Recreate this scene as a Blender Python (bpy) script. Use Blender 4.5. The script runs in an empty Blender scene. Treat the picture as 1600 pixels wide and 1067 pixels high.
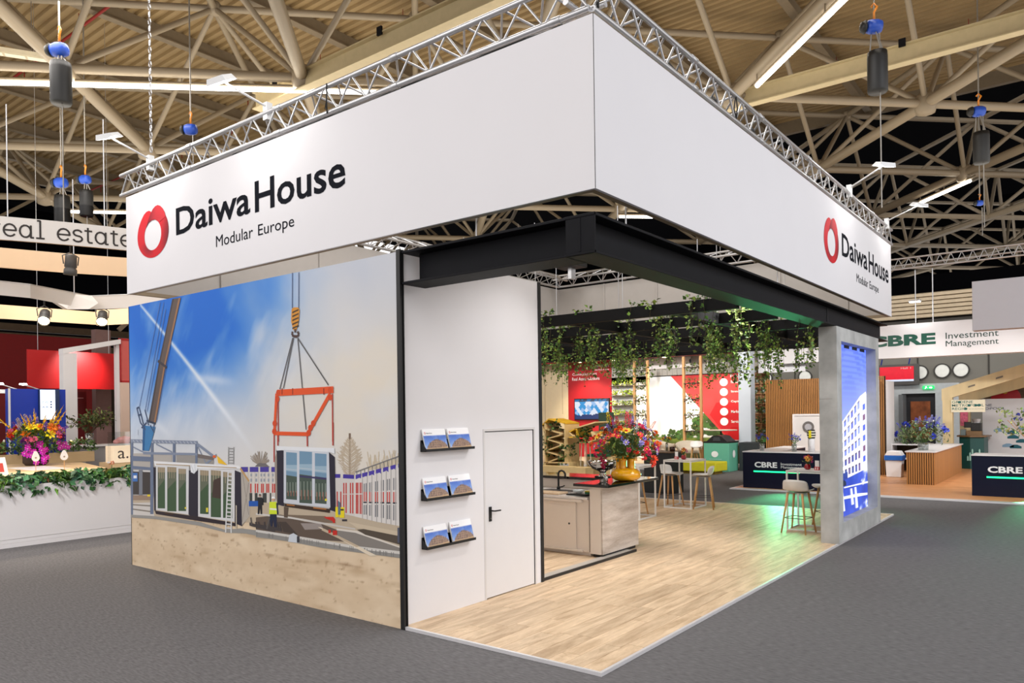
import bpy, bmesh, math, random
from math import sin, cos, pi, atan2, hypot, radians
from mathutils import Vector, Matrix
import numpy as np

C = bpy.context.scene.collection
SC = bpy.context.scene
RND = random.Random(11)

# ------------------------------------------------------------------ camera
CAM_P = Vector((5.596, -5.332, 2.2))
RIGHT = Vector((0.789248, 0.613932, -0.013260))
UP = Vector((0.010466, 0.008141, 0.999912))
FWD = Vector((-0.613985, 0.789317, 0.0))
cam = bpy.data.cameras.new('camera')
cam.sensor_width = 36.0
cam.lens = 26.32
cam.shift_y = 0.0694
cam.clip_end = 300
camo = bpy.data.objects.new('camera', cam)
C.objects.link(camo)
camo.matrix_world = Matrix(((RIGHT[0], UP[0], -FWD[0], CAM_P[0]),
                            (RIGHT[1], UP[1], -FWD[1], CAM_P[1]),
                            (RIGHT[2], UP[2], -FWD[2], CAM_P[2]),
                            (0, 0, 0, 1)))
SC.camera = camo

# ------------------------------------------------------------------ world, exposure
world = bpy.data.worlds.new('hall_air')
SC.world = world
world.use_nodes = True
bg = world.node_tree.nodes['Background']
bg.inputs['Color'].default_value = (1.0, 0.975, 0.97, 1)
bg.inputs['Strength'].default_value = 0.88
SC.view_settings.view_transform = 'Standard'
SC.view_settings.look = 'None'
SC.view_settings.exposure = 0.7
SC.view_settings.gamma = 1.0
SC.view_settings.use_curve_mapping = False
try:
    SC.cycles.max_bounces = 6
    SC.cycles.diffuse_bounces = 3
    SC.cycles.glossy_bounces = 3
    SC.cycles.transparent_max_bounces = 8
    SC.cycles.caustics_reflective = False
    SC.cycles.caustics_refractive = False
    SC.cycles.sample_clamp_indirect = 4.0
except Exception:
    pass


def lamp(name, kind, loc, power, col=(1, .95, .88), aim=None, size=1.0, size_y=None, spot=None, blend=.5):
    l = bpy.data.lights.new(name, kind)
    l.energy = power
    l.color = col
    if kind == 'AREA':
        l.shape = 'RECTANGLE'
        l.size = size
        l.size_y = size_y or size
    else:
        l.shadow_soft_size = size
    if kind == 'SPOT':
        l.spot_size = radians(spot)
        l.spot_blend = blend
    o = bpy.data.objects.new(name, l)
    C.objects.link(o)
    o.location = loc
    if aim is not None:
        d = Vector(aim) - Vector(loc)
        o.rotation_euler = d.to_track_quat('-Z', 'Y').to_euler()
    return o


# unseen area lights above the view, standing in for the hall's high-bay rows
for hx, hy, p, c in ((-6, -7, 270, (1, .97, .95)), (4, -7, 200, (1, .98, .97)), (13, 5, 860, (.88, .93, 1)), (-1, 4.5, 330, (1, .97, .94)), (-12, 0, 370, (1, .95, .9))):
    lamp('hall_fill', 'AREA', (hx, hy, 10.7), p, c, (hx, hy, 0), 5, 5)
lamp('hall_fill', 'SPOT', (-3.5, -6.0, 8.5), 1500, (1, .97, .96), (-9.6, .4, .5), .5, None, 38, .8)  # extra fill spot added to brighten the white planter, no fitting
# added upward fill that brightens roof deck and tubes, with no fittings
for hx, hy, p in ((-13, -3, 520), (-18, 5, 900), (-8, 13, 800), (3, 16, 480), (-27, 10, 500), (-14, 20, 500), (8, 22, 260)):
    lamp('roof_fill', 'AREA', (hx, hy, 8.0), p * .62, (1, .93, .80), (hx, hy, 20), 13, 13)

# ------------------------------------------------------------------ colour and materials


def lin(c):
    c = c / 255.0
    return c / 12.92 if c <= 0.04045 else ((c + 0.055) / 1.055) ** 2.4


def L3(c):
    return (lin(c[0]), lin(c[1]), lin(c[2]), 1.0)


MATS = {}


def M(name, rgb, rough=.5, metal=0.0, noise=.06, scale=6.0, bump=0.0, emit=0.0, spec=None, stretch=None, alpha=1.0, rand=0.0, coat=0.0):
    """principled material whose colour is broken up by a noise texture"""
    if name in MATS:
        return MATS[name]
    m = bpy.data.materials.new(name)
    m.use_nodes = True
    nt = m.node_tree
    b = nt.nodes['Principled BSDF']
    col = L3(rgb)
    b.inputs['Roughness'].default_value = rough
    b.inputs['Metallic'].default_value = metal
    if spec is not None:
        b.inputs['Specular IOR Level'].default_value = spec
    if coat:
        b.inputs['Coat Weight'].default_value = coat
    tc = nt.nodes.new('ShaderNodeTexCoord')
    mp = nt.nodes.new('ShaderNodeMapping')
    if stretch:
        mp.inputs['Scale'].default_value = stretch
    nt.links.new(tc.outputs['Object'], mp.inputs['Vector'])
    n = nt.nodes.new('ShaderNodeTexNoise')
    n.inputs['Scale'].default_value = scale
    n.inputs['Detail'].default_value = 5
    nt.links.new(mp.outputs['Vector'], n.inputs['Vector'])
    r = nt.nodes.new('ShaderNodeMapRange')
    r.inputs['From Min'].default_value = .25
    r.inputs['From Max'].default_value = .75
    r.inputs['To Min'].default_value = 1 - noise
    r.inputs['To Max'].default_value = 1 + noise
    nt.links.new(n.outputs['Fac'], r.inputs['Value'])
    mul = nt.nodes.new('ShaderNodeVectorMath')
    mul.operation = 'SCALE'
    mul.inputs[0].default_value = col[:3]
    src = r.outputs['Result']
    if rand:
        oi = nt.nodes.new('ShaderNodeObjectInfo')
        r2 = nt.nodes.new('ShaderNodeMapRange')
        r2.inputs['To Min'].default_value = 1 - rand
        r2.inputs['To Max'].default_value = 1 + rand
        nt.links.new(oi.outputs['Random'], r2.inputs['Value'])
        mm = nt.nodes.new('ShaderNodeMath')
        mm.operation = 'MULTIPLY'
        nt.links.new(src, mm.inputs[0])
        nt.links.new(r2.outputs['Result'], mm.inputs[1])
        src = mm.outputs[0]
    nt.links.new(src, mul.inputs['Scale'])
    nt.links.new(mul.outputs['Vector'], b.inputs['Base Color'])
    if bump:
        bp = nt.nodes.new('ShaderNodeBump')
        bp.inputs['Strength'].default_value = bump
        bp.inputs['Distance'].default_value = .02
        nt.links.new(n.outputs['Fac'], bp.inputs['Height'])
        nt.links.new(bp.outputs['Normal'], b.inputs['Normal'])
    if emit:
        nt.links.new(mul.outputs['Vector'], b.inputs['Emission Color'])
        b.inputs['Emission Strength'].default_value = emit
    if alpha < 1:
        b.inputs['Alpha'].default_value = alpha
    MATS[name] = m
    return m


def MV(name, rough=.6, emit=0.0, spec=.3):
    """material that takes its flat colours from the mesh (prints, leaves, petals)"""
    if name in MATS:
        return MATS[name]
    m = bpy.data.materials.new(name)
    m.use_nodes = True
    nt = m.node_tree
    b = nt.nodes['Principled BSDF']
    b.inputs['Roughness'].default_value = rough
    b.inputs['Specular IOR Level'].default_value = spec
    a = nt.nodes.new('ShaderNodeAttribute')
    a.attribute_name = 'Col'
    if emit:
        b.inputs['Base Color'].default_value = (.02, .02, .02, 1)
        nt.links.new(a.outputs['Color'], b.inputs['Emission Color'])
        b.inputs['Emission Strength'].default_value = emit
    else:
        nt.links.new(a.outputs['Color'], b.inputs['Base Color'])
    MATS[name] = m
    return m


def glass(name, tint=(.9, .95, .95), alpha=.25):
    if name in MATS:
        return MATS[name]
    m = bpy.data.materials.new(name)
    m.use_nodes = True
    nt = m.node_tree
    nt.nodes.clear()
    out = nt.nodes.new('ShaderNodeOutputMaterial')
    mix = nt.nodes.new('ShaderNodeMixShader')
    t = nt.nodes.new('ShaderNodeBsdfTransparent')
    t.inputs['Color'].default_value = (*tint, 1)
    g = nt.nodes.new('ShaderNodeBsdfGlossy')
    g.inputs['Roughness'].default_value = .03
    mix.inputs['Fac'].default_value = alpha
    nt.links.new(t.outputs[0], mix.inputs[1])
    nt.links.new(g.outputs[0], mix.inputs[2])
    nt.links.new(mix.outputs[0], out.inputs['Surface'])
    MATS[name] = m
    return m


# ------------------------------------------------------------------ mesh helpers


class MB:
    """collects faces (with optional flat colours) for ONE mesh object"""

    def __init__(s):
        s.v, s.f, s.c = [], [], []

    def face(s, pts, col=None):
        b = len(s.v)
        s.v.extend(tuple(p) for p in pts)
        s.f.append(tuple(range(b, b + len(pts))))
        s.c.append(col)
        return s

    def box(s, x0, x1, y0, y1, z0, z1, col=None):
        b = len(s.v)
        s.v += [(x0, y0, z0), (x1, y0, z0), (x1, y1, z0), (x0, y1, z0), (x0, y0, z1), (x1, y0, z1), (x1, y1, z1), (x0, y1, z1)]
        for q in ((0, 3, 2, 1), (4, 5, 6, 7), (0, 1, 5, 4), (1, 2, 6, 5), (2, 3, 7, 6), (3, 0, 4, 7)):
            s.f.append(tuple(b + i for i in q))
            s.c.append(col)
        return s

    def prism(s, poly, axis, a, b_, col=None):
        """poly: 2-d points in the two other axes (in axis order), extruded from a to b_"""
        def mk(p, t):
            return {'x': (t, p[0], p[1]), 'y': (p[0], t, p[1]), 'z': (p[0], p[1], t)}[axis]
        n = len(poly)
        b = len(s.v)
        s.v += [mk(p, a) for p in poly] + [mk(p, b_) for p in poly]
        s.f.append(tuple(b + i for i in range(n))[::-1])
        s.f.append(tuple(b + n + i for i in range(n)))
        s.c += [col, col]
        for i in range(n):
            j = (i + 1) % n
            s.f.append((b + i, b + j, b + n + j, b + n + i))
            s.c.append(col)
        return s

    def tube(s, pts, r, n=8, col=None, caps=True):
        pts = [Vector(p) for p in pts]
        rs = r if isinstance(r, (list, tuple)) else [r] * len(pts)
        rings = []
        prev = None
        for i, p in enumerate(pts):
            d = (pts[min(i + 1, len(pts) - 1)] - pts[max(i - 1, 0)])
            d = d.normalized() if d.length > 1e-9 else Vector((0, 0, 1))
            if prev is None:
                a = d.orthogonal().normalized()
            else:
                a = prev - d * prev.dot(d)
                a = a.normalized() if a.length > 1e-6 else d.orthogonal().normalized()
            prev = a
            bb = d.cross(a)
            base = len(s.v)
            for k in range(n):
                t = 2 * pi * k / n
                s.v.append(tuple(p + (a * cos(t) + bb * sin(t)) * rs[i]))
            rings.append(base)
        for a0, b0 in zip(rings[:-1], rings[1:]):
            for k in range(n):
                j = (k + 1) % n
                s.f.append((a0 + k, a0 + j, b0 + j, b0 + k))
                s.c.append(col)
        if caps:
            s.f.append(tuple(rings[0] + k for k in range(n))[::-1])
            s.f.append(tuple(rings[-1] + k for k in range(n)))
            s.c += [col, col]
        return s

    def lathe(s, prof, c=(0, 0, 0), n=20, col=None, sx=1, sy=1, caps=True):
        rings = []
        for r, z in prof:
            base = len(s.v)
            for k in range(n):
                t = 2 * pi * k / n
                s.v.append((c[0] + r * cos(t) * sx, c[1] + r * sin(t) * sy, c[2] + z))
            rings.append(base)
        for a0, b0 in zip(rings[:-1], rings[1:]):
            for k in range(n):
                j = (k + 1) % n
                s.f.append((a0 + k, a0 + j, b0 + j, b0 + k))
                s.c.append(col)
        if caps:
            s.f.append(tuple(rings[0] + k for k in range(n))[::-1])
            s.f.append(tuple(rings[-1] + k for k in range(n)))
            s.c += [col, col]
        return s

    def ball(s, c, r, n=8, m=5, col=None, sz=1.0):
        prof = [(r * sin(pi * (i + .02) / (m + .04)) if 0 < i < m else r * .05, -r * sz * cos(pi * i / m)) for i in range(m + 1)]
        return s.lathe(prof, c, n, col)

    def mesh(s, name):
        me = bpy.data.meshes.new(name)
        me.from_pydata(s.v, [], s.f)
        if any(c is not None for c in s.c):
            at = me.color_attributes.new('Col', 'FLOAT_COLOR', 'CORNER')
            arr = []
            for f, c in zip(s.f, s.c):
                if c is None:
                    c = (128, 128, 128)
                if c and isinstance(c[0], (tuple, list)):
                    for q in c:
                        arr += L3(q)
                else:
                    arr += list(L3(c)) * len(f)
            at.data.foreach_set('color', np.array(arr, dtype=np.float32))
        me.validate()
        return me


WL = {}


def obj(name, mb, mat, parent=None, smooth=False, kind=None, label=None):
    me = mb.mesh(name) if isinstance(mb, MB) else mb
    if mat is not None and not me.materials:
        me.materials.append(mat)
    if smooth:
        me.polygons.foreach_set('use_smooth', [True] * len(me.polygons))
    o = bpy.data.objects.new(name, me)
    C.objects.link(o)
    WL[o] = Vector((0, 0, 0))
    if parent is not None:
        o.parent = parent
        o.matrix_parent_inverse = Matrix.Translation(-WL[parent])
    if kind:
        o['kind'] = kind
    if label:
        o['label'] = label
    return o


def tag(o, label, cat, group=None, kind=None):
    o['label'] = label
    o['category'] = cat
    if group:
        o['group'] = group
    if kind:
        o['kind'] = kind
    return o


def thing(name, label, cat, loc=(0, 0, 0), group=None):
    o = bpy.data.objects.new(name, None)
    o.empty_display_size = .1
    C.objects.link(o)
    o.location = loc
    WL[o] = Vector(loc)
    return tag(o, label, cat, group)


def structure(o):
    o['kind'] = 'structure'
    return o


def dup(root, loc, rotz=0.0, label=None, group=None):
    r = root.copy()
    C.objects.link(r)
    r.location = loc
    r.rotation_euler = (0, 0, rotz)
    if label:
        r['label'] = label
    if group:
        r['group'] = group
    for ch in list(root.children):
        c = ch.copy()
        C.objects.link(c)
        c.parent = r
        for g in list(ch.children):
            d = g.copy()
            C.objects.link(d)
            d.parent = c
    return r


UNIT = {}


def rod(name, p0, p1, r, mat, parent=None, n=8, kind=None):
    """round bar between two points; bars of one material share one mesh"""
    key = (mat.name, n)
    if key not in UNIT:
        mb = MB().tube([(0, 0, 0), (0, 0, 1)], 1.0, n)
        me = mb.mesh('round_bar')
        me.materials.append(mat)
        me.polygons.foreach_set('use_smooth', [len(p.vertices) == 4 for p in me.polygons])
        UNIT[key] = me
    o = bpy.data.objects.new(name, UNIT[key])
    C.objects.link(o)
    p0, p1 = Vector(p0), Vector(p1)
    d = p1 - p0
    q = d.to_track_quat('Z', 'Y')
    o.rotation_mode = 'QUATERNION'
    o.rotation_quaternion = q
    o.location = p0
    o.scale = (r, r, d.length)
    if parent is not None:
        o.parent = parent
        o.matrix_parent_inverse = Matrix.Translation(-WL[parent])
    if kind:
        o['kind'] = kind
    return o


def bevel(o, w=.01, seg=2):
    m = o.modifiers.new('bevel', 'BEVEL')
    m.width = w
    m.segments = seg
    m.limit_method = 'ANGLE'
    return o


def text(name, s, mat, parent, o, U, V, w, h, bold=0.0, ext=.0015, spacing=1.0, label=None):
    """flat lettering fitted into a w x h rectangle spanned by unit vectors U, V from corner o"""
    cu = bpy.data.curves.new(name, 'FONT')
    cu.body = s
    cu.offset = bold
    cu.resolution_u = 3
    cu.space_character = spacing
    to = bpy.data.objects.new(name, cu)
    C.objects.link(to)
    me = bpy.data.meshes.new_from_object(to)
    C.objects.unlink(to)
    bpy.data.objects.remove(to)
    n = len(me.vertices)
    co = np.empty(n * 3, dtype=np.float32)
    me.vertices.foreach_get('co', co)
    co = co.reshape(-1, 3)
    mn, mx = co.min(0), co.max(0)
    o, U, V = Vector(o), Vector(U), Vector(V)
    N = U.cross(V).normalized()
    k = w / (mx[0] - mn[0])
    kh = h / (mx[1] - mn[1]) if h else k
    out = []
    for x, y, z in co:
        out += list(o + U * float((x - mn[0]) * k) + V * float((y - mn[1]) * kh) + N * ext)
    me.vertices.foreach_set('co', np.array(out, dtype=np.float32))
    me.materials.clear()
    me.update()
    return obj(name, me, mat, parent, label=label)


def layers(name, polys, put, mat, parent, step=.00006, start=.001):
    """flat print: list of (colour, [(u, v)...]) laid over each other in hair-thin layers"""
    mb = MB()
    for i, (c, pts) in enumerate(polys):
        mb.face([put(u, v, start + i * step) for u, v in pts], c)
    o = obj(name, mb, mat, parent)
    return o


def grid_print(name, u0, u1, v0, v1, nu, nv, fn, put, mat, parent, off=.0006):
    mb = MB()
    P = [[put(u0 + (u1 - u0) * i / nu, v0 + (v1 - v0) * j / nv, off) for i in range(nu + 1)] for j in range(nv + 1)]
    CC = [[fn(u0 + (u1 - u0) * i / nu, v0 + (v1 - v0) * j / nv) for i in range(nu + 1)] for j in range(nv + 1)]
    W = nu + 1
    mb.v = [p for row in P for p in row]
    flat = [c for row in CC for c in row]
    for j in range(nv):
        for i in range(nu):
            q = (j * W + i, j * W + i + 1, (j + 1) * W + i + 1, (j + 1) * W + i)
            mb.f.append(q)
            mb.c.append(tuple(flat[k] for k in q))
    return obj(name, mb, mat, parent)


_g = np.random.RandomState(5).rand(64, 64)


def vnoise(x, y):
    xi, yi = math.floor(x), math.floor(y)
    fx, fy = x - xi, y - yi
    fx, fy = fx * fx * (3 - 2 * fx), fy * fy * (3 - 2 * fy)
    a, b, c, d = _g[xi % 64, yi % 64], _g[(xi + 1) % 64, yi % 64], _g[xi % 64, (yi + 1) % 64], _g[(xi + 1) % 64, (yi + 1) % 64]
    return (a * (1 - fx) + b * fx) * (1 - fy) + (c * (1 - fx) + d * fx) * fy


def fbm(x, y, o=4):
    t, a = 0, .5
    for _ in range(o):
        t += a * vnoise(x, y)
        x, y, a = x * 2.03 + 7.1, y * 2.03 + 3.7, a * .5
    return t


def mix3(a, b, t):
    t = max(0, min(1, t))
    return tuple(a[k] + (b[k] - a[k]) * t for k in range(3))


def sstep(a, b, x):
    t = max(0, min(1, (x - a) / (b - a)))
    return t * t * (3 - 2 * t)


# ------------------------------------------------------------------ common materials
m_white = M('white_panel', (226, 224, 226), .55, noise=.012, scale=2)
m_fabric = M('white_banner_fabric', (228, 226, 229), .7, noise=.012, scale=1.2)
m_black = M('black_steel', (12, 12, 17), .6, noise=.2, scale=8, spec=.16)
m_blackp = M('matt_black_profile', (14, 14, 15), .5)
m_alu = M('aluminium', (206, 206, 208), .32, .75, noise=.06)
m_aluw = M('white_alu_frame', (232, 232, 232), .4, noise=.02)
m_steel = M('space_frame_paint', (138, 124, 103), .5, noise=.09, scale=3)
m_cream = M('cream_beam_paint', (182, 166, 130), .5, noise=.06)
m_chain = M('chain_steel', (150, 146, 140), .4, .6)
m_pine = M('beech_wood', (206, 158, 104), .5, noise=.14, scale=14, stretch=(1, 1, .15))
m_leaf = MV('leaf_green', .45)
m_petal = MV('petals', .55)
m_print = MV('printed_vinyl', .5, spec=.25)
m_print_gloss = MV('printed_gloss', .3, spec=.4)
m_dark = M('charcoal_lettering', (22, 24, 32), .85, noise=.02, spec=.08)
m_concrete = M('concrete_plaster', (176, 177, 175), .75, noise=.34, scale=2.4, bump=.2)

# ================================================================== THE HALL
# carpet with short directional pile
m_carpet = M('grey_carpet', (104, 102, 103), .95, noise=.30, scale=26, spec=.1, stretch=(.5, 2.2, 1), bump=.1)
structure(obj('floor', MB().box(-44, 26, -26, 46, -.1, 0), m_carpet))

m_deck = M('roof_deck', (146, 122, 84), .6, noise=.10, scale=1.3)
RY1, RX0, RZ = 29.3, -38.6, 15.25
ceil_root = thing('ceiling', 'ribbed beige steel roof deck over the hall', 'ceiling', (0, 0, 0))
del ceil_root['category'], ceil_root['label']
structure(ceil_root)
mb = MB()
y = -14.0
prof = []
while y < RY1 - .29:
    prof += [(y, RZ), (y + .13, RZ), (y + .17, RZ + .09), (y + .28, RZ + .09)]
    y += .32
prof.append((RY1, RZ))
for (a, za), (b, zb) in zip(prof[:-1], prof[1:]):
    mb.face([(RX0, a, za), (RX0, b, zb), (24, b, zb), (24, a, za)])
obj('roof_deck', mb, m_deck, ceil_root)
m_purlin = M('purlin_steel', (122, 108, 88), .5, noise=.08)
for k in range(-3, 8):
    px = -14.6 - (k - 0) * 4.243
    if px < RX0:
        continue
    for nm, bx in (('purlin', (px - .05, px + .05, -12, RY1, 14.82, RZ)),):
        mb = MB().box(*bx).box(px - .14, px + .14, -12, RY1, 14.80, 14.84)
        obj(nm, mb, m_purlin, ceil_root)
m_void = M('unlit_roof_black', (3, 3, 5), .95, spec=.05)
obj('roof_edge', MB().box(RX0 - .3, 24, RY1, RY1 + .25, 14.7, 15.6), m_purlin, ceil_root)
obj('roof_edge', MB().box(RX0 - .3, RX0, -12, RY1, 14.7, 15.6), m_purlin, ceil_root)
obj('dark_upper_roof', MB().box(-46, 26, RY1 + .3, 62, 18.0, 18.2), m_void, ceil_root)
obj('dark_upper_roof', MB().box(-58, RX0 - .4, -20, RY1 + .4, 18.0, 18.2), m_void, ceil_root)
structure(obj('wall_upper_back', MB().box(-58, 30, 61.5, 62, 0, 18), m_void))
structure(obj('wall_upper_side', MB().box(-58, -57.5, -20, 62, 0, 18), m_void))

# red sprinkler mains under the deck (along the ribs)
m_redpipe = M('red_pipe', (132, 26, 20), .45)
for q, (yy, xa, xb) in enumerate(((5.2, -26, -12.5), (11.6, -22, 6), (13.0, -38, -22), (24.0, -12, 12))):
    pr = thing('sprinkler_pipe', ['thin red sprinkler pipe under the deck above the long strip light', 'thin red sprinkler pipe high above the banner corner',
                                  'thin red sprinkler pipe over the curved lettered fascia', 'thin red sprinkler pipe above the cream crane rail'][q], 'pipe', (xa, yy, 14.7))
    rod('pipe', (xa, yy, 14.7), (xb, yy, 14.7), .045, m_redpipe, pr)
    x = xa + 1.5
    while x < xb:
        rod('drop', (x, yy, 14.7), (x, yy, 14.35), .02, m_redpipe, pr, 6)
        rod('hanger', (x + .3, yy, 14.7), (x + .3, yy, 15.2), .012, m_redpipe, pr, 5)
        x += 4.2

# ---- double-layer tubular space frame, diagonal to the stands
S2 = 2 ** .5 / 2


def uvp(u, v, z):
    u, v = u * 6, v * 6
    return Vector((-u * S2 + v * S2, u * S2 + v * S2, z))


def depth_uv(p):
    d = Vector(p) - CAM_P
    f = d.dot(FWD)
    if f < 2:
        return None
    return f, 800 + 1169.8 * d.dot(RIGHT) / f, 644.56 - 1169.8 * d.dot(UP) / f


def near_view(p, q):
    """keeps the bars that this end of the hall could show"""
    for t in (0, .25, .5, .75, 1):
        r = depth_uv(Vector(p).lerp(Vector(q), t))
        if r and -260 < r[1] < 1860 and -160 < r[2] < 700 and r[0] < 62:
            return True
    return False


frame = structure(thing('space_frame', '', '', (0, 0, 0)))
del frame['category'], frame['label']
U0, V0, ZB, ZT = 2.13, -1.46, 11.2, 14.5
bars = []
nodes = set()
for i in range(-2, 8):
    for j in range(-5, 9):
        b = (U0 + i, V0 + j, ZB)
        t = (U0 + i + .5, V0 + j + .5, ZT)
        for q, r in (((b[0] + 1, b[1], ZB), .165), ((b[0], b[1] + 1, ZB), .125)):
            bars.append((b, q, r))
        for q in ((t[0] + 1, t[1], ZT), (t[0], t[1] + 1, ZT)):
            bars.append((t, q, .105))
        for du in (-.5, .5):
            for dv in (-.5, .5):
                bars.append((b, (b[0] + du, b[1] + dv, ZT), .082))
vis = []
for b, q, r in bars:
    p0, p1 = uvp(*b), uvp(*q)
    if max(p0.y, p1.y) > (58 if min(p0.x, p1.x) > -14 else 36) or min(p0.x, p1.x) < -40:
        continue
    if near_view(p0, p1):
        vis.append(((p0 + p1).length and (((p0 + p1) / 2) - CAM_P).length, p0, p1, r))
        nodes.add(tuple(round(c, 3) for c in p0))
        nodes.add(tuple(round(c, 3) for c in p1))
vis.sort(key=lambda t: t[0])
far_mb = MB()
for k, (d, p0, p1, r) in enumerate(vis):
    if k < 240:
        rod('tube', p0, p1, r, m_steel, frame, 12)
    else:
        far_mb.tube([p0, p1], r, 6)
if far_mb.f:
    obj('distant_tubes', far_mb, m_steel, frame, kind='stuff')
for n in sorted(nodes, key=lambda n: (Vector(n) - CAM_P).length)[:70]:
    if n[2] < 12:
        o = obj('node', MB().lathe([(.10, -.34), (.26, -.28), (.30, -.1), (.30, .16), (.2, .3)], (0, 0, 0), 12), m_steel, frame, True)
    else:
        o = obj('node', MB().lathe([(.08, -.2), (.19, -.14), (.21, .1), (.14, .2)], (0, 0, 0), 10), m_steel, frame, True)
    o.location = n

# ---- hall walls
m_hallwall = M('concrete_hall_wall', (142, 140, 133), .85, noise=.10, scale=.5)
m_bulk = M('ribbed_timber_bulkhead', (196, 178, 150), .6, noise=.1, scale=4)
wb = structure(obj('wall_back', MB().box(-46, 24, 38, 38.4, 0, 6.7), m_hallwall))
x = -45.0
k = 0
while x < 23:
    if -22 < x < 14:
        obj('panel_joint', MB().box(x, x + .07, 37.97, 38.0, 0, 6.7), M('wall_joint', (78, 76, 72), .9), wb)
    x += 3.1
for k in range(6):
    z = 6.72 + k * .21
    mb = MB().prism([(37.2, z), (37.2, z + .15), (37.35, z + .2), (37.6, z + .2), (37.6, z)], 'x', -24, 14)
    obj('slat', mb, m_bulk, wb)
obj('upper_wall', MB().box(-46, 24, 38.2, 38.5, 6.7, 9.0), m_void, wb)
wl = structure(obj('wall_left', MB().box(-41, -40.6, -16, 38, 0, 6.0), M('dark_hall_wall', (70, 58, 46), .85, noise=.1)))
for z in (6.0, 6.5, 7.0):
    obj('slat', MB().box(-40.7, -40.3, -10, 36, z, z + .36), M('dark_timber_bulkhead', (96, 78, 58), .7, noise=.15), wl)

lamp('hall_fill', 'AREA', (1, 31, 9.0), 260, (1, .97, .92), (1, 38, 4.5), 14, 1.2)  # added wash on the back wall, emitter faces away from the camera
lamp('hall_fill', 'AREA', (-12, 31, 9.0), 120, (1, .97, .92), (-12, 38, 4.5), 8, 1.2)  # second added wash, further along the same wall
# round portholes in the concrete wall, in pairs
m_port = M('porthole_glass', (226, 226, 220), .2, emit=.25)
m_ring = M('porthole_ring', (70, 68, 66), .5)
PH = []
for k, (cx, cz) in enumerate(((-7.2, 3.98), (-6.0, 4.0), (-2.45, 3.98), (-1.45, 3.98), (-.46, 4.02), (.36, 4.03), (-10.6, 3.98), (-9.4, 3.98))):
    t = thing('porthole', 'round white porthole window in the grey concrete hall wall', 'window', (cx, 38, cz), 'portholes in the hall wall')
    t['label'] = ['round porthole above the slatted timber wall, nearer the ivy', 'round porthole above the slatted timber wall, next to the concrete column',
                  'round porthole half hidden by the red display board', 'second round porthole above the red display board', 'round porthole between the red display board and its twin',
                  'round porthole at the outer end of the grey wall row', 'round porthole behind the plant-clad timber wall', 'round porthole behind the white pillar'][k]
    del t['group']
    o = obj('rim', MB().lathe([(.32, 0), (.38, 0), (.38, .09), (.32, .09), (.32, 0)], (0, 0, 0), 28, caps=False), m_ring, t)
    o.rotation_euler = (pi / 2, 0, 0)
    o.location = (cx, 37.99, cz)
    o2 = obj('pane', MB().lathe([(.001, 0), (.325, 0), (.325, .05), (.27, .06), (.001, .06)], (0, 0, 0), 28), m_port, t)
    o2.rotation_euler = (pi / 2, 0, 0)
    o2.location = (cx, 37.99, cz)
for x, z in ((.55, 5.55),):
    pass

# doorway in the back wall with exit sign
d = structure(obj('door_1', MB().box(-3.6, -2.3, 37.7, 38.02, 0, 2.9).box(-.75, .3, 37.7, 38.02, 0, 2.9).box(-3.6, .3, 37.7, 38.02, 2.9, 3.4), M('pale_door_surround', (214, 221, 226), .5)))
obj('opening', MB().box(-2.3, -.75, 37.9, 38.0, 0, 2.9), M('dark_opening', (52, 52, 56), .8), d)
obj('door_leaf', MB().box(-2.3, -2.1, 37.0, 37.9, 0, 2.85), M('grey_door_leaf', (120, 124, 128), .5), d)
obj('far_hall', MB().box(-1.9, -1.0, 37.86, 37.9, .6, 2.5), M('orange_far_hall', (150, 84, 48), .8, noise=.5, scale=3), d)
es = thing('exit_sign', 'small green lit exit sign over the doorway in the back wall', 'sign', (-1.04, 37.6, 3.22))
m_exit = M('exit_green', (30, 170, 90), .4, emit=1.2)
bevel(obj('housing', MB().box(-1.30, -.78, 37.6, 37.7, 3.10, 3.28), m_exit, es), .01)
m_exw = M('exit_white', (240, 255, 245), .4, emit=1.2)
obj('running_figure', MB().face([(-1.2 + a * .07, 37.595, 3.12 + b * .07) for a, b in ((0, 0), (.6, .2), (1, 1), (1.6, .6), (1.7, .8), (1.2, 1.3), (1.3, 1.9), (.8, 1.9), (.2, 1.3), (.3, 1.1), (.7, 1.2), (.5, .6), (0, .2))]), m_exw, es)
obj('arrow', MB().face([(-1.0 + a * .08, 37.595, 3.13 + b * .08) for a, b in ((0, .4), (1, .4), (1, 0), (1.9, .75), (1, 1.5), (1, 1.1), (0, 1.1))]), m_exw, es)

# red display board hung before the wall
rb = thing('display_board', 'grey framed display board with a red screen hung by the back wall', 'display', (-2.4, 37.4, 3.6))
bevel(obj('frame', MB().box(-3.5, -1.42, 37.45, 37.6, 3.35, 4.42), M('board_frame', (96, 94, 92), .5), rb), .02)
obj('screen', MB().box(-3.25, -1.66, 37.42, 37.45, 3.62, 4.30), M('red_screen', (200, 16, 40), .4, emit=.5), rb)
obj('caption_strip', MB().box(-3.25, -1.66, 37.415, 37.42, 3.54, 3.64), M('pale_screen_strip', (190, 200, 220), .4, emit=.5), rb)
text('caption', 'Hall 1', M('white_print', (240, 240, 240), .5), rb, (-2.25, 37.412, 4.17), (1, 0, 0), (0, 0, 1), .46, .09)
for px in (-3.1, -1.8):
    rod('hanger', (px - .1, 37.5, 4.4), (px, 37.5, 4.9), .03, M('blue_hoist_body', (22, 50, 150), .4), rb, 6)

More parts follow.
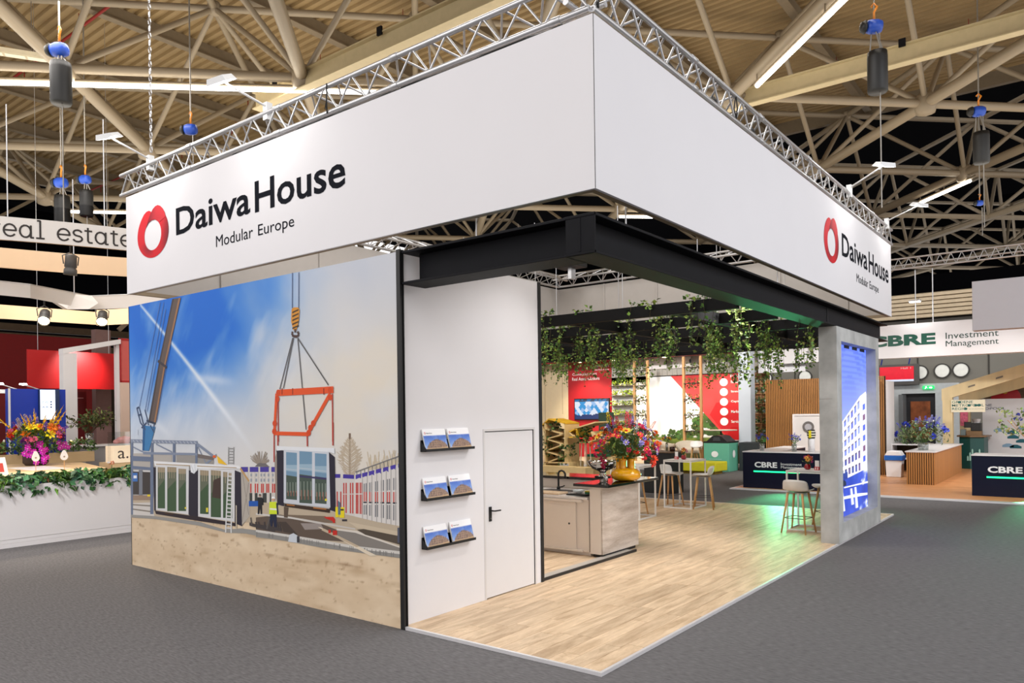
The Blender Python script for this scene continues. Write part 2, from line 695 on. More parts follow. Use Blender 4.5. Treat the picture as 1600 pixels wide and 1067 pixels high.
# ================================================================== CREAM RAILS, STRIP LIGHTS, HOISTS
for lab, yy, xa, xb, z in (('cream steel crane rail running across the upper hall behind the hoists', 15.75, -16, 12, 10.9), ('cream steel crane rail just above the banner truss', 7.0, -13.0, -1.2, 10.85)):
    t = thing('crane_rail', lab, 'beam', (xa, yy, z))
    obj('web', MB().box(xa, xb, yy - .02, yy + .02, z, z + .42), m_cream, t)
    obj('flange', MB().box(xa, xb, yy - .14, yy + .14, z - .03, z), m_cream, t)
    obj('flange', MB().box(xa, xb, yy - .14, yy + .14, z + .42, z + .45), m_cream, t)
    x = xa + 1
    while x < xb:
        obj('clamp', MB().box(x, x + .16, yy - .17, yy - .12, z + .36, z + .56), m_black, t)
        x += 4.2

m_led = M('led_tube_white', (255, 247, 232), .4, emit=9.0, noise=0)
LEDS = (('long lit strip light along the upper hall tube, crossing behind the first hoist', (-22.5, -3.8), (-8.6, 9.3), 10.85, .06),
        ('bright slanting strip light above the banner end beside the black motor hoist', (-1.35, 14.33), (3.4, 9.5), 10.75, .06),
        ('short lit strip light seen through the gap above the black beam', (-10.9, 23.8), (-7.0, 27.4), 10.8, .055),
        ('faint strip light above the curved lettered fascia', (-28.0, 8.0), (-25.8, 10.2), 10.8, .05),
        ('short strip light below the dark roof beside the arm lamps', (-.1, 30.2), (1.95, 28.0), 10.8, .06))
for lab, a, b, z, r in LEDS:
    t = thing('strip_light', lab, 'light', (a[0], a[1], z))
    A, B = Vector((a[0], a[1], z)), Vector((b[0], b[1], z))
    rod('tube', A, B, r, m_led, t, 8)
    rod('rail', A - (B - A) * .02 + Vector((0, 0, r + .04)), B + (B - A) * .12 + Vector((0, 0, r + .04)), .05, m_steel, t, 6)
    n = max(2, int((B - A).length / 3))
    if 'faint' in lab:
        rod('hanger', A.lerp(B, .5) + Vector((0, 0, r)), A.lerp(B, .5) + Vector((0, 0, 4.42)), .012, m_steel, t, 5)
    for k in range(n + 1):
        p = A.lerp(B, k / n)
        rod('bracket', p + Vector((0, 0, r)), p + Vector((0, 0, .36)), .02, m_steel, t, 5)
for nm, px, pz in (('bay_light', (-21.3, .35), 12.6),):
    t = thing('bay_light', 'long unlit louvred luminaire beside the thick slanting tube', 'light', (-19.2, 2.8, 12.6))
    D = Vector((.48, .877, 0))
    N = Vector((.877, -.48, 0))
    a = Vector((-19.75, 1.75, 12.75))
    b = a + D * 2.4
    mb = MB()
    for p in (a, b):
        pass
    mb.face([a - N * .16, a + N * .16, b + N * .16, b - N * .16]).face([a - N * .2 + Vector((0, 0, .12)), b - N * .2 + Vector((0, 0, .12)), b + N * .2 + Vector((0, 0, .12)), a + N * .2 + Vector((0, 0, .12))])
    mb.face([a - N * .16, b - N * .16, b - N * .2 + Vector((0, 0, .12)), a - N * .2 + Vector((0, 0, .12))]).face([a + N * .16, a + N * .2 + Vector((0, 0, .12)), b + N * .2 + Vector((0, 0, .12)), b + N * .16])
    mb.face([a - N * .16, a - N * .2 + Vector((0, 0, .12)), a + N * .2 + Vector((0, 0, .12)), a + N * .16]).face([b - N * .16, b + N * .16, b + N * .2 + Vector((0, 0, .12)), b - N * .2 + Vector((0, 0, .12))])
    obj('housing', mb, M('luminaire_housing', (200, 188, 160), .5), t)
    for k in range(4):
        p = a + D * (.12 + k * .56) - Vector((0, 0, .01))
        obj('louvre', MB().face([p - N * .11, p + N * .11, p + N * .11 + D * .5, p - N * .11 + D * .5]), M('louvre_white', (236, 228, 205), .4), t)
    rod('rod', a + D * .5 + Vector((0, 0, .12)), a + D * .5 + Vector((0, 0, 1.9)), .012, m_chain, t, 5)
    rod('rod', b - D * .5 + Vector((0, 0, .12)), b - D * .5 + Vector((0, 0, 1.9)), .012, m_chain, t, 5)

m_bag = M('chain_bag_black', (12, 12, 13), .5, noise=.25)
m_blue = M('hoist_blue', (24, 70, 170), .4)
m_orange = M('hook_orange', (214, 128, 30), .4)


def hoist(lab, x, y, zt, zb_, bag=True, ztop=14.6, k=1.0, white=False, down=6.0):
    """electric chain hoist: hook, motor, chain bag, lifting chain up and down"""
    t = thing('chain_hoist', lab, 'hoist', (x, y, zt))
    rod('chain', (x, y, zt + .3 * k), (x, y, ztop), .018, m_chain, t, 5)
    o = obj('motor', MB().lathe([(.05, -.16), (.12, -.15), (.145, -.07), (.145, .06), (.12, .14), (.05, .16)], (0, 0, 0), 14), m_blue, t, True)
    o.rotation_euler = (0, pi / 2, .6)
    o.location = (x, y, zt)
    o.scale = (k, k, k)
    o = obj('motor_cap', MB().lathe([(.1, 0), (.14, .02), (.1, .1), (.02, .12)], (0, 0, 0), 12), m_blackp, t, True)
    o.rotation_euler = (0, -pi / 2, .6)
    o.location = (x - .14 * k, y - .09 * k, zt)
    o.scale = (k, k, k)
    obj('hook', MB().tube([(x, y, zt + .14 * k), (x, y, zt + .3 * k), (x + .06 * k, y, zt + .4 * k), (x, y, zt + .48 * k), (x - .05 * k, y, zt + .42 * k)], .025 * k, 6), m_orange, t, True)
    if bag:
        r = .2 * k
        obj('chain_bag', MB().lathe([(r * .9, -.42 * k), (r, -.38 * k), (r, .3 * k), (r * .95, .42 * k), (r * .86, .42 * k), (r * .86, .36 * k)], (x + .05, y, zb_), 16), m_bag, t, True)
        for dx, dy in ((-.15, 0), (.12, .1), (.1, -.1)):
            rod('strap', (x + .05 + dx * k, y + dy * k, zb_ + .36 * k), (x + dx * .35, y + dy * .3, zt - .12 * k), .014, m_chain, t, 5)
    rod('lifting_chain', (x + .1 * k, y, zt - .15), (x + .1 * k, y, zt - down), .014, m_chain, t, 5)
    return t


hoist('blue chain hoist with a black bag hanging across the long strip light', -10.95, 1.1, 9.7, 9.0, down=3.7)
hoist('chain hoist with a black bag hanging before the cream crane rail', 2.23, 10.85, 9.75, 8.83, down=3.6, k=.95)
hoist('dark chain hoist near the dark end of the roof, beyond the cream rail', 3.32, 17.35, 9.8, 8.85, k=.95, down=3.0)
hoist('grey chain hoist with a long bag above the curved lettered fascia', -17.0, 3.45, 8.75, 7.95, k=1.0, down=1.6)
hoist('blue chain hoist with a small bag above the end of the lettered fascia', -16.2, 3.75, 8.75, 8.08, k=.85, down=1.6)
hoist('blue chain hoist peeping over the banner truss', -10.6, 3.7, 8.75, 8.0, bag=False, k=.85, down=2.6)
hoist('small hoist with an orange hook at the frame edge under the dark roof', 4.4, 18.4, 9.0, 8.2, bag=False, k=.7, down=2.5)
hoist('small hoist with a blue shackle over the rear grey truss', 2.9, 21.5, 8.4, 7.8, bag=False, k=.6, down=1.0)
# slings of the hoist by the cream rail
t = thing('lifting_chain', 'pale steel chain dropping to the banner truss end', 'chain', (-5.35, 0.15, 6.1))
for k in range(64):
    z = 6.15 + k * .105
    o = obj('link', MB().tube([(.018 * cos(a) if k % 2 else 0, 0 if k % 2 else .018 * cos(a), .05 * sin(a)) for a in [2 * pi * i / 6 for i in range(7)]], .008, 4), m_alu, t) if k == 0 or k == 1 else None
    if k < 2:
        base = [o] if k == 0 else base + [o]
    else:
        o = base[k % 2].copy()
        C.objects.link(o)
    o.location = (-5.35, .15, z)

# ================================================================== THE STAND
# ---- raised floor laid with wood-look planks
PX0, PX1, PY1, PT = -5.85, 2.35, 11.48, .03
stand_floor = structure(thing('floor_stand', '', '', (0, 0, 0)))
del stand_floor['category'], stand_floor['label']


def wood(name, dark, light, sx, scale=2.2, rough=.38, rand=.07):
    """wood-look vinyl: long soft figure in two tones"""
    m = bpy.data.materials.new(name)
    m.use_nodes = True
    nt = m.node_tree
    b = nt.nodes['Principled BSDF']
    b.inputs['Roughness'].default_value = rough
    b.inputs['Specular IOR Level'].default_value = .4
    tc = nt.nodes.new('ShaderNodeTexCoord')
    oi = nt.nodes.new('ShaderNodeObjectInfo')
    add = nt.nodes.new('ShaderNodeVectorMath')
    sc = nt.nodes.new('ShaderNodeVectorMath')
    sc.operation = 'SCALE'
    sc.inputs[0].default_value = (7.3, 13.1, 3.7)
    nt.links.new(oi.outputs['Random'], sc.inputs['Scale'])
    nt.links.new(tc.outputs['Object'], add.inputs[0])
    nt.links.new(sc.outputs['Vector'], add.inputs[1])
    mp = nt.nodes.new('ShaderNodeMapping')
    mp.inputs['Scale'].default_value = sx
    nt.links.new(add.outputs['Vector'], mp.inputs['Vector'])
    n1 = nt.nodes.new('ShaderNodeTexNoise')
    n1.inputs['Scale'].default_value = scale
    n1.inputs['Detail'].default_value = 6
    n1.inputs['Distortion'].default_value = .6
    nt.links.new(mp.outputs['Vector'], n1.inputs['Vector'])
    n2 = nt.nodes.new('ShaderNodeTexNoise')
    n2.inputs['Scale'].default_value = scale * 9
    n2.inputs['Detail'].default_value = 3
    nt.links.new(mp.outputs['Vector'], n2.inputs['Vector'])
    mx = nt.nodes.new('ShaderNodeMath')
    mx.operation = 'MULTIPLY_ADD'
    mx.inputs[1].default_value = .3
    nt.links.new(n2.outputs['Fac'], mx.inputs[0])
    nt.links.new(n1.outputs['Fac'], mx.inputs[2])
    rp = nt.nodes.new('ShaderNodeValToRGB')
    rp.color_ramp.elements[0].position = .45
    rp.color_ramp.elements[0].color = L3(dark)
    rp.color_ramp.elements[1].position = .85
    rp.color_ramp.elements[1].color = L3(light)
    nt.links.new(mx.outputs[0], rp.inputs['Fac'])
    r2 = nt.nodes.new('ShaderNodeMapRange')
    r2.inputs['To Min'].default_value = 1 - rand
    r2.inputs['To Max'].default_value = 1 + rand
    nt.links.new(oi.outputs['Random'], r2.inputs['Value'])
    s2 = nt.nodes.new('ShaderNodeVectorMath')
    s2.operation = 'SCALE'
    nt.links.new(rp.outputs['Color'], s2.inputs[0])
    nt.links.new(r2.outputs['Result'], s2.inputs['Scale'])
    nt.links.new(s2.outputs['Vector'], b.inputs['Base Color'])
    MATS[name] = m
    return m


m_plank = wood('oak_vinyl', (180, 152, 120), (224, 198, 166), (5, .8, 1), rough=.5)
m_alup = M('floor_edge_profile', (222, 220, 222), .35, .3, noise=.03)
obj('subfloor', MB().box(PX0, PX1 - .03, .03, PY1 - .03, 0, PT - .006), m_plank, stand_floor)
obj('edge_profile', MB().box(.035, PX1 - .0305, 0, .03, 0, PT + .002), m_alup, stand_floor)
obj('edge_profile', MB().box(PX1 - .03, PX1, 0, PY1, 0, PT + .002), m_alup, stand_floor)
obj('edge_profile', MB().box(PX0, PX1 - .0305, PY1 - .03, PY1, 0, PT + .002), m_alup, stand_floor)
PW = .18
pm = MB()
pm.v = [(0.001, 0.0015, 0), (PW - .001, .0015, 0), (PW - .001, .9985, 0), (.001, .9985, 0), (.003, .003, .006), (PW - .003, .003, .006), (PW - .003, .997, .006), (.003, .997, .006)]
pm.f = [(4, 5, 6, 7), (0, 1, 5, 4), (1, 2, 6, 5), (2, 3, 7, 6), (3, 0, 4, 7)]
pm.c = [None] * 5
plank_me = pm.mesh('plank')
plank_me.materials.append(m_plank)
rows = 0
px = PX1 - .03 - PW
while px > -2.3:
    y = .03 - RND.random() * 1.1
    while y < PY1 - .03:
        y0, y1 = max(y, .03), min(y + 1.28, PY1 - .03)
        inside = px < -.0 and (y0 < 2.3 or False)
        if y1 - y0 > .1 and not (px + PW < 0 and y1 < 2.5):
            o = bpy.data.objects.new('plank', plank_me)
            C.objects.link(o)
            o.parent = stand_floor
            o.location = (px, y0, PT - .006)
            o.scale = (1, y1 - y0, 1)
            rows += 1
        y += 1.28
    px -= PW

# ---- mural wall with its printed picture
WT = 3.86
mw = thing('mural_wall', 'tall white wall faced with a printed construction-site picture under a blue sky', 'wall', (-2.9, .1, 0))
obj('core', MB().box(-5.79, -.021, .004, .10, 0.0, WT), m_white, mw)
obj('edge_profile', MB().box(-5.80, -5.79, 0.0, .10, 0, WT), m_blackp, mw)
put_front = lambda u, v, off: (u, .004 - off, v)


def sky_fn(x, z):
    s = (x + 5.8) / 5.8
    v = (z - 1.35) / 2.5
    if z < 1.0:
        n = fbm(x * 3.1, z * 7.0)
        n2 = fbm(x * 13 + 5, z * 34, 3)
        c = mix3((204, 178, 146), (232, 212, 184), n * 1.1)
        c = mix3(c, (150, 120, 88), sstep(.58, .80, n2) * .7)
        c = mix3(c, (168, 138, 104), sstep(.5, .75, fbm(x * 1.6 + 2, z * 9 - x * .6, 3)) * .45)
        trk = sstep(.03, 0, abs(z - (.47 - .03 * x - .05 * sin(x * 2.1) + .05 * fbm(x * 5, 3)))) * sstep(.4, .7, fbm(x * 6, 9))
        c = mix3(c, (140, 112, 84), trk * .6)
        c = mix3(c, (206, 184, 150), sstep(.75, 1.0, z) * .4)
        return c
    cl = fbm(x * .9 + 3, z * 1.1 + x * .5) - .5
    cl2 = fbm(x * 2.4 - z * 1.9, z * .9 + x * .7, 4) - .5
    b = sstep(.02, .80, v + .10 * cl) * (1 - sstep(.44, .92, s + .28 * (1 - v) + .34 * cl))
    b2 = sstep(.25, .9, v) * (1 - sstep(.0, .5, abs(s - .24) + .2 * cl))
    c = mix3((214, 212, 211), (118, 162, 218), min(1, b * 1.25))
    c = mix3(c, (30, 106, 204), min(1, b * b2 * 1.5))
    c = mix3(c, (214, 218, 226), max(0, cl2) * 1.9 * (1 - .5 * b2))
    g = sstep(.45, .75, s) * (1 - sstep(.55, 1.0, v))
    c = mix3(c, (232, 216, 188), g * 1.0 * max(0, fbm(x * 1.3, z * 2.2) - .22))
    c = mix3(c, (188, 190, 196), .5 * max(0, .5 - fbm(x * 1.1 + 9, z * 1.6)) * sstep(.3, .6, s))
    c = mix3(c, (178, 188, 208), sstep(.5, .6, s) * sstep(.55, 1, v) * (.35 + cl))
    # vapour trail running down across the blue
    tx = (x + 5.33) / 2.35
    zc = 3.78 - tx * 1.62 - .10 * tx * tx
    if -.05 < tx < 1.25:
        dd = z - zc
        wd = .022 + .035 * tx
        a = math.exp(-(dd / wd) ** 2) * .85 * (1 - sstep(.8, 1.25, tx)) + math.exp(-((dd + .12) / .13) ** 2) * .28 * fbm(x * 7, z * 7) * (1 - sstep(.8, 1.2, tx))
        c = mix3(c, (226, 232, 240), a)
    for (xa, za, xb, zb) in ((-4.2, 2.75, -2.9, 2.62), (-5.6, 2.35, -4.5, 1.9)):
        t = (x - xa) / (xb - xa)
        if 0 < t < 1:
            dd = z - (za + (zb - za) * t)
            c = mix3(c, (228, 232, 238), math.exp(-(dd / .06) ** 2) * .5 * sin(pi * t))
    return c


mural_print = grid_print('printed_picture', -5.79, -.02, 0.0, WT, 290, 200, sky_fn, put_front, m_print, mw, .0006)


def wall_pt(X, Y):
    """picture coordinates of the mural sheet -> metres along and up the wall"""
    D = .00140345 * X - 1.86108e-05 * Y + 1.0
    return ((.0174741 * X - .00023172 * Y - 10.772) / D, (.00292596 * X - .0122287 * Y + 10.185) / D)


c1=lambda x,y:(190+x/3.556,390+y/3.556)
c2=lambda x,y:(190+x/4.446,660+y/4.446)
c3=lambda x,y:(400+x/4.446,660+y/4.446)
A=[]
w = lambda p: wall_pt(p[0], p[1])
def poly(c,col,*pts): A.append((col,[w(c(*p)) for p in pts]))
def line(c,col,th,*pts):
    # th in metres on the wall
    P_=[Vector(w(c(*p))) for p in pts]
    for a,b in zip(P_[:-1],P_[1:]):
        d=b-a; n=Vector((-d[1],d[0]))/max(d.length,1e-6)*th/2
        A.append((col,[tuple(q) for q in (a+n,b+n,b-n,a-n)]))
def box(c,col,x0,y0,x1,y1): poly(c,col,(x0,y0),(x1,y0),(x1,y1),(x0,y1))
I=lambda a,b,t:a+(b-a)*t
def bl(q,u,v): # bilinear in quad TL TR BR BL
    return tuple(I(I(q[0][k],q[1][k],u),I(q[3][k],q[2][k],u),v) for k in (0,1))
R_=random.Random(3)
# ---- distant trees (right, c3)
tr=(188,172,150)
line(c3,(120,100,85),.035,(650,365),(650,75))
for k in range(34):
    y=90+k*8; L=18+k*3.6 if k<22 else 95-(k-22)*5
    for s in(-1,1):
        e=(650+s*L*R_.uniform(.75,1.05),y-L*R_.uniform(.45,.8)+25); line(c3,tr,.008,(650,y+35),e)
        m=((650+e[0])/2,(y+35+e[1])/2); line(c3,tr,.005,m,(m[0]+s*L*.4,m[1]-L*.05)); line(c3,tr,.005,m,(m[0]+s*L*.15,m[1]-L*.42))
for k in range(60):
    x=R_.uniform(780,990);y=R_.uniform(190,290);line(c3,(205,190,165),.01,(x,330-(x-780)*.15),(x+R_.uniform(-25,25),y))
for k in range(46):
    a=R_.uniform(-1.25,1.25); L=R_.uniform(60,110); line(c2,(150,138,125),.01,(962,300),(962+L*sin(a)*.8,300-L*cos(a)))
poly(c2,(110,105,105),(925,305),(955,280),(1000,285),(1030,310))
# ---- low grey sheds and building behind (left, c2)
poly(c2,(176,170,164),(70,215),(350,210),(350,330),(70,330)); poly(c2,(150,146,142),(380,225),(640,235),(640,330),(380,330))
poly(c2,(208,202,195),(825,308),(1067,318),(1067,570),(885,570),(835,400))
for x in range(830,1060,24): line(c2,(180,174,168),.012,(x,310),(x+4,560))
for x0,x1 in((830,878),(890,950),(962,1022),(1040,1067)): box(c2,(72,60,150),x0,309,x1,344)
for x in(893,925,940,968,980,1005,1017,1045,1058): box(c2,(190,60,55),x,425,x+9,488)
for x in(895,930,965,985,1015,1045): box(c2,(150,155,165),x,355,x+12,375);box(c2,(150,155,165),x,390,x+12,412)
for x0,x1 in((890,908),(925,945),(980,1008),(1030,1040)): box(c2,(60,62,60),x0,490,x1,560)
# ---- white panel building right (c3)
poly(c3,(205,200,196),(540,370),(690,392),(690,660),(545,640)); poly(c3,(214,209,205),(686,385),(1003,290),(1003,722),(840,690),(686,655))
poly(c3,(66,52,150),(545,358),(585,358),(585,385),(545,385));poly(c3,(66,52,150),(605,360),(680,364),(680,392),(605,388))
for k in range(7):
    a=692+k*44*(1+k*.02); b=min(a+38,1003); t=lambda x:365-(x-690)*.262
    poly(c3,(74,60,158),(a,t(a)),(b,t(b)),(b,t(b)+34-k*-1.5),((a+b)/2+6,t(b)+30),((a+b)/2-6,t(a)+26),(a,t(a)+30))
for x in(560,585,606,622,652,668,693,703,720,732):
    y0=420-(x-600)*.02
    box(c3,(186,66,60),x,y0 if x>600 else 480,x+9,(y0+75) if x>600 else 540); box(c3,(186,66,60),x,500,x+9,628+(x-600)*.06)
rq=[(740,400),(1000,355),(1003,480),(740,470)]
for k in range(7):
    x=748+k*38+k*k*.6
    for d in(0,14):
        X_=x+d
        ytop=425-(X_-745)*.19; box(c3,(128,128,132),X_,ytop,X_+8,ytop+60+k*5)
        box(c3,(196,72,64),X_,482+0*(X_),X_+8,548+k*1.5); box(c3,(120,120,124),X_,572,X_+8,640+k*8)
    box(c3,(50,50,60),x-2,550+k*.8,x+24,560+k)
for k in range(9): line(c3,(170,166,163),.012,(740+k*33,378-k*9),(740+k*33,672+k*6))
line(c3,(120,118,118),.012,(690,345),(1000,232)); 
for k in range(12): line(c3,(120,118,118),.008,(700+k*27,342-k*9.8),(700+k*27,366-k*7))
# ---- ground between
poly(c2,(186,170,148),(65,540),(240,520),(1067,560),(1067,700),(65,660)); poly(c3,(186,170,148),(0,560),(550,620),(840,690),(1003,720),(1003,900),(0,800))
poly(c2,(205,200,195),(65,560),(210,555),(230,660),(65,660)); line(c2,(130,122,112),.02,(65,570),(210,580)); line(c2,(130,122,112),.02,(65,600),(210,620))
poly(c3,(96,82,72),(0,660),(170,640),(420,690),(600,760),(640,830),(430,815),(0,750)); poly(c3,(120,104,88),(200,640),(480,650),(560,700),(330,690))
poly(c3,(70,60,54),(170,690),(210,690),(290,780),(190,760)); poly(c3,(150,140,135),(310,700),(450,700),(470,740),(340,745))
poly(c3,(205,200,194),(0,628),(240,655),(560,712),(560,722),(240,668),(0,642)); poly(c3,(196,190,184),(320,668),(690,735),(690,745),(330,685))
poly(c3,(132,126,120),(560,745),(700,758),(1003,868),(1003,905),(700,870),(560,790)); poly(c3,(214,206,196),(560,735),(700,752),(1003,862),(1003,872),(690,766),(560,748))
poly(c3,(84,74,64),(700,745),(790,735),(1003,790),(1003,850),(760,780)); poly(c3,(200,184,160),(640,690),(1003,760),(1003,790),(700,730))
# kerbs
poly(c2,(148,146,142),(65,640),(230,650),(540,690),(720,745),(830,735),(1067,765),(1067,812),(860,770),(730,765),(530,715),(230,670),(65,660))
poly(c3,(140,138,134),(0,752),(230,788),(480,830),(700,868),(1003,905),(1003,942),(690,900),(470,872),(220,825),(0,795)); line(c3,(206,202,196),.03,(0,752),(230,788),(480,830),(700,868),(1003,905))
for k in range(40):
    x=R_.uniform(0,1000); y=757+x*.152; line(c3,(118,116,113),.01,(x,y),(x,y+30))
poly(c3,(222,208,186),(430,725),(450,728),(842,925),(795,928)); poly(c3,(190,172,148),(470,735),(720,860),(700,866),(455,748))
# ---- steel frame left (c2)
st=(104,116,140); st2=(128,138,158)
for x,y0,y1,wd in((66,120,640,14),(203,130,300,18),(356,135,275,18),(512,135,290,16)): box(c2,st,x,y0,x+wd,y1)
poly(c2,st2,(65,116),(526,128),(526,150),(65,140)); poly(c2,st,(150,203),(200,205),(200,222),(150,220));poly(c2,st2,(150,205),(525,212),(525,228),(150,222))
for k in range(18): line(c2,(200,205,214),.008,(80+k*25,122+k*.6),(92+k*25,138+k*.6))
poly(c2,st,(65,232),(222,240),(222,272),(65,266)); box(c2,st,200,240,222,636); poly(c2,st,(65,300),(205,312),(205,332),(65,322)); box(c2,(120,124,134),120,330,146,535)
poly(c2,(64,58,56),(80,340),(200,345),(200,500),(80,500)); box(c2,(60,110,180),78,350,112,410); box(c2,(225,228,232),84,368,106,388); box(c2,(120,124,134),122,335,146,535); box(c2,(150,128,110),80,505,200,540); box(c2,(226,200,40),180,500,200,514)
line(c2,st2,.04,(526,150),(635,232)); line(c2,st2,.02,(526,160),(590,290)); line(c2,st2,.02,(240,150),(350,205)); line(c2,st2,.02,(80,170),(150,205)); line(c2,st2,.03,(585,290),(660,225))
poly(c2,(110,100,96),(530,218),(640,238),(640,262),(530,245)); poly(c2,(232,186,40),(662,228),(738,298),(672,282)); box(c2,(222,96,40),635,228,655,245)
# ---- two modules on the ground (c2)
poly(c2,(228,228,230),(225,268),(470,282),(820,300),(890,402),(832,322),(535,322),(470,302),(232,302))
poly(c2,(170,150,120),(240,286),(800,312),(800,318),(240,293))
for fr,panes,dk in(([(240,296),(470,304),(466,640),(240,607)],((252,310,303,596),(318,308,382,616),(396,320,449,614)),[(222,310),(240,312),(240,612),(228,612)]),([(533,318),(787,332),(786,690),(533,652)],((546,330,606,634),(621,330,692,656),(706,342,771,662)),[(468,332),(533,332),(533,682),(466,640)])):
    poly(c2,(38,34,48),*dk); poly(c2,(212,212,214),*fr)
    for x0,y0,x1,y1 in panes:
        sk=(fr[1][1]-fr[0][1])/(fr[1][0]-fr[0][0])*(x1-x0)*1.6
        poly(c2,(96,102,84),(x0,y0),(x1,y0+sk),(x1,y1+sk*.6),(x0,y1)); m=(y0*.62+y1*.38)
        poly(c2,(62,86,58),(x0,m+40),(x1,m+sk-30),(x1,y1+sk*.6),(x0,y1))
        poly(c2,(150,136,112),(x0,y0),(x1,y0+sk),(x1,y0+sk+34),(x0,y0+36))
        for k in range(3): xx=x0+(x1-x0)*(k+1)/4; line(c2,(176,160,136),.012,(xx,y0+4),(xx,y0+80))
poly(c2,(66,50,44),(640,400),(690,380),(690,530),(630,520))
box(c2,(224,206,60),588,592,602,622); box(c2,(224,206,60),440,588,452,600)
poly(c2,(46,36,42),(232,612),(540,655),(800,700),(800,722),(535,684),(240,636)); poly(c2,(70,48,30),(300,626),(360,634),(360,642),(300,634))
poly(c2,(40,36,50),(788,332),(836,350),(838,720),(788,700)); poly(c2,(176,168,158),(830,325),(888,412),(892,650),(838,714)); line(c2,(140,132,124),.012,(840,350),(885,640)); line(c2,(140,132,124),.012,(884,420),(840,690)); line(c2,(190,150,96),.03,(826,318),(886,408))
poly(c2,(226,228,232),(478,288),(526,286),(528,330),(505,356),(482,345)); line(c2,(190,196,204),.012,(484,296),(505,350)); line(c2,(190,196,204),.012,(510,290),(515,345))
for a,b,d in(((742,335),(724,765),0),((770,338),(762,768),0)): line(c2,(214,214,214),.028,a,b)
for k in range(15): t=k/15; line(c2,(206,206,206),.018,(I(741,724,t),I(345,760,t)),(I(770,762,t),I(348,763,t)))
for x in(744,780): line(c2,(150,150,150),.016,(x,170),(x-2,290))
for k in range(6): line(c2,(150,150,150),.014,(744,180+k*20),(779,182+k*20))
line(c2,(200,190,170),.02,(798,575),(798,740))
# ---- hoisted module (c3)
poly(c3,(40,36,50),(142,190),(196,195),(196,582),(150,570)); poly(c3,(150,140,130),(130,260),(146,200),(150,575),(138,520)); poly(c3,(40,36,50),(506,205),(548,240),(556,622),(512,606))
poly(c3,(224,226,230),(148,164),(330,172),(546,178),(548,216),(510,206),(190,192),(146,196)); poly(c3,(200,204,212),(194,190),(508,204),(518,592),(194,558))
for x0,y0,x1,y1 in((211,205,286,536),(303,199,391,562),(411,213,492,564)):
    sk=6
    poly(c3,(112,146,172),(x0,y0),(x1,y0+sk),(x1,y0+172),(x0,y0+160)); poly(c3,(150,176,194),(x0,y0+90),(x1,y0+90),(x1,y0+140),(x0,y0+130))
    poly(c3,(70,84,74),(x0,y0+160),(x1,y0+172),(x1,y1+sk*.4),(x0,y1-4)); 
    for k in range(4): xx=x0+8+k*(x1-x0-16)/3; line(c3,(128,138,128),.016,(xx,y0+210),(xx,y1-50)); line(c3,(150,96,80),.014,(xx+6,y0+270),(xx+6,y1-25))
    line(c3,(176,190,200),.012,(x0,y0+118),(x1,y0+126))
poly(c3,(60,54,96),(303,368),(492,384),(492,398),(303,380)); box(c3,(222,206,60),480,530,496,545)
poly(c3,(60,44,34),(200,562),(515,600),(515,628),(200,584)); poly(c3,(190,120,60),(215,568),(270,574),(270,580),(215,574)); poly(c3,(190,120,60),(400,588),(490,600),(490,606),(400,596)); poly(c3,(90,76,64),(195,585),(228,590),(222,662),(196,660))
# spreader + rigging
orr=(222,84,38)
for p in(((127,80),(127,275)),((153,60),(153,160)),((357,90),(358,166)),((536,0),(536,160))): line(c3,(176,60,50),.022,*p)
for p in(((870,820),(872,1066)),((1172,800),(1174,1066))): line(c1,(176,60,50),.02,*p)
for p,q in(((952,490),(880,775)),((956,490),(900,770)),((979,490),(1150,752)),((980,495),(1026,1000))): line(c1,(92,90,92),.016,p,q)
line(c1,orr,.075,(866,796),(1178,778)); line(c1,orr,.05,(862,800),(850,1015)); line(c1,orr,.05,(1160,800),(1090,925),(1036,1020)); line(c1,orr,.045,(846,1020),(1040,1025))
for p in((1160,780),(1160,820),(1066,965),(1040,1018),(852,965),(850,1010),(872,795),(866,830),(1050,990)):
    poly(c1,(206,72,32),*[(p[0]+13*cos(k*pi/4),p[1]+18*sin(k*pi/4)) for k in range(8)])
for x in(893,952,1125): line(c1,(150,50,26),.02,(x,770),(x,805))
for x in(950,986): line(c1,(70,84,120),.012,(x,128),(x-1,325))
poly(c1,(206,140,52),(946,330),(958,321),(982,321),(991,335),(985,402),(972,448),(956,448),(943,400))
for k in range(5): poly(c1,(70,56,40),(950,345+k*22),(985,330+k*22),(985,338+k*22),(950,355+k*22))
line(c1,(80,60,56),.03,(950,455),(948,475),(960,482),(978,482),(986,470),(978,455)); line(c1,(80,60,56),.03,(965,440),(966,460))
# ---- crane boom
for a,b in(((216,293),(100,872)),((236,293),(132,892)),((247,330),(142,900)),((295,400),(195,960))): line(c1,(84,108,160),.012,a,b)
poly(c1,(96,84,80),(283,274),(330,267),(296,420),(246,640),(190,965),(150,955),(212,610),(258,400)); poly(c1,(150,112,84),(318,269),(330,267),(296,420),(246,640),(190,965),(180,962),(238,635),(286,420)); poly(c1,(70,62,62),(283,274),(293,272),(262,410),(220,612),(160,957),(150,955),(212,610),(258,400))
line(c1,(64,60,66),.04,(203,618),(252,655)); line(c1,(50,60,76),.03,(140,950),(190,966))
poly(c2,(64,124,176),(150,20),(236,30),(224,80),(192,198),(146,195)); poly(c2,(40,90,140),(150,20),(168,22),(160,196),(146,195))
for p,q in(((85,880),(105,960)),((98,875),(122,970)),((105,960),(135,1000)),((85,880),(98,875)),((92,920),(112,915)),((130,890),(146,950)),((112,990),(140,960)),((145,950),(150,975)),((160,975),(182,1015)),((182,965),(178,1010))): line(c1,(62,78,110),.022,p,q)
line(c1,(150,160,180),.01,(92,1000),(92,1030))
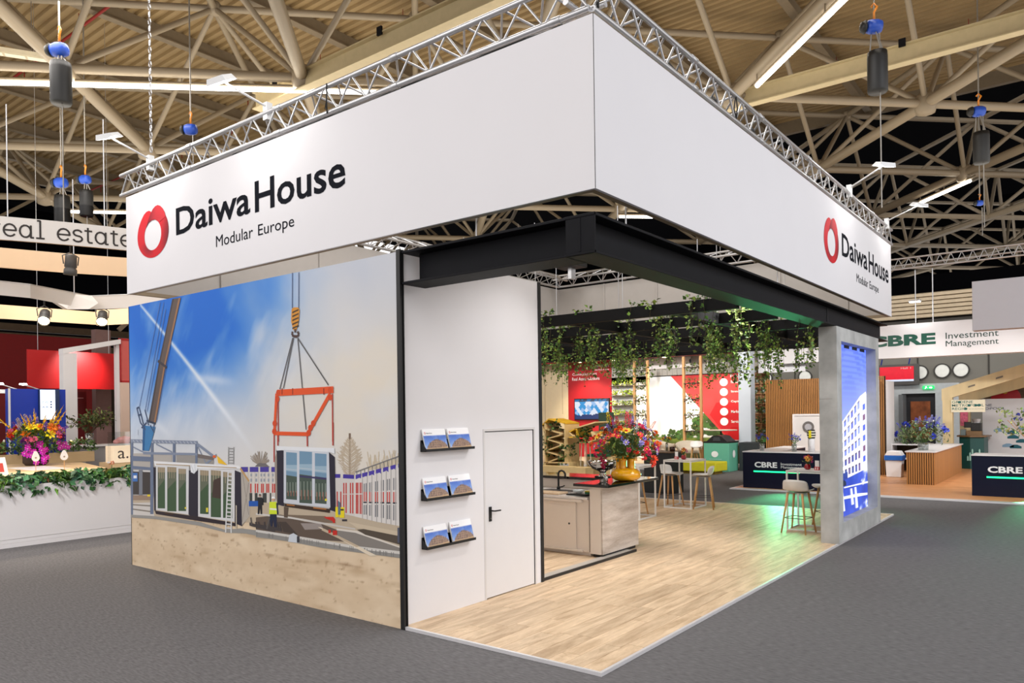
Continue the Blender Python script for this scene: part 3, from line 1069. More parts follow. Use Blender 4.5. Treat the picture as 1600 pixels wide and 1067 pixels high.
# ---- workers and small gear
def man(c,x,y,h,body,legs,head):
    poly(c,legs,(x-.10*h,y-.5*h),(x+.10*h,y-.5*h),(x+.11*h,y),(x+.03*h,y),(x,y-.3*h),(x-.04*h,y),(x-.12*h,y)); poly(c,body,(x-.12*h,y-.84*h),(x+.10*h,y-.84*h),(x+.12*h,y-.46*h),(x-.13*h,y-.46*h)); line(c,legs,.03,(x+.11*h,y-.8*h),(x+.14*h,y-.45*h))
    poly(c,head,*[(x+.055*h*cos(k*pi/4),y-.92*h+.06*h*sin(k*pi/4)) for k in range(8)]); poly(c,(235,235,235) if body!=(30,32,36) else (40,40,44),*[(x+.06*h*cos(-k*pi/6),y-.94*h+.07*h*sin(-k*pi/6)) for k in range(7)])
man(c3,122,740,225,(206,222,50),(32,38,62),(200,160,130)); line(c3,(230,232,220),.02,(98,600),(146,604)); man(c3,30,636,138,(30,32,36),(28,28,34),(180,140,120)); box(c2,(30,86,170),886,545,950,582)
poly(c3,(196,44,34),(474,655),(540,655),(552,672),(552,695),(540,700),(530,682),(490,668)); box(c3,(196,44,34),505,745,522,768);box(c3,(196,44,34),535,750,565,782)
box(c3,(228,208,36),554,586,578,658);box(c3,(228,208,36),582,588,616,662); box(c3,(60,56,30),582,600,612,612);box(c3,(60,56,60),600,672,635,686)
poly(c3,(200,206,214),(235,780),(262,768),(290,785),(288,835),(225,828)); box(c3,(60,60,66),286,790,304,832)
for x in(0,20,60,95,150,165): line(c3,(66,60,60),.03,(x,690),(x+6,735))
line(c3,(66,60,60),.04,(0,715),(180,745)); line(c2,(66,60,60),.04,(890,705),(1067,750)); line(c2,(90,84,80),.03,(900,660),(905,710));line(c2,(90,84,80),.03,(1030,660),(1010,740))
poly(c3,(92,112,130),(570,540),(590,560),(590,640),(572,640)); box(c3,(80,84,100),985,730,1003,835)

layers('printed_details', A, put_front, m_print, mural_print, .00001, .0012)

# black steel post between the mural and the cabin wall
cp = thing('corner_post', 'tall black steel post between the mural and the white door wall', 'post', (.05, .05, 0))
bevel(obj('flange', MB().box(-.021, .034, -.012, .004, 0, WT + .02), m_blackp, cp), .002, 1)
obj('flange', MB().box(-.021, .034, .036, .045, PT, WT + .02), m_blackp, cp)
obj('web', MB().box(-.021, .022, .004, .036, PT, WT + .02), m_blackp, cp)

# ---- cabin wall with the door
cw = thing('cabin_wall', 'white cabin wall with a flush door and three brochure shelves', 'wall', (0, 1.25, .03))
DY0, DY1, DZ = 1.335, 2.295, 1.985
mb = MB().box(-.10, 0, .101, DY0, PT, WT).box(-.0205, 0, .046, .101, PT, WT).box(-.10, 0, DY1, 2.42, PT, WT).box(-.10, 0, DY0, DY1, DZ, WT)
obj('panel', mb, m_white, cw)
obj('end_profile', MB().box(-.11, .014, 2.421, 2.475, PT, WT), m_blackp, cw)
dr = obj('door', MB().box(-.05, -.004, DY0 + .012, DY1 - .012, PT + .012, DZ - .012), M('white_door_leaf', (222, 220, 221), .45, noise=.01), cw)
obj('reveal', MB().box(-.09, -.06, DY0, DY1, PT, DZ), M('door_gap_grey', (120, 116, 112), .7), cw)
mb = MB().box(-.02, .006, DY0 - .028, DY0, PT, DZ + .028).box(-.02, .006, DY1, DY1 + .028, PT, DZ + .028).box(-.02, .006, DY0, DY1, DZ, DZ + .028)
obj('door_frame', mb, M('white_door_frame', (212, 209, 208), .45, noise=.01), cw)
hd = obj('handle', MB().box(-.004, .008, 1.40, 1.442, .93, 1.10).tube([(.005, 1.421, 1.055), (.055, 1.421, 1.055), (.06, 1.44, 1.053), (.055, 1.55, 1.05)], .009, 8), m_blackp, dr)
obj('keyhole', MB().lathe([(.001, 0), (.007, 0), (.007, .003), (.001, .003)], (0, 0, 0), 8), m_chain, dr)
bpy.context.view_layer.update()
C.objects[-1].location = (.009, 1.421, .965)
C.objects[-1].rotation_euler = (0, pi / 2, 0)
# rest of the cabin behind
cb = thing('cabin', 'white cabin box behind the mural wall', 'cabin', (-3, 1.3, 0))
obj('rear_panel', MB().box(-5.69, -.105, 2.36, 2.42, PT, WT - .02), m_white, cb)
obj('side_panel', MB().box(-5.79, -5.70, .11, 2.42, PT, WT - .02), m_white, cb)

# ---- brochure shelves with two brochures each
m_paper = M('brochure_paper', (236, 234, 233), .4, noise=.01)
SH = (('topmost', 1.80), ('middle', 1.285), ('lowest', .775))
for si, (which, z) in enumerate(SH):
    t = thing('brochure_shelf', 'black steel brochure shelf on the white cabin wall, %s of the three' % which, 'shelf', (0, .66, z), 'brochure shelves on the cabin wall')
    mb = MB().box(0, .085, .285, 1.06, z, z + .006).box(.08, .088, .285, 1.06, z, z + .028).box(0, .005, .285, 1.06, z, z + .12)
    obj('tray', mb, m_blackp, t)
    obj('end_cheek', MB().prism([(.285, z), (.285, z + .09)], 'x', 0, .01) if False else MB().face([(0, .285, z), (.085, .285, z), (.085, .285, z + .028), (0, .285, z + .12)]).face([(0, .289, z), (0, .289, z + .12), (.085, .289, z + .028), (.085, .289, z)]), m_blackp, t)
    for bi in range(2):
        y0 = .295 + bi * .385 + (.0, .012, .02)[si] * bi
        y1 = y0 + .345
        tilt = .06
        zb, hh = z + .008, .245
        base = Vector((.076, y0, zb))
        U = Vector((0, 1, 0))
        V = Vector((-.066, 0, hh)).normalized()
        N = U.cross(V).normalized()
        if N.x < 0:
            N = -N
        b = thing('brochure', 'white landscape brochure with a blue building picture, %s on the %s shelf' % ('nearer the black post' if bi == 0 else 'nearer the door', which), 'brochure', tuple(base), 'brochures on the cabin wall')
        W_, H_ = y1 - y0, .235
        th = .012 + .006 * ((si + bi) % 2)

        def q(u, v, n):
            return base + U * u + V * v + N * n
        mb = MB()
        P8 = [q(0, 0, -th), q(W_, 0, -th), q(W_, H_, -th), q(0, H_, -th), q(0, 0, 0), q(W_, 0, 0), q(W_, H_, 0), q(0, H_, 0)]
        mb.v = [tuple(p) for p in P8]
        mb.f = [(0, 3, 2, 1), (4, 5, 6, 7), (0, 1, 5, 4), (1, 2, 6, 5), (2, 3, 7, 6), (3, 0, 4, 7)]
        mb.c = [None] * 6
        obj('pages', mb, m_paper, b)

        def cov(u, v):
            if v > .70:
                return (238, 237, 238)
            c = mix3((150, 180, 224), (66, 104, 190), v / .7)
            c = mix3(c, (228, 232, 240), .5 * max(0, fbm(u * 6, v * 5) - .45) * 2)
            roof = .52 - 1.5 * (u - .55) ** 2
            if v < roof and .08 < u < .99:
                n = fbm(u * 30, v * 26, 2)
                c = mix3((118, 92, 78), (186, 156, 132), n * 1.2)
                if int(u * 26) % 2 == 0 and int(v * 24) % 2 == 0:
                    c = (88, 76, 76)
            if v < .10 + .05 * u:
                c = mix3((176, 140, 104), (206, 178, 140), fbm(u * 9, v * 9))
            return c
        put = lambda u, v, n, q=q, W_=W_, H_=H_: tuple(q(u * W_, v * H_, .0006 + n))
        cv = grid_print('cover', 0, 1, 0, 1, 30, 22, cov, put, m_print_gloss, b, 0)
        mk = MB()
        cen = (.085, .82)
        for k in range(10):
            a0, a1 = 2 * pi * k / 10, 2 * pi * (k + 1) / 10
            mk.face([put(cen[0] + .018 * cos(a0), cen[1] + .03 * sin(a0), .001), put(cen[0] + .03 * cos(a0), cen[1] + .055 * sin(a0), .001), put(cen[0] + .03 * cos(a1), cen[1] + .055 * sin(a1), .001), put(cen[0] + .018 * cos(a1), cen[1] + .03 * sin(a1), .001)])
        obj('emblem', mk, M('emblem_red', (208, 40, 50), .5), cv)
        text('title', 'Daiwa House', m_dark, cv, put(.14, .79, .001), U, V, W_ * .26, H_ * .05, .01, 0.0004)

# ---- hanging banner ring
HZ0, HZ1 = 4.05, 5.5
hb = thing('hanging_banner', 'large white box banner ring with red ring emblem hung above the stand', 'banner', (-1.7, 5.7, HZ0))
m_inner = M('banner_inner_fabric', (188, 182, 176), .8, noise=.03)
HX0, HX1, HY1 = -5.83, 2.355, 11.48
hb_f = obj('banner_panel', MB().box(HX0, HX1 - .004, 0, .03, HZ0, HZ1), m_fabric, hb)
hb_r = obj('banner_panel', MB().box(HX1 - .03, HX1, .031, HY1, HZ0, HZ1).box(HX1 - .0039, HX1, .0041, .031, HZ0, HZ1), m_fabric, hb)
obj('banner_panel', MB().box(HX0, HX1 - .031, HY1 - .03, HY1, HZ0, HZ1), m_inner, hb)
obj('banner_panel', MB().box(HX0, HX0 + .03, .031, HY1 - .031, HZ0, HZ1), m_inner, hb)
obj('corner_seam', MB().box(HX1 - .0038, HX1 + .001, -.001, .0038, HZ0 + .002, HZ1 + .001), M('seam_grey', (60, 58, 58), .6), hb)
m_frame_br = M('banner_frame_tan', (150, 132, 106), .5, .2, noise=.08)
for a in ((HX0 + .031, HX1 - .031, .032, .085, HZ0, HZ0 + .05), (HX1 - .09, HX1 - .032, .086, HY1 - .091, HZ0, HZ0 + .05), (HX0 + .031, HX1 - .031, HY1 - .09, HY1 - .031, HZ0, HZ0 + .05), (HX0 + .031, HX0 + .09, .086, HY1 - .091, HZ0, HZ0 + .05)):
    obj('bottom_frame', MB().box(*a), m_frame_br, hb)
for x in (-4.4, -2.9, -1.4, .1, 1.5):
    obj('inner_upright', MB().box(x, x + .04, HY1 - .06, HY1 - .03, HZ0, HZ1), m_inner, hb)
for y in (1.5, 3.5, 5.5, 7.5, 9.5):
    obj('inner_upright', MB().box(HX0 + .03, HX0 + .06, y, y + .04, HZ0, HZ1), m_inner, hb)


degrees_ = lambda t: math.degrees(t) % 360


def emblem(name, O, U, V, w, h, parent):
    """red ring whose band crosses over itself at the top"""
    O, U, V = Vector(O), Vector(U), Vector(V)
    N = U.cross(V).normalized()
    mb = MB()
    nseg = 72

    def outer(t):
        x, y = .5 * cos(t), .47 * sin(t)
        if sin(t) > 0:
            y += .055 * sin(t) ** 2
            y -= .09 * math.exp(-((degrees_(t) - 98) / 11) ** 2)
        return x, y

    def put(x, y, n):
        return tuple(O + U * (w * (.5 + x)) + V * (h * (.47 + y)) + N * n)
    hole = lambda t: (.27 * cos(t), -.02 + .30 * sin(t))

    def shade(t, r):
        # r 0 inner .. 1 outer ; printed tone of the folded band
        c = mix3((206, 16, 32), (222, 44, 56), .5 + .5 * sin(t))
        d = (t - radians(200)) % (2 * pi)
        if d < radians(75):
            c = mix3(c, (126, 24, 40), (1 - r) * sin(pi * d / radians(75)) * .85)
        d = (t - radians(300)) % (2 * pi)
        if d < radians(100):
            c = mix3(c, (104, 22, 36), r * sin(pi * d / radians(100)) * .9)
        return tuple(int(q) for q in c)
    # main band
    for k in range(nseg):
        t0, t1 = radians(100) + 2 * pi * k / nseg, radians(100) + 2 * pi * (k + 1) / nseg
        (a0, b0), (a1, b1), (c0, d0), (c1_, d1) = hole(t0), hole(t1), outer(t0), outer(t1)
        prev = None
        for j in range(4):
            r0, r1 = j / 4, (j + 1) / 4
            P = lambda a, b, c, d, r: put(a + (c - a) * r, b + (d - b) * r, .004)
            mb.face([P(a0, b0, c0, d0, r0), P(a0, b0, c0, d0, r1), P(a1, b1, c1_, d1, r1), P(a1, b1, c1_, d1, r0)],
                    (shade(t0, r0), shade(t0, r1), shade(t1, r1), shade(t1, r0)))
    # the lobe that laps over at the top, with its shaded fold
    lob = [(-.20, .17), (-.13, .30), (-.05, .42), (.02, .49), (.10, .53), (.18, .535), (.26, .50), (.33, .44), (.39, .35), (.42, .26), (.22, .19), (.08, .272), (-.03, .274), (-.12, .245)]
    left = [(-.40, .29), (-.34, .37), (-.27, .44), (-.19, .48), (-.11, .485), (-.05, .46), (-.02, .42), (-.10, .33), (-.20, .17), (-.3, .2)]
    mb.face([put(x, y, .006) for x, y in left], (216, 34, 46))
    cols = []
    for x, y in lob:
        cols.append(tuple(int(q) for q in mix3((128, 24, 40), (214, 50, 60), sstep(-.2, .22, x + .1 * (y - .3)))))
    mb.face([put(x, y, .0075) for x, y in lob], tuple(cols))
    return obj(name, mb, m_print, parent)


FU, FV = (1, 0, 0), (0, 0, 1)
emblem('emblem', (-5.48, 0, 4.49), FU, FV, .90, .72, hb_f)
text('lettering', 'Daiwa', m_dark, hb_f, (-4.38, 0, 4.70), FU, FV, 1.78, .375, .016, .003)
text('lettering', 'House', m_dark, hb_f, (-2.50, 0, 4.685), FU, FV, 1.70, .385, .016, .003)
text('subtitle', 'Modular', m_dark, hb_f, (-3.38, 0, 4.395), FU, FV, .83, .145, .0, .003)
text('subtitle', 'Europe', m_dark, hb_f, (-2.44, 0, 4.355), FU, FV, .72, .178, .0, .003)
RU, RV = (0, 1, 0), (0, 0, 1)
emblem('emblem', (HX1, 6.66, 4.49), RU, RV, .84, .72, hb_r)
text('lettering', 'Daiwa', m_dark, hb_r, (HX1, 7.70, 4.70), RU, RV, 1.74, .375, .016, .003)
text('lettering', 'House', m_dark, hb_r, (HX1, 9.55, 4.685), RU, RV, 1.66, .385, .016, .003)
text('subtitle', 'Modular', m_dark, hb_r, (HX1, 8.64, 4.395), RU, RV, .84, .145, .0, .003)
text('subtitle', 'Europe', m_dark, hb_r, (HX1, 9.59, 4.355), RU, RV, .73, .178, .0, .003)

# ---- box truss ring that carries the banner
tr = thing('banner_truss', 'silver lattice truss ring along the top edge of the white banner', 'truss', (-1.7, 5.7, 5.55))
brace_n = 0
stuff_mb = MB()


def truss(A, B, inward, front=True):
    """two outer chords one above the other, a third half way up on the inner side"""
    global brace_n
    A, B, inward = Vector(A), Vector(B), Vector(inward)
    up = Vector((0, 0, 1))
    L = (B - A).length
    D = (B - A) / L
    top, bot, apx = up * .30, Vector((0, 0, 0)), up * .15 + inward * .27
    for off in (top, bot, apx):
        rod('chord', A + off, B + off, .029, m_alu, tr, 10)
    n = int(L / .44)
    for k in range(n):
        s0, s1, sm = L * k / n, L * (k + 1) / n, L * (k + .5) / n
        P = [(A + D * s0 + bot, A + D * sm + top), (A + D * sm + top, A + D * s1 + bot), (A + D * s0 + top, A + D * sm + apx), (A + D * sm + apx, A + D * s1 + top), (A + D * s0 + bot, A + D * sm + apx)]
        for a, b in P:
            if front and brace_n < 290:
                rod('brace', a, b, .0115, m_alu, tr, 6)
                brace_n += 1
            else:
                stuff_mb.tube([a, b], .010, 5)
    k = 2.0
    while k < L:
        for off in (top, bot, apx):
            o = A + D * k + off
            rod('coupler', o - D * .06, o + D * .06, .036, m_alu, tr, 10)
        k += 2.0


TZ = 5.57
truss((-6.05, .03, TZ), (2.30, .03, TZ), (0, 1, 0))
truss((2.32, .05, TZ), (2.32, 11.75, TZ), (-1, 0, 0))
truss((-5.8, 11.45, TZ), (2.3, 11.45, TZ), (0, -1, 0), False)
truss((-5.8, .3, TZ), (-5.8, 11.45, TZ), (1, 0, 0), False)
obj('rear_braces', stuff_mb, m_alu, tr, kind='stuff')
# cables tied along the truss
m_cable = M('black_cable', (16, 16, 17), .5)
for lab, pts in (('black power cable bundle lying in the truss along the long banner side', [(2.16, .5 + k * .3, 5.68 + .06 * sin(k * 1.7) + .03 * cos(k * 3.1)) for k in range(30)]),
                 ('black looped cables sagging in the truss near the banner corner', [(2.2 + .06 * sin(k * 2.0), .9 + k * .13, 5.68 - .09 * abs(sin(k * 1.1))) for k in range(34)]),
                 ('thin cables lying along the truss over the short banner side', [(-5.6 + k * .27, .2, 5.62 + .02 * sin(k * 1.3)) for k in range(29)])):
    t = thing('cable_bundle', lab, 'cable', pts[0])
    obj('cable', MB().tube(pts, .05 if 'bundle' in lab else .018, 6), m_cable, t, True)
    obj('cable', MB().tube([(p[0] - .05, p[1], p[2] + .035 * sin(i * 2.3)) for i, p in enumerate(pts)], .018 if 'bundle' in lab else .012, 6), m_cable, t, True)
for k, (x, y) in enumerate(((-1.1, .0), (2.33, .12), (2.33, 3.2))):
    t = thing('cable_tie', ['black cable tie on the truss over the short banner side', 'black cable tie at the truss corner', 'black cable tie on the truss over the long banner side'][k], 'cable', (x, y, 5.6))
    obj('loop', MB().tube([(x, y - .0, 5.55), (x + .03, y - .03, 5.7), (x, y, 5.88), (x - .03, y + .02, 5.72), (x + .02, y - .04, 5.58)], .008, 5), m_cable, t)
# speaker box on the rear truss
t = thing('speaker_box', 'black box fixture sitting on the rear truss inside the ring', 'speaker', (-4.9, 10.4, 5.9))
bevel(obj('cabinet', MB().box(-5.3, -4.6, 10.5, 11.0, 5.88, 6.25), m_blackp, t), .02)
obj('bracket', MB().box(-5.0, -4.9, 10.7, 10.9, 5.6, 5.88), m_alu, t)

# ---- arm lamps washing the banner
m_lens = M('lamp_lens', (255, 250, 240), .3, emit=10, noise=0)


def arm_lamp(lab, base, head, aim, power):
    t = thing('arm_lamp', lab, 'lamp', base, 'arm floodlights on the banner truss')
    base, head = Vector(base), Vector(head)
    d = (head - base).normalized()
    rod('arm', base, head, .014, m_aluw, t, 8)
    obj('clamp', MB().box(base.x - .04, base.x + .04, base.y - .04, base.y + .04, base.z - .16, base.z + .05), m_aluw, t)
    side = d.cross(Vector((0, 0, 1))).normalized()
    down = (Vector(aim) - head).normalized()
    fw = side.cross(down).normalized()
    mb = MB()
    c = head
    pr = [(-.16, -.09), (.16, -.09), (.16, .09), (-.16, .09)]
    lo = [c + side * a + fw * b + down * .03 for a, b in pr]
    hi = [c + side * a * .8 + fw * b * .8 - down * .04 for a, b in pr]
    mb.v = [tuple(p) for p in lo + hi]
    mb.f = [(4, 5, 6, 7), (0, 1, 5, 4), (1, 2, 6, 5), (2, 3, 7, 6), (3, 0, 4, 7)]
    mb.c = [None] * 5
    obj('lamp_head', mb, m_aluw, t)
    obj('lens', MB().face([c + side * a * .92 + fw * b * .9 + down * .028 for a, b in pr]), m_lens, t)
    lamp('arm_light', 'AREA', tuple(c + down * .05), power, (1, .97, .93), aim, .3, .16)
    return t


AR = (('arm floodlight above the subtitle lettering, over the middle of the short banner side', (-2.3, .06, 5.95), (-2.2, -.62, 6.02), (-2.0, .1, 4.6)),
      ('arm floodlight above the red emblem at the outer end of the short banner side', (-5.2, .06, 5.95), (-4.98, -.62, 6.04), (-4.7, .1, 4.6)),
      ('arm floodlight with a starry glare above the long banner side', (2.32, 8.38, 5.97), (2.97, 7.9, 6.11), (2.3, 7.8, 4.6)),
      ('arm floodlight at the far end of the long banner side', (2.32, 11.3, 5.97), (2.97, 10.96, 6.11), (2.3, 10.7, 4.6)))
for (lab, b, h, aim), p in zip(AR, (4.6, 6, 4.5, 6)):
    arm_lamp(lab, b, h, aim, p)

# ---- black steel beams under the banner
BZ0, BZ1 = 3.52, 3.86


def ibeam(name, lab, axis, a, b, c0, fw, mat=m_black):
    """I section along x or y; c0 centre of the section across, fw flange width"""
    cc = {'x': (a, c0, BZ0), 'y': (c0, a, BZ0)}[axis]
    t = thing(name, lab, 'beam', cc)

    def bx(nm, w, z0, z1):
        q = MB().box(a, b, c0 - w, c0 + w, z0, z1) if axis == 'x' else MB().box(c0 - w, c0 + w, a, b, z0, z1)
        return bevel(obj(nm, q, mat, t), .003, 1)
    bx('bottom_flange', fw / 2, BZ0, BZ0 + .025)
    bx('top_flange', fw / 2, BZ1 - .025, BZ1)
    if axis == 'x':
        a += .10
    bx('web', .012, BZ0 + .025, BZ1 - .025)
    return t


t = ibeam('steel_beam', 'black steel I-beam running from the cabin post to the stand corner', 'x', .036, 2.06, .18, .34)
t2 = ibeam('steel_beam', 'long black steel I-beam from the stand corner over the concrete column', 'y', 0.0, 11.15, 2.19, .30)
obj('end_plate', MB().box(2.05, 2.34, .005, .02, BZ0, BZ1), m_black, t2)
obj('splice_plate', MB().box(2.202, 2.212, 7.34, 7.36, BZ0, BZ1), m_blackp, t2)
for x, y in ((.9, .18), (2.19, .8), (2.19, 5.0)):
    rod('hanging_wire', (x, y, BZ1), (x, y + .02, TZ), .008, m_alu, t if y < .5 else t2, 5)
for i in range(4):
    obj('bolt', MB().lathe([(.016, 0), (.016, .012), (.006, .014)], (2.06 + .07 * i, .10 + .02 * i, BZ0 + .025), 6), m_alu, t2)

# ---- concrete-look column with the tall lit screen
CY0, CY1, CX0, CX1, CZ = 7.28, 10.22, 2.085, 2.362, 3.515
SY0, SY1, SZ0, SZ1 = 7.56, 9.98, .34, 3.29
cc = thing('concrete_column', 'concrete-look column holding a tall glowing building screen', 'column', (2.22, 8.75, .03))
mb = MB().box(CX0, CX1, CY0, SY0, PT, CZ).box(CX0, CX1, SY1, CY1, PT, CZ).box(CX0, CX1, SY0, SY1, PT, SZ0).box(CX0, CX1, SY0, SY1, SZ1, CZ)
obj('shell', mb, m_concrete, cc)
obj('back_panel', MB().box(CX0, CX0 + .06, SY0, SY1, SZ0, SZ1), m_blackp, cc)
for z in (1.2, 2.35):
    obj('form_joint', MB().box(CX0 - .001, CX0 + .2, CY0 - .002, CY0 + .001, z, z + .006), M('form_joint_grey', (138, 136, 131), .8), cc)
scr = obj('screen_housing', MB().box(2.146, 2.19, SY0, SY1, SZ0, SZ1), m_blackp, cc)
m_screen = MV('led_screen', .3, emit=.78)
put_scr = lambda u, v, off: (2.19 + off, u, v)


def scr_fn(y, z):
    s = (y - SY0) / (SY1 - SY0)
    v = (z - SZ0) / (SZ1 - SZ0)
    c = mix3((178, 184, 255), (84, 112, 246), sstep(.35, 1.0, v))
    c = mix3(c, (52, 84, 240), .4 * (fbm(s * 5, v * 9) - .4))
    c = mix3(c, (180, 180, 255), .55 * sstep(.55, 1, s) * sstep(1, .55, v))
    if v > .45 and (int(v * 62 + 6 * (s - .5) ** 2 * v) % 2):
        c = mix3(c, (130, 160, 255), .5)
    if v < .25:
        c = mix3((26, 50, 164), (60, 96, 230), fbm(s * 8, v * 10))
        c = mix3(c, (245, 248, 255), sstep(.60, .72, fbm(s * 5 + v * 4, v * 12 + 8)))
    return c


g = grid_print('picture', SY0, SY1, SZ0, SZ1, 48, 90, scr_fn, put_scr, m_screen, scr, .0008)
W_, H_ = SY1 - SY0, SZ1 - SZ0
sp = lambda u, v: (SY0 + u * W_, SZ0 + v * H_)
LY = []
bld = lambda u: .44 + .26 * u       # eave line climbs to the corner
LY.append(((250, 246, 255), [sp(0, .20), sp(0, .47), sp(.80, .705), sp(.98, .735), sp(1, .72), sp(1, .245), sp(.8, .235)]))
LY.append(((224, 226, 255), [sp(.82, .24), sp(.82, .70), sp(.98, .73), sp(1, .72), sp(1, .25)]))
for r in range(6):
    for k in range(8):
        u0 = .03 + k * .098
        u1 = u0 + .058
        f = lambda u: (.465 + .295 * u) - .235 * (u * .0)
        zt = lambda u: .22 + (f(u) - .22) * (1 - (r + .18) / 6.1)
        zb = lambda u: .22 + (f(u) - .22) * (1 - (r + .80) / 6.1)
        col = [(120, 140, 246), (150, 168, 255), (96, 112, 214)][(r * 3 + k) % 3] if r < 4 else [(74, 84, 170), (110, 90, 150), (60, 70, 160)][k % 3]
        LY.append((col, [sp(u0, zb(u0)), sp(u1, zb(u1)), sp(u1, zt(u1)), sp(u0, zt(u0))]))
        LY.append(((70, 60, 96), [sp(u0, zt(u0) - .008), sp(u1, zt(u1) - .008), sp(u1, zt(u1)), sp(u0, zt(u0))]))
    LY.append(([(60, 84, 220), (120, 70, 110), (70, 100, 240)][r % 3], [sp(.87, .29 + r * .065), sp(.94, .295 + r * .066), sp(.94, .33 + r * .066), sp(.87, .325 + r * .065)]))
LY.append(((40, 56, 150), [sp(0, .20), sp(.40, .215), sp(.40, .255), sp(0, .245)]))
for a, b in ((.02, .16), (.22, .36)):
    LY.append(((24, 28, 70), [sp(a, .175), sp(b, .178), sp(b - .01, .20), sp(b - .05, .212), sp(a + .04, .21), sp(a, .195)]))
for u, dv in ((.05, .0), (.25, .012), (.5, .03), (.62, .0)):
    LY.append(((240, 244, 255), [sp(u, .02 + dv), sp(u + .07, .02 + dv), sp(u + .02, .15), sp(u - .03, .15)]))
LY.append(((250, 250, 255), [sp(.2, .105), sp(.98, .075), sp(.98, .088), sp(.7, .105), sp(.2, .12)]))
LY.append(((250, 250, 255), [sp(.3, .165), sp(1, .15), sp(1, .16), sp(.3, .172)]))
layers('picture_details', LY, put_scr, m_screen, scr, .00005, .0014)
for k in range(4):
    obj('panel_clip', MB().box(2.15, 2.20, SY0 + .3 + k * .55, SY0 + .62 + k * .55, SZ1 - .05, SZ1), m_blackp, scr)

# ================================================================== INSIDE THE STAND
# ---- hanging black pergola with trailing ivy
pg = thing('pergola', 'black timber grid hung over the bar and trailing with ivy', 'pergola', (-1.7, 7.7, 3.5))
GZ0, GZ1 = 3.5, 3.66
GY = (4.05, 5.55, 7.1, 8.7, 10.1, 11.2)
m_perg = M('pergola_black', (9, 9, 11), .6, spec=.2)
GX = (-5.4, -4.0, -2.3, -.6, 1.1)
for y in GY:
    bevel(obj('cross_beam', MB().box(-5.5, 2.0, y - .045, y + .045, GZ0, GZ1), m_perg, pg), .004, 1)
for x in GX:
    for a, b in zip(GY[:-1], GY[1:]):
        obj('joist', MB().box(x - .045, x + .045, a + .046, b - .046, GZ0, GZ1), m_perg, pg)
for x in GX[1:]:
    for y in (GY[1], GY[3]):
        rod('hanging_wire', (x, y, GZ1), (x, y, 5.6), .006, m_alu, pg, 5)


def leaf(mb, p, n, size, col, aspect=.75, droop=.2):
    p, n = Vector(p), Vector(n)
    n = n.normalized() if n.length > 1e-5 else Vector((0, 0, 1))
    a = n.orthogonal().normalized()
    t = RND.uniform(0, 2 * pi)
    u = (a * cos(t) + n.cross(a) * sin(t)).normalized()
    w = n.cross(u)
    tip = p + u * size - n * size * droop
    l = p + u * size * .45 + w * size * .5 * aspect + n * size * .06
    r = p + u * size * .45 - w * size * .5 * aspect + n * size * .06
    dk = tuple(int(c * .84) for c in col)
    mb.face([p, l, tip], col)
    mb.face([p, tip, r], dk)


def gcol(base, v=.25):
    k = 1 + RND.uniform(-v, v)
    return tuple(max(0, min(255, int(c * k * (1 + RND.uniform(-.08, .08))))) for c in base)


def rv():
    return Vector((RND.uniform(-1, 1), RND.uniform(-1, 1), RND.uniform(-1, 1)))


IVY = ((122, 152, 62), (94, 130, 52), (150, 172, 84), (70, 104, 44))


def ivy(x, y, drop, width, strands, dens, lab, ztop=GZ1):
    t = thing('hanging_ivy', lab, 'ivy', (x, y, ztop), 'ivy trailing from the pergola')
    lv, st = MB(), MB()
    for s in range(strands):
        sx = x + RND.uniform(-width, width)
        sy = y + RND.choice((-1, 1)) * RND.uniform(.05, .12)
        L = drop * RND.uniform(.45, 1.0)
        pts = [Vector((sx, y, ztop + .02)), Vector((sx, sy, ztop + .03))]
        z = ztop
        cx, cy = sx, sy
        while z > ztop - L - .12:
            z -= .07
            cx += RND.uniform(-.022, .022)
            cy += RND.uniform(-.015, .015)
            pts.append(Vector((cx, cy, z)))
        st.tube(pts, .0035, 3, (84, 76, 48), False)
        for p in pts:
            for k in range(dens):
                q = p + rv() * .045
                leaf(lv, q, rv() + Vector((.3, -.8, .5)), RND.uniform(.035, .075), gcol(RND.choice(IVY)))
    for k in range(int(26 * width / .25)):
        p = Vector((x + RND.uniform(-width, width) * 1.2, y + RND.uniform(-.09, .09), ztop + RND.uniform(.0, .07)))
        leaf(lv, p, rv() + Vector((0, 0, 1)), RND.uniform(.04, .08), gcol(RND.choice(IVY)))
    obj('stems', st, m_leaf, t, kind='stuff')
    obj('foliage', lv, m_leaf, t, kind='stuff')


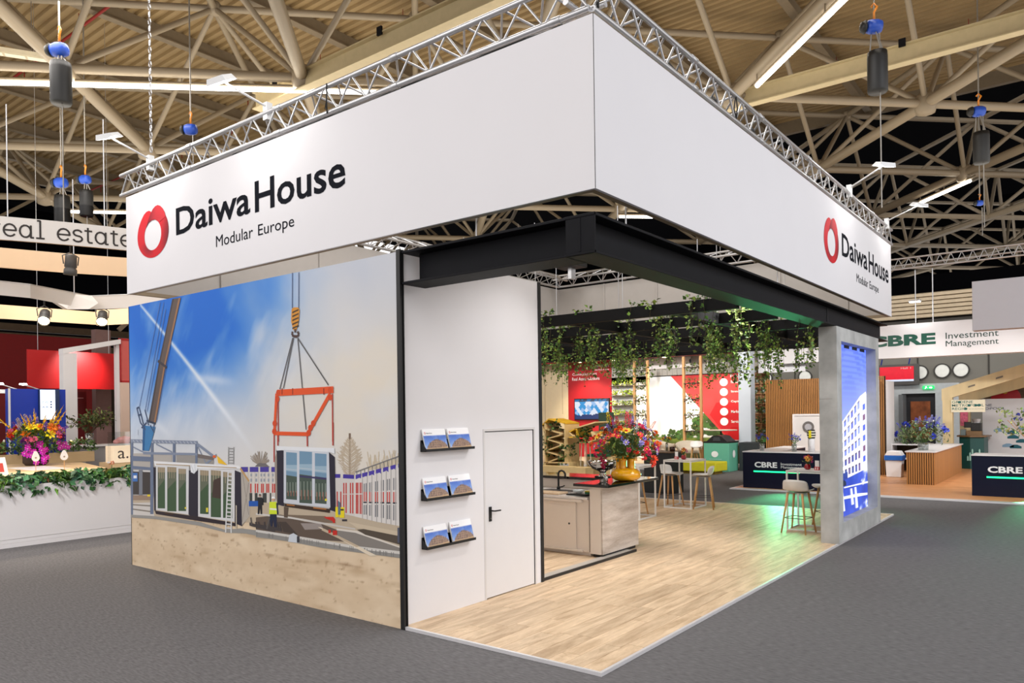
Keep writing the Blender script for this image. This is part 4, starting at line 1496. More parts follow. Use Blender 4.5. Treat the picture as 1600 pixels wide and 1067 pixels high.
IV = [(-1.0, 4.05, .34, .10, 3, 2), (-.38, 4.05, .30, .14, 3, 2), (.62, 4.05, .1, .2, 2, 2), (1.45, 4.05, .5, .16, 5, 2),
      (-2.05, 5.55, .95, .10, 5, 2), (-1.55, 5.55, .62, .20, 9, 2), (-1.0, 5.55, .62, .18, 6, 2), (-.48, 5.55, .75, .2, 6, 2), (.26, 5.55, .66, .14, 9, 3), (1.0, 5.55, .75, .1, 4, 2), (1.38, 5.55, .95, .16, 9, 3),
      (-3.0, 7.1, .8, .18, 6, 2), (-2.2, 7.1, .62, .25, 9, 2), (-1.5, 7.1, .85, .2, 7, 2), (-.7, 7.1, .4, .12, 3, 2), (.45, 7.1, .7, .22, 9, 3), (1.35, 7.1, .72, .2, 9, 3), (1.95, 7.1, .8, .12, 5, 2),
      (-3.9, 8.7, .7, .22, 7, 2), (-2.8, 8.7, .6, .25, 8, 2), (-1.9, 8.7, .8, .2, 6, 2), (-.2, 8.7, .9, .2, 8, 2), (.85, 8.7, .9, .2, 8, 2), (1.62, 8.7, .6, .12, 4, 2),
      (-4.6, 10.1, .6, .25, 8, 2), (-3.2, 10.1, .7, .25, 8, 2), (-.6, 10.1, .8, .25, 8, 2), (.4, 10.1, .85, .22, 8, 2), (1.15, 10.1, .7, .12, 5, 2),
      (-4.9, 11.2, .6, .25, 7, 2), (-3.8, 11.2, .55, .25, 7, 2), (-1.3, 11.2, .7, .22, 6, 2), (.55, 11.2, .65, .14, 6, 2)]
rown = {4.05: 'the front beam', 5.55: 'the second beam', 7.1: 'the third beam', 8.7: 'the fourth beam', 10.1: 'the fifth beam', 11.2: 'the rearmost beam'}
cnt = {}
tot = {}
for a in IV:
    tot[a[1]] = tot.get(a[1], 0) + 1
ordn = ('first', 'second', 'third', 'fourth', 'fifth', 'sixth', 'seventh')
for a in IV:
    k = cnt[a[1]] = cnt.get(a[1], 0) + 1
    wd = 'sparse thin' if a[4] <= 4 else ('dense bushy' if a[5] == 3 else ('long trailing' if a[2] > .74 else 'leafy'))
    ivy(*a, '%s ivy clump on %s of the pergola, %s from the cabin' % (wd, rown[a[1]], ordn[k - 1]))

# ---- bar island with black worktop
m_grain = wood('grey_oak_panel', (166, 150, 136), (208, 196, 184), (1, .8, 6), 1.6, .5, 0)
m_cab = M('cream_white_cabinet', (222, 210, 198), .45, noise=.015)
m_top = M('black_gloss_worktop', (12, 12, 14), .08, noise=.05, coat=.5)
KZ = PT
t = thing('bar_island', 'bar island with a grey wood end panel and pale sides', 'bar', (-.4, 4.75, KZ))
obj('end_panel', MB().box(-.172, -.15, 4.19, 5.29, KZ + .05, 1.08), m_grain, t)
obj('side_board', MB().box(-.36, -.172, 4.185, 4.21, KZ + .05, 1.08), m_cab, t)
obj('body', MB().box(-.36, -.174, 4.22, 5.28, KZ + .05, 1.07), m_cab, t)
obj('bar_front', MB().box(-3.6, -.36, 5.16, 5.28, KZ + .05, 1.07), m_cab, t)
obj('plinth', MB().box(-.34, -.18, 4.24, 5.24, KZ, KZ + .05), m_blackp, t)
wt = obj('bar_worktop', MB().prism([(-.62, 4.13), (.0, 4.13), (.0, 5.72), (-3.7, 5.72), (-3.7, 5.10), (-.62, 5.10)], 'z', 1.08, 1.12), m_top)
bevel(wt, .004, 1)
tag(wt, 'glossy black worktop on the bar island under the flower vase', 'worktop')
# kitchenette
t = thing('kitchenette', 'cream white sink cabinet with sliding doors beside the bar', 'cabinet', (-1.6, 4.5, KZ))
obj('carcass', MB().box(-3.0, -.40, 4.22, 5.12, KZ + .06, .88), m_cab, t)
obj('counter', MB().box(-3.0, -.40, 4.17, 5.14, .88, .915), M('pale_counter', (220, 214, 210), .25), t)
obj('plinth', MB().box(-3.0, -.40, 4.26, 5.1, KZ, KZ + .06), m_cab, t)
for i, (a, b, y) in enumerate(((-1.42, -.62, 4.195), (-2.2, -1.40, 4.21), (-3.0, -2.18, 4.195))):
    dd = obj('sliding_door', MB().box(a, b, y, y + .015, KZ + .09, .83), m_cab, t)
    if i < 2:
        x = (a + .12) if i == 1 else b - .12
        obj('finger_hole', MB().tube([(x, y - .004, .50), (x, y + .004, .50)], .016, 10), m_blackp, dd)
        obj('finger_hole', MB().tube([(a + .14 if i == 0 else b - .1, y - .004, .52), (a + .14 if i == 0 else b - .1, y + .004, .52)], .016, 10), m_blackp, dd)
obj('door_rail', MB().box(-3.0, -.5, 4.17, 4.22, .835, .875), m_cab, t)
obj('door_rail', MB().box(-3.0, -.5, 4.17, 4.22, KZ + .06, KZ + .088), m_cab, t)
m_sink = M('steel_sink', (150, 150, 152), .3, .8)
sk = obj('sink', MB().box(-1.65, -1.0, 4.55, 4.98, .905, .918), m_sink, t)
obj('basin', MB().box(-1.58, -1.07, 4.6, 4.93, .9185, .919), M('basin_shadow_steel', (96, 96, 100), .35, .7), sk)
t = thing('faucet', 'black swan-neck faucet over the sink', 'faucet', (-1.45, 4.96, .918))
arc = [(-1.45, 4.96, .918), (-1.45, 4.96, 1.16)] + [(-1.45 + .075 - .075 * cos(a), 4.96 - .02 * sin(a / 2), 1.16 + .07 * sin(a)) for a in (.4, .9, 1.57, 2.2, 2.8, 3.1)] + [(-1.30, 4.93, 1.10)]
obj('spout', MB().tube(arc, .016, 10), m_blackp, t, True)
obj('base', MB().lathe([(.03, 0), (.03, .03), (.018, .05)], (-1.45, 4.96, .918), 14), m_blackp, t)
obj('lever', MB().tube([(-1.44, 4.96, .95), (-1.36, 4.94, .965), (-1.31, 4.93, .985)], .01, 8), m_blackp, t)
t = thing('chopping_board', 'pale wooden board lying over the sink cabinet', 'board', (-1.2, 4.5, .915))
bevel(obj('board', MB().box(-1.75, -.95, 4.22, 4.5, .9155, .945), M('pale_maple', (206, 178, 146), .5, noise=.1, stretch=(.3, 2, 1)), t), .008)
t = thing('serving_tray', 'small black tray lying by the sink under the worktop edge', 'tray', (-.68, 4.4, .9155))
bevel(obj('tray', MB().box(-.86, -.5, 4.30, 4.42, .9155, .935), m_blackp, t), .006)
t = thing('sponge', 'green scouring sponge beside the black tray', 'sponge', (-.66, 4.62, .9155))
bevel(obj('pad', MB().box(-.70, -.61, 4.58, 4.66, .9155, .945), M('sponge_green', (30, 96, 60), .9), t), .008)
obj('sponge_body', MB().box(-.70, -.61, 4.58, 4.66, .945, .962), M('sponge_yellow', (200, 180, 80), .9), t)
t = thing('dish', 'clear shallow dish beside the sink', 'dish', (-.85, 4.62, .9155))
obj('bowl', MB().lathe([(.05, 0), (.09, .03), (.1, .05), (.094, .05), (.085, .03), (.045, .008)], (-.85, 4.64, .9155), 18), M('milky_glass', (196, 202, 204), .15), t, True)

# grey threshold strip on the floor in front of the bar
t = thing('threshold_strip', 'grey floor strip with a black edge running from the cabin to the bar', 'threshold', (-.1, 3.7, PT))
obj('strip', MB().box(-.20, -.03, 2.46, 4.96, PT, PT + .02), M('grey_strip', (176, 168, 160), .5), t)
obj('edge', MB().box(-.03, -.005, 2.46, 4.96, PT, PT + .035), m_blackp, t)

# ---- things on the worktop
m_silver = M('polished_silver', (214, 210, 206), .08, 1.0, noise=.02)
t = thing('wine_cooler', 'polished silver footed bowl with two handles on the bar', 'bowl', (-.78, 4.92, 1.121))
bx, by = -.80, 5.30
WL[t] = Vector((bx, by, 1.121))
t.location = (bx, by, 1.121)
obj('bowl', MB().lathe([(.105, 0), (.11, .012), (.06, .03), (.045, .07), (.07, .10), (.17, .14), (.225, .21), (.235, .27), (.228, .27), (.215, .21), (.16, .15), (.05, .12)], (bx, by, 1.121), 32), m_silver, t, True)
for s in (-1, 1):
    obj('handle', MB().tube([(bx + s * .21, by, 1.121 + .16), (bx + s * .27, by, 1.121 + .20), (bx + s * .29, by, 1.121 + .25), (bx + s * .235, by, 1.121 + .265)], .012, 8), m_silver, t, True)
obj('base', MB().lathe([(.13, 0), (.13, .014), (.1, .016)], (bx, by, 1.121), 28), m_blackp, t)
VX, VY, VZ = -.16, 4.93, 1.1205
t = thing('flower_vase', 'glossy yellow bulbous vase with several tube necks on the bar', 'vase', (VX, VY, VZ))
m_yel = M('yellow_glaze', (238, 170, 14), .12, noise=.03, coat=.6)
obj('body', MB().lathe([(.10, 0), (.165, .01), (.22, .045), (.236, .095), (.22, .145), (.165, .185), (.08, .20)], (VX, VY, VZ), 36), m_yel, t, True)
for i, (dx, dy) in enumerate(((-.11, -.03), (.0, -.08), (.12, -.02), (.02, .09), (-.06, .05))):
    obj('neck', MB().lathe([(.05, .15), (.042, .21), (.04, .30), (.052, .345), (.046, .345), (.034, .30)], (VX + dx, VY + dy, VZ), 16), m_yel, t, True)
t = thing('glass_tumbler', 'small clear tumbler of wooden stirrers before the yellow vase', 'glass', (-.28, 4.52, 1.1205))
m_glass = glass('clear_glass', (.86, .9, .9), alpha=.28)
obj('tumbler', MB().lathe([(.036, 0), (.043, .11), (.040, .11), (.034, .008)], (-.28, 4.52, 1.1205), 18), m_glass, t, True)
for k in range(6):
    a = k * 1.05
    rod('stirrer', (-.28 + .012 * cos(a), 4.52 + .012 * sin(a), 1.13), (-.28 + .03 * cos(a + .7), 4.52 + .03 * sin(a + .7), 1.255), .0028, m_pine, t, 5)

# ---- the big bouquet
BLOOMS = {}


def bloom_mesh(kind, col, col2=None):
    key = (kind, col, col2)
    if key in BLOOMS:
        return BLOOMS[key]
    mb = MB()
    if kind == 'disc':          # open flower with separate petals
        n = 7
        for k in range(n):
            a = 2 * pi * k / n
            b0, b1 = a - .38, a + .38
            cc_ = gcol(col, .10)
            mb.face([(.12 * cos(a), .12 * sin(a), 0), (.7 * cos(b0), .7 * sin(b0), .16), (1.0 * cos(a), 1.0 * sin(a), .10), (.7 * cos(b1), .7 * sin(b1), .16)], cc_)
        mb.ball((0, 0, .08), .24, 8, 4, col2 or (230, 180, 40))
    elif kind == 'tuft':        # full round head of many petals
        for k in range(26):
            u = RND.uniform(-.3, 1)
            a = RND.uniform(0, 2 * pi)
            r = (1 - u * u) ** .5 if abs(u) < 1 else .1
            d = Vector((r * cos(a), r * sin(a), u))
            s = d.orthogonal().normalized() * .26
            p = d * .5
            mb.face([p - s, p + d * .5, p + s, p - d * .25], gcol(col, .2))
    elif kind == 'spike':       # tall spike of small florets
        for k in range(34):
            z = k / 34 * 3.4 - .4
            a = k * 2.4
            r = .46 * (1 - .75 * max(0, z) / 3.2)
            p = Vector((r * cos(a), r * sin(a), z))
            d = Vector((cos(a), sin(a), .3))
            s = d.orthogonal().normalized() * .22
            mb.face([p - s, p + d * .28 + Vector((0, 0, .1)), p + s, p - d * .1], gcol(col, .18))
            mb.face([p - Vector((0, 0, .2)), p + d * .24, p + Vector((0, 0, .2))], gcol(col2 or col, .18))
    elif kind == 'bud':
        mb.ball((0, 0, 0), .5, 7, 4, col, 1.2)
    elif kind == 'plume':
        for k in range(14):
            z = k / 14 * 3
            s = .42 * (1 - k / 15)
            a = k * 1.9
            d = Vector((cos(a), sin(a), 0)) * s
            mb.face([(d.x * -.4, d.y * -.4, z - .2), (d.x, d.y, z + .2), (0, 0, z + .7), (-d.y * .5, d.x * .5, z + .1)], gcol(col, .15))
    me = mb.mesh('bloom')
    me.materials.append(m_petal)
    BLOOMS[key] = me
    return me


def put_bloom(parent, me, p, d, s):
    o = bpy.data.objects.new('bloom', me)
    C.objects.link(o)
    o.parent = parent
    o.matrix_parent_inverse = Matrix.Translation(-WL[parent])
    o.location = p
    o.rotation_mode = 'QUATERNION'
    o.rotation_quaternion = Vector(d).to_track_quat('Z', 'Y')
    o.scale = (s, s, s)
    return o


def bouquet(name, lab, cat, base, ctr, rx, rz, spec, nleaf, leafcol=((52, 84, 40), (80, 110, 52), (110, 132, 70)), group=None, up=.35, stem=(78, 104, 52), ry=None, lsize=.07):
    """blooms over an egg-shaped dome; spec: list of (count, mesh, size, lowest elevation, highest elevation)"""
    t = thing(name, lab, cat, base, group)
    base, ctr = Vector(base), Vector(ctr)
    st, lv = MB(), MB()
    ry = ry or rx
    for n, me, s, e0, e1 in spec:
        for k in range(n):
            e = radians(RND.uniform(e0, e1))
            a = RND.uniform(0, 2 * pi)
            r = RND.uniform(.72, 1.0)
            d = Vector((cos(e) * cos(a), cos(e) * sin(a), sin(e)))
            p = ctr + Vector((d.x * rx * r, d.y * ry * r, d.z * rz * r))
            put_bloom(t, me, p, (d + Vector((0, 0, up))).normalized(), s * RND.uniform(.8, 1.2))
            st.tube([base, base.lerp(p, .5) + rv() * .02, p], .004, 4, stem, False)
    for k in range(nleaf):
        e = radians(RND.uniform(-35, 85))
        a = RND.uniform(0, 2 * pi)
        r = RND.uniform(.35, .98)
        d = Vector((cos(e) * cos(a), cos(e) * sin(a), sin(e)))
        p = ctr + Vector((d.x * rx * r, d.y * ry * r, d.z * rz * r))
        leaf(lv, p, d + rv() * .5, RND.uniform(.7, 1.3) * lsize, gcol(RND.choice(leafcol)), .5)
    obj('stems', st, m_leaf, t, kind='stuff')
    if nleaf:
        obj('foliage', lv, m_leaf, t, kind='stuff')
    return t


b = bloom_mesh
bouquet('flower_arrangement', 'big wild bouquet of red, orange, yellow, pink and violet flowers in the yellow vase', 'bouquet', (VX, VY, VZ + .32), (VX + .0, VY, 1.67), .56, .38,
        [(9, b('disc', (246, 196, 40), (210, 50, 30)), .075, 0, 60), (12, b('disc', (214, 36, 60), (240, 190, 50)), .055, -10, 80), (12, b('tuft', (226, 62, 40)), .05, -20, 70), (11, b('tuft', (236, 110, 40)), .055, -20, 60),
         (12, b('tuft', (222, 50, 110)), .06, -25, 60), (9, b('spike', (120, 118, 190), (150, 140, 210)), .045, 0, 70), (22, b('disc', (150, 136, 208), (236, 220, 160)), .055, -20, 50), (6, b('spike', (216, 62, 92), (236, 110, 120)), .05, 30, 85),
         (10, b('bud', (228, 208, 60)), .035, 10, 80), (8, b('disc', (70, 90, 190), (40, 40, 90)), .05, -5, 75), (8, b('tuft', (94, 34, 60)), .045, 0, 80), (8, b('tuft', (246, 226, 180)), .04, 0, 75), (8, b('disc', (240, 130, 40), (120, 60, 20)), .05, -20, 60), (10, b('bud', (206, 40, 50)), .03, -20, 80)], 420)
tall = C.objects[-1]
t = thing('flower_spray', 'tall coral pink larkspur and yellow orchid sprays rising from the yellow vase', 'flower', (VX + .02, VY, VZ + .34))
for dx, dy, z, m, s in ((.03, .0, 1.97, b('spike', (226, 62, 92), (236, 96, 110)), .075), (-.22, -.1, 1.98, b('spike', (226, 206, 40), (206, 190, 60)), .07), (-.16, .05, 1.86, b('spike', (236, 214, 60), (220, 190, 60)), .06), (.28, .05, 1.86, b('spike', (84, 106, 200), (120, 140, 216)), .07), (.2, -.05, 1.90, b('spike', (236, 236, 240), (200, 210, 240)), .05), (-.02, .1, 2.0, b('spike', (226, 96, 40), (236, 130, 60)), .05)):
    put_bloom(t, m, (VX + dx, VY + dy, z), (dx * .6, dy * .6, 1), s)
    obj('stem', MB().tube([(VX, VY, VZ + .34), (VX + dx * .5, VY + dy * .5, z - .25), (VX + dx, VY + dy, z)], .005, 5, (90, 120, 60)), m_leaf, t)
t = thing('flower_spray', 'drooping orange and pink sprays leaning out of the yellow vase over the worktop end', 'flower', (VX + .04, VY, VZ + .33))
for dx, dy, z, m, s in ((.46, .02, 1.46, b('tuft', (232, 84, 52)), .085), (.40, .1, 1.40, b('tuft', (226, 70, 50)), .075), (.33, -.05, 1.50, b('tuft', (214, 60, 60)), .07), (.46, .1, 1.66, b('tuft', (222, 30, 120)), .08), (.40, -.08, 1.60, b('tuft', (226, 40, 130)), .065),
                         (-.34, -.06, 1.36, b('tuft', (206, 50, 96)), .08), (-.40, .0, 1.46, b('tuft', (196, 40, 84)), .085), (-.46, .05, 1.58, b('tuft', (214, 40, 90)), .06), (.12, -.16, 1.50, b('plume', (240, 130, 24)), .06), (.06, -.16, 1.44, b('plume', (244, 150, 30)), .06)):
    put_bloom(t, m, (VX + dx, VY + dy, z), (dx, dy, .1), s)
    obj('stem', MB().tube([(VX, VY, VZ + .33), (VX + dx * .5, VY + dy * .5, z + .08), (VX + dx, VY + dy, z)], .005, 5, (90, 120, 60)), m_leaf, t)

# ---- bar tables
m_tw = M('white_table_frame', (234, 232, 230), .4, noise=.01)


def bar_table(lab, cx, cy, wx, wy, h=1.10, z0=PT):
    t = thing('bar_table', lab, 'table', (cx, cy, z0), 'white frame bar tables')
    x0, x1, y0, y1 = cx - wx / 2, cx + wx / 2, cy - wy / 2, cy + wy / 2
    q = .014
    for x in (x0 + q, x1 - q):
        for y in (y0 + q, y1 - q):
            obj('leg', MB().box(x - q, x + q, y - q, y + q, z0, h - .012), m_tw, t)
    for z, n in ((z0 + .001, 'foot_bar'), (h - .045, 'top_bar')):
        for y in (y0 + q, y1 - q):
            obj(n, MB().box(x0 + 2 * q, x1 - 2 * q, y - q, y + q, z, z + .026), m_tw, t)
        for x in (x0 + q, x1 - q):
            obj(n, MB().box(x - q, x + q, y0 + 2 * q, y1 - 2 * q, z, z + .026), m_tw, t)
    bevel(obj('tabletop', MB().box(x0 - .002, x1 + .002, y0 - .002, y1 + .002, h - .012, h), m_tw, t), .003, 1)
    return t


bar_table('white frame bar table half hidden behind the bar island', -1.86, 8.26, .66, .72)
bar_table('white frame bar table with a stool on either side, before the yellow pouf', -1.70, 10.36, .66, .80)
bar_table('white frame bar table beside the concrete column', 1.52, 8.62, .62, .66)

# ---- bar stools
m_shell = M('white_plastic_shell', (230, 227, 224), .4, noise=.01)


def make_stool(lab):
    t = thing('bar_stool', lab, 'stool', (0, 0, 0), 'white shell bar stools')
    prof = [(-.20, .735), (-.17, .752), (-.08, .748), (.04, .742), (.12, .75), (.17, .79), (.19, .87), (.20, .96)]
    wid = [.16, .19, .205, .21, .215, .215, .21, .195]
    mb = MB()
    NW = 8
    rows_ = []
    for (y, z), w in zip(prof, wid):
        r = []
        for i in range(NW + 1):
            s = -1 + 2 * i / NW
            lift = .035 * abs(s) ** 3 if z < .78 else 0
            wrap = -.10 * s * s if z > .76 else -.02 * s * s
            r.append((w * s, y + wrap, z + lift - (.03 * abs(s) ** 3 if z > .9 else 0)))
        rows_.append(r)
    base = []
    for r in rows_:
        base.append(len(mb.v))
        mb.v += r
    for a, c_ in zip(base[:-1], base[1:]):
        for i in range(NW):
            mb.f.append((a + i, a + i + 1, c_ + i + 1, c_ + i))
            mb.c.append(None)
    o = obj('seat_shell', mb, m_shell, t, True)
    sb = o.modifiers.new('soft', 'SUBSURF')
    sb.levels = sb.render_levels = 1
    so = o.modifiers.new('thick', 'SOLIDIFY')
    so.thickness = .012
    obj('seat_mount', MB().box(-.14, .14, -.13, .13, .715, .728), m_chain, t)
    for sx in (-1, 1):
        for sy in (-1, 1):
            obj('leg', MB().tube([(sx * .12, sy * .11, .72), (sx * .205, sy * .19, 0)], [.02, .013], 10), m_pine, t, True)
    z = .27
    k = .72 - z
    fx, fy = .12 + .085 * (k / .72), .11 + .08 * (k / .72)
    for a, c_ in (((-fx, -fy), (fx, -fy)), ((fx, -fy), (fx, fy)), ((fx, fy), (-fx, fy)), ((-fx, fy), (-fx, -fy))):
        rod('footrest', (a[0], a[1], z), (c_[0], c_[1], z), .006, m_blackp, t, 6)
    return t


proto = make_stool('white shell bar stool seen from behind, next to the concrete column')
proto.scale = (1.06, 1.12, .98)
proto.location = (1.48, 8.10, PT)
proto.rotation_euler = (0, 0, pi - .12)
dup(proto, (1.72, 9.10, PT), -.9, 'white shell bar stool partly hidden by the concrete column')
dup(proto, (-2.03, 10.30, PT), pi / 2 - .1 + .0, 'white shell bar stool on the ivy side of the table before the yellow pouf')
dup(proto, (-1.22, 10.28, PT), -pi / 2 + .35, 'white shell bar stool nearer the green lit floor at the table before the yellow pouf')
dup(proto, (-2.02, 8.58, PT), 2.5, 'white shell bar stool behind the yellow vase at the half hidden table')
dup(proto, (-1.80, 7.92, PT), pi, 'white shell bar stool tucked under the half hidden table by the bar') if False else None

# ---- small things on the tables
m_redg = M('red_glass', (150, 10, 26), .12, noise=.05, coat=.4)


def posy(x, y, z, labv, labf):
    t = thing('bud_vase', labv, 'vase', (x, y, z))
    obj('bowl', MB().lathe([(.03, 0), (.055, .02), (.06, .05), (.045, .085), (.04, .10), (.035, .10)], (x, y, z), 16), m_redg, t, True)
    bouquet('posy', labf, 'flower', (x, y, z + .09), (x, y, z + .17), .085, .075,
            [(4, b('tuft', (222, 96, 40)), .035, -10, 80), (4, b('tuft', (196, 70, 150)), .035, -10, 80), (3, b('disc', (240, 170, 80), (160, 60, 30)), .04, 0, 80), (3, b('tuft', (236, 150, 150)), .03, 0, 80)], 26, lsize=.04)


def card_box(x, y, z, lab):
    t = thing('card_holder', lab, 'holder', (x, y, z))
    obj('box', MB().box(x - .04, x + .04, y - .03, y + .03, z, z + .06), M('red_box', (196, 26, 40), .4), t)
    obj('card', MB().box(x - .036, x + .036, y - .004, y + .004, z + .06, z + .17), m_paper, t)
    for k in (-1, 1):
        obj('print', MB().box(x + k * .018 - .008, x + k * .018 + .008, y - .0315, y - .030, z + .01, z + .05), m_paper, t)


posy(-1.66, 10.22, 1.1005, 'round red glass vase on the table before the yellow pouf', 'small orange and pink posy in the red vase on the table before the yellow pouf')
card_box(-1.84, 10.24, 1.1005, 'red box with a white card on the table before the yellow pouf')
posy(1.50, 8.60, 1.1005, 'round red glass vase on the table by the concrete column', 'small pink and orange posy in the red vase by the concrete column')
card_box(1.68, 8.55, 1.1005, 'red box with a white card on the table by the concrete column')
t = thing('drinking_cup', 'dark brown glass cup on the table by the concrete column', 'cup', (1.76, 8.72, 1.1005))
obj('cup', MB().lathe([(.04, 0), (.05, .12), (.046, .12), (.036, .01)], (1.76, 8.72, 1.1005), 16), M('brown_glass', (58, 30, 20), .15), t, True)

# ---- light inside the stand: two hidden fill spots added, then truss spots aimed down
lamp('stand_fill', 'SPOT', (2.05, 2.7, 4.35), 95, (1, .97, .95), (0, 1.2, 1.7), .12, None, 75, .8)
lamp('stand_fill', 'SPOT', (2.05, 5.6, 4.35), 230, (1, .97, .94), (-.4, 4.9, .7), .12, None, 75, .8)
for k, (x, y, p) in enumerate(((-3.6, 6.0, 70), (.6, 2.6, 95), (.4, 6.2, 95), (-1.6, 9.0, 90))):
    lamp('stand_fill', 'SPOT', (x, y, 5.35), p * .75, (1, .95, .89), (x + .1, y + .1, 0), .10, None, 104, .7)

# ================================================================== THE NEXT STANDS BEHIND (desks, slat walls, green roof gable)
m_navy = M('navy_panel', (3, 9, 36), .4, noise=.06, spec=.25)
m_wtop = M('white_desk_top', (226, 224, 226), .35, noise=.01)
m_floor2 = wood('beech_stand_floor', (184, 122, 76), (222, 164, 112), (.8, 5, 1), 2.0, .4)
sf = structure(thing('floor_next_stand', '', '', (0, 0, 0)))
del sf['category'], sf['label']
obj('boards', MB().box(-2.35, 9.0, 14.93, 30, 0, .03), m_floor2, sf)
obj('edge_profile', MB().box(-2.35, 9.0, 14.72, 14.93, 0, .034), m_alup, sf)
obj('edge_profile', MB().box(-2.40, -2.35, 14.70, 30, 0, .034), m_alup, sf)
m_led_g = M('green_led', (20, 226, 120), .4, emit=2.2, noise=0)
m_letw = M('white_lettering', (236, 238, 240), .5, noise=.01)


def desk(lab, x0, x1, y0, y1, h, cx0, cw, sub):
    t = thing('reception_desk', lab, 'desk', ((x0 + x1) / 2, (y0 + y1) / 2, .03))
    obj('front_panel', MB().box(x0, x1, y0, y0 + .04, .03, h - .03), m_navy, t)
    obj('side_panel', MB().box(x0, x0 + .04, y0 + .04, y1, .03, h - .03), m_navy, t)
    obj('side_panel', MB().box(x1 - .04, x1, y0 + .04, y1, .03, h - .03), m_navy, t)
    bevel(obj('desk_top', MB().box(x0 - .01, x1 + .01, y0 - .01, y1, h - .03, h), m_wtop, t), .004, 1)
    text('lettering', 'CBRE', m_letw, t, (cx0, y0, .60), (1, 0, 0), (0, 0, 1), cw, .155, .035, .004)
    if sub:
        text('subtitle', 'Investment', m_letw, t, (cx0 + cw + .10, y0, .675), (1, 0, 0), (0, 0, 1), .55, .075, 0, .004)
        text('subtitle', 'Management', m_letw, t, (cx0 + cw + .10, y0, .575), (1, 0, 0), (0, 0, 1), .60, .085, 0, .004)
    obj('led_strip', MB().box(cx0 - .02, cx0 + 1.22, y0 - .022, y0, .475, .51), m_led_g, t)
    lamp('led_glow', 'SPOT', (cx0 + .9, y0 - .3, .60), 340, (.12, 1, .42), (cx0 + 2.6, y0 - 4.4, 0), .4, None, 58, .25)
    return t


desk('navy reception desk with white lettering and a green light line, behind the bar tables', -2.16, .12, 15.1, 16.0, 1.04, -1.83, .62, True)
desk('navy reception desk with a green light line at the picture edge, before the timber gable', 3.22, 5.6, 15.95, 16.8, 1.03, 3.55, .70, False)
t = thing('desk_return', 'white topped navy return of the reception desk below the slatted wall', 'desk', (-1.9, 17.4, .03))
obj('panel', MB().box(-2.16, -1.5, 16.05, 18.6, .03, 1.0), m_navy, t)
obj('desk_top', MB().box(-2.17, -1.48, 16.04, 18.65, 1.0, 1.03), m_wtop, t)

# added fill spots for the next stands, mostly hidden behind fascias and banner
lamp('stand_fill', 'SPOT', (1.1, 21.3, 5.45), 150, (1, .98, .95), (2.0, 18.5, 0), .06, None, 130, .8)
lamp('stand_fill', 'SPOT', (5.0, 18.7, 4.9), 420, (1, .97, .93), (2.6, 21, .8), .10, None, 120, .8)
lamp('stand_fill', 'SPOT', (1.9, 12.1, 4.85), 380, (1, .98, .96), (1.2, 16.5, .2), .10, None, 84, .8)
lamp('stand_fill', 'SPOT', (-1.6, 17.2, 5.0), 420, (1, .95, .88), (-2.4, 21, 1.4), .10, None, 110, .8)
for lx in (-13.5, -10.5, -7.5):
    lamp('stand_fill', 'SPOT', (lx * .8, 18.5, 5.6), 300, (1, .96, .90), (lx, 24, 2.0), .10, None, 110, .8)
lamp('stand_fill', 'SPOT', (-5.2, 12.2, 4.9), 380, (1, .95, .88), (-7.2, 14.5, .8), .10, None, 110, .8)

# blue flowers in glass vases on the desk
b = bloom_mesh
BLU = [(5, b('disc', (52, 70, 190), (40, 40, 110)), .05, 10, 80), (4, b('spike', (64, 74, 176), (96, 106, 200)), .03, 20, 80), (3, b('tuft', (84, 96, 206)), .045, 0, 80)]


def glass_vase(lab, x, y, z, r=.07, h=.20):
    t = thing('glass_vase', lab, 'vase', (x, y, z))
    obj('vase', MB().lathe([(r * .9, 0), (r, h), (r * .94, h), (r * .84, .01)], (x, y, z), 18), m_glass, t, True)
    for k in range(5):
        a = k * 1.3
        rod('stem_in_water', (x + .02 * cos(a), y + .02 * sin(a), z + .015), (x + r * .7 * cos(a + 2), y + r * .7 * sin(a + 2), z + h), .005, M('stem_green', (78, 104, 52), .6), t, 5)


for x, w in ((-1.74, 'nearer the bins'), (-.86, 'nearer the concrete column')):
    glass_vase('clear glass vase on the navy desk, %s' % w, x, 15.45, 1.041)
    bouquet('blue_flowers', 'small spray of blue flowers and pale leaves on the navy desk, %s' % w, 'flower', (x, 15.45, 1.22), (x, 15.45, 1.36), .17, .14, BLU, 46, ((92, 120, 74), (130, 150, 100)), lsize=.06)

# slatted timber wall with a white door
m_slat = M('oak_slat', (176, 122, 64), .5, noise=.12, scale=9, stretch=(1, 1, .1), rand=.08)
m_felt = M('dark_felt', (54, 38, 22), .9)
t = thing('slat_wall', 'wall of narrow vertical oak slats behind the navy desk', 'wall', (-2.3, 21.0, .03))
obj('backing', MB().box(-3.56, .3, 21.03, 21.1, .03, 3.22), m_felt, t)
sl = MB().box(0, .032, 0, .03, 0, 3.19).mesh('slat')
sl.materials.append(m_slat)
x = -3.55
while x < .28:
    if not (-2.58 < x < -1.2):
        o = bpy.data.objects.new('slat', sl)
        C.objects.link(o)
        o.parent = t
        o.matrix_parent_inverse = Matrix.Translation(-WL[t])
        o.location = (x, 21.0, .03)
    else:
        o = bpy.data.objects.new('slat', sl)
        C.objects.link(o)
        o.parent = t
        o.matrix_parent_inverse = Matrix.Translation(-WL[t])
        o.location = (x, 21.0, 1.99)
        o.scale = (1, 1, 1.23 / 3.19)
    x += .059
d2 = structure(obj('door_2', MB().box(-2.53, -1.3, 20.93, 20.99, .03, 1.96), M('white_stand_door', (216, 214, 214), .5, noise=.01)))
obj('door_frame', MB().box(-2.6, -2.53, 20.9, 21.0, .03, 2.02).box(-2.53, -1.23, 20.9, 21.0, 1.96, 2.02), m_white, d2)
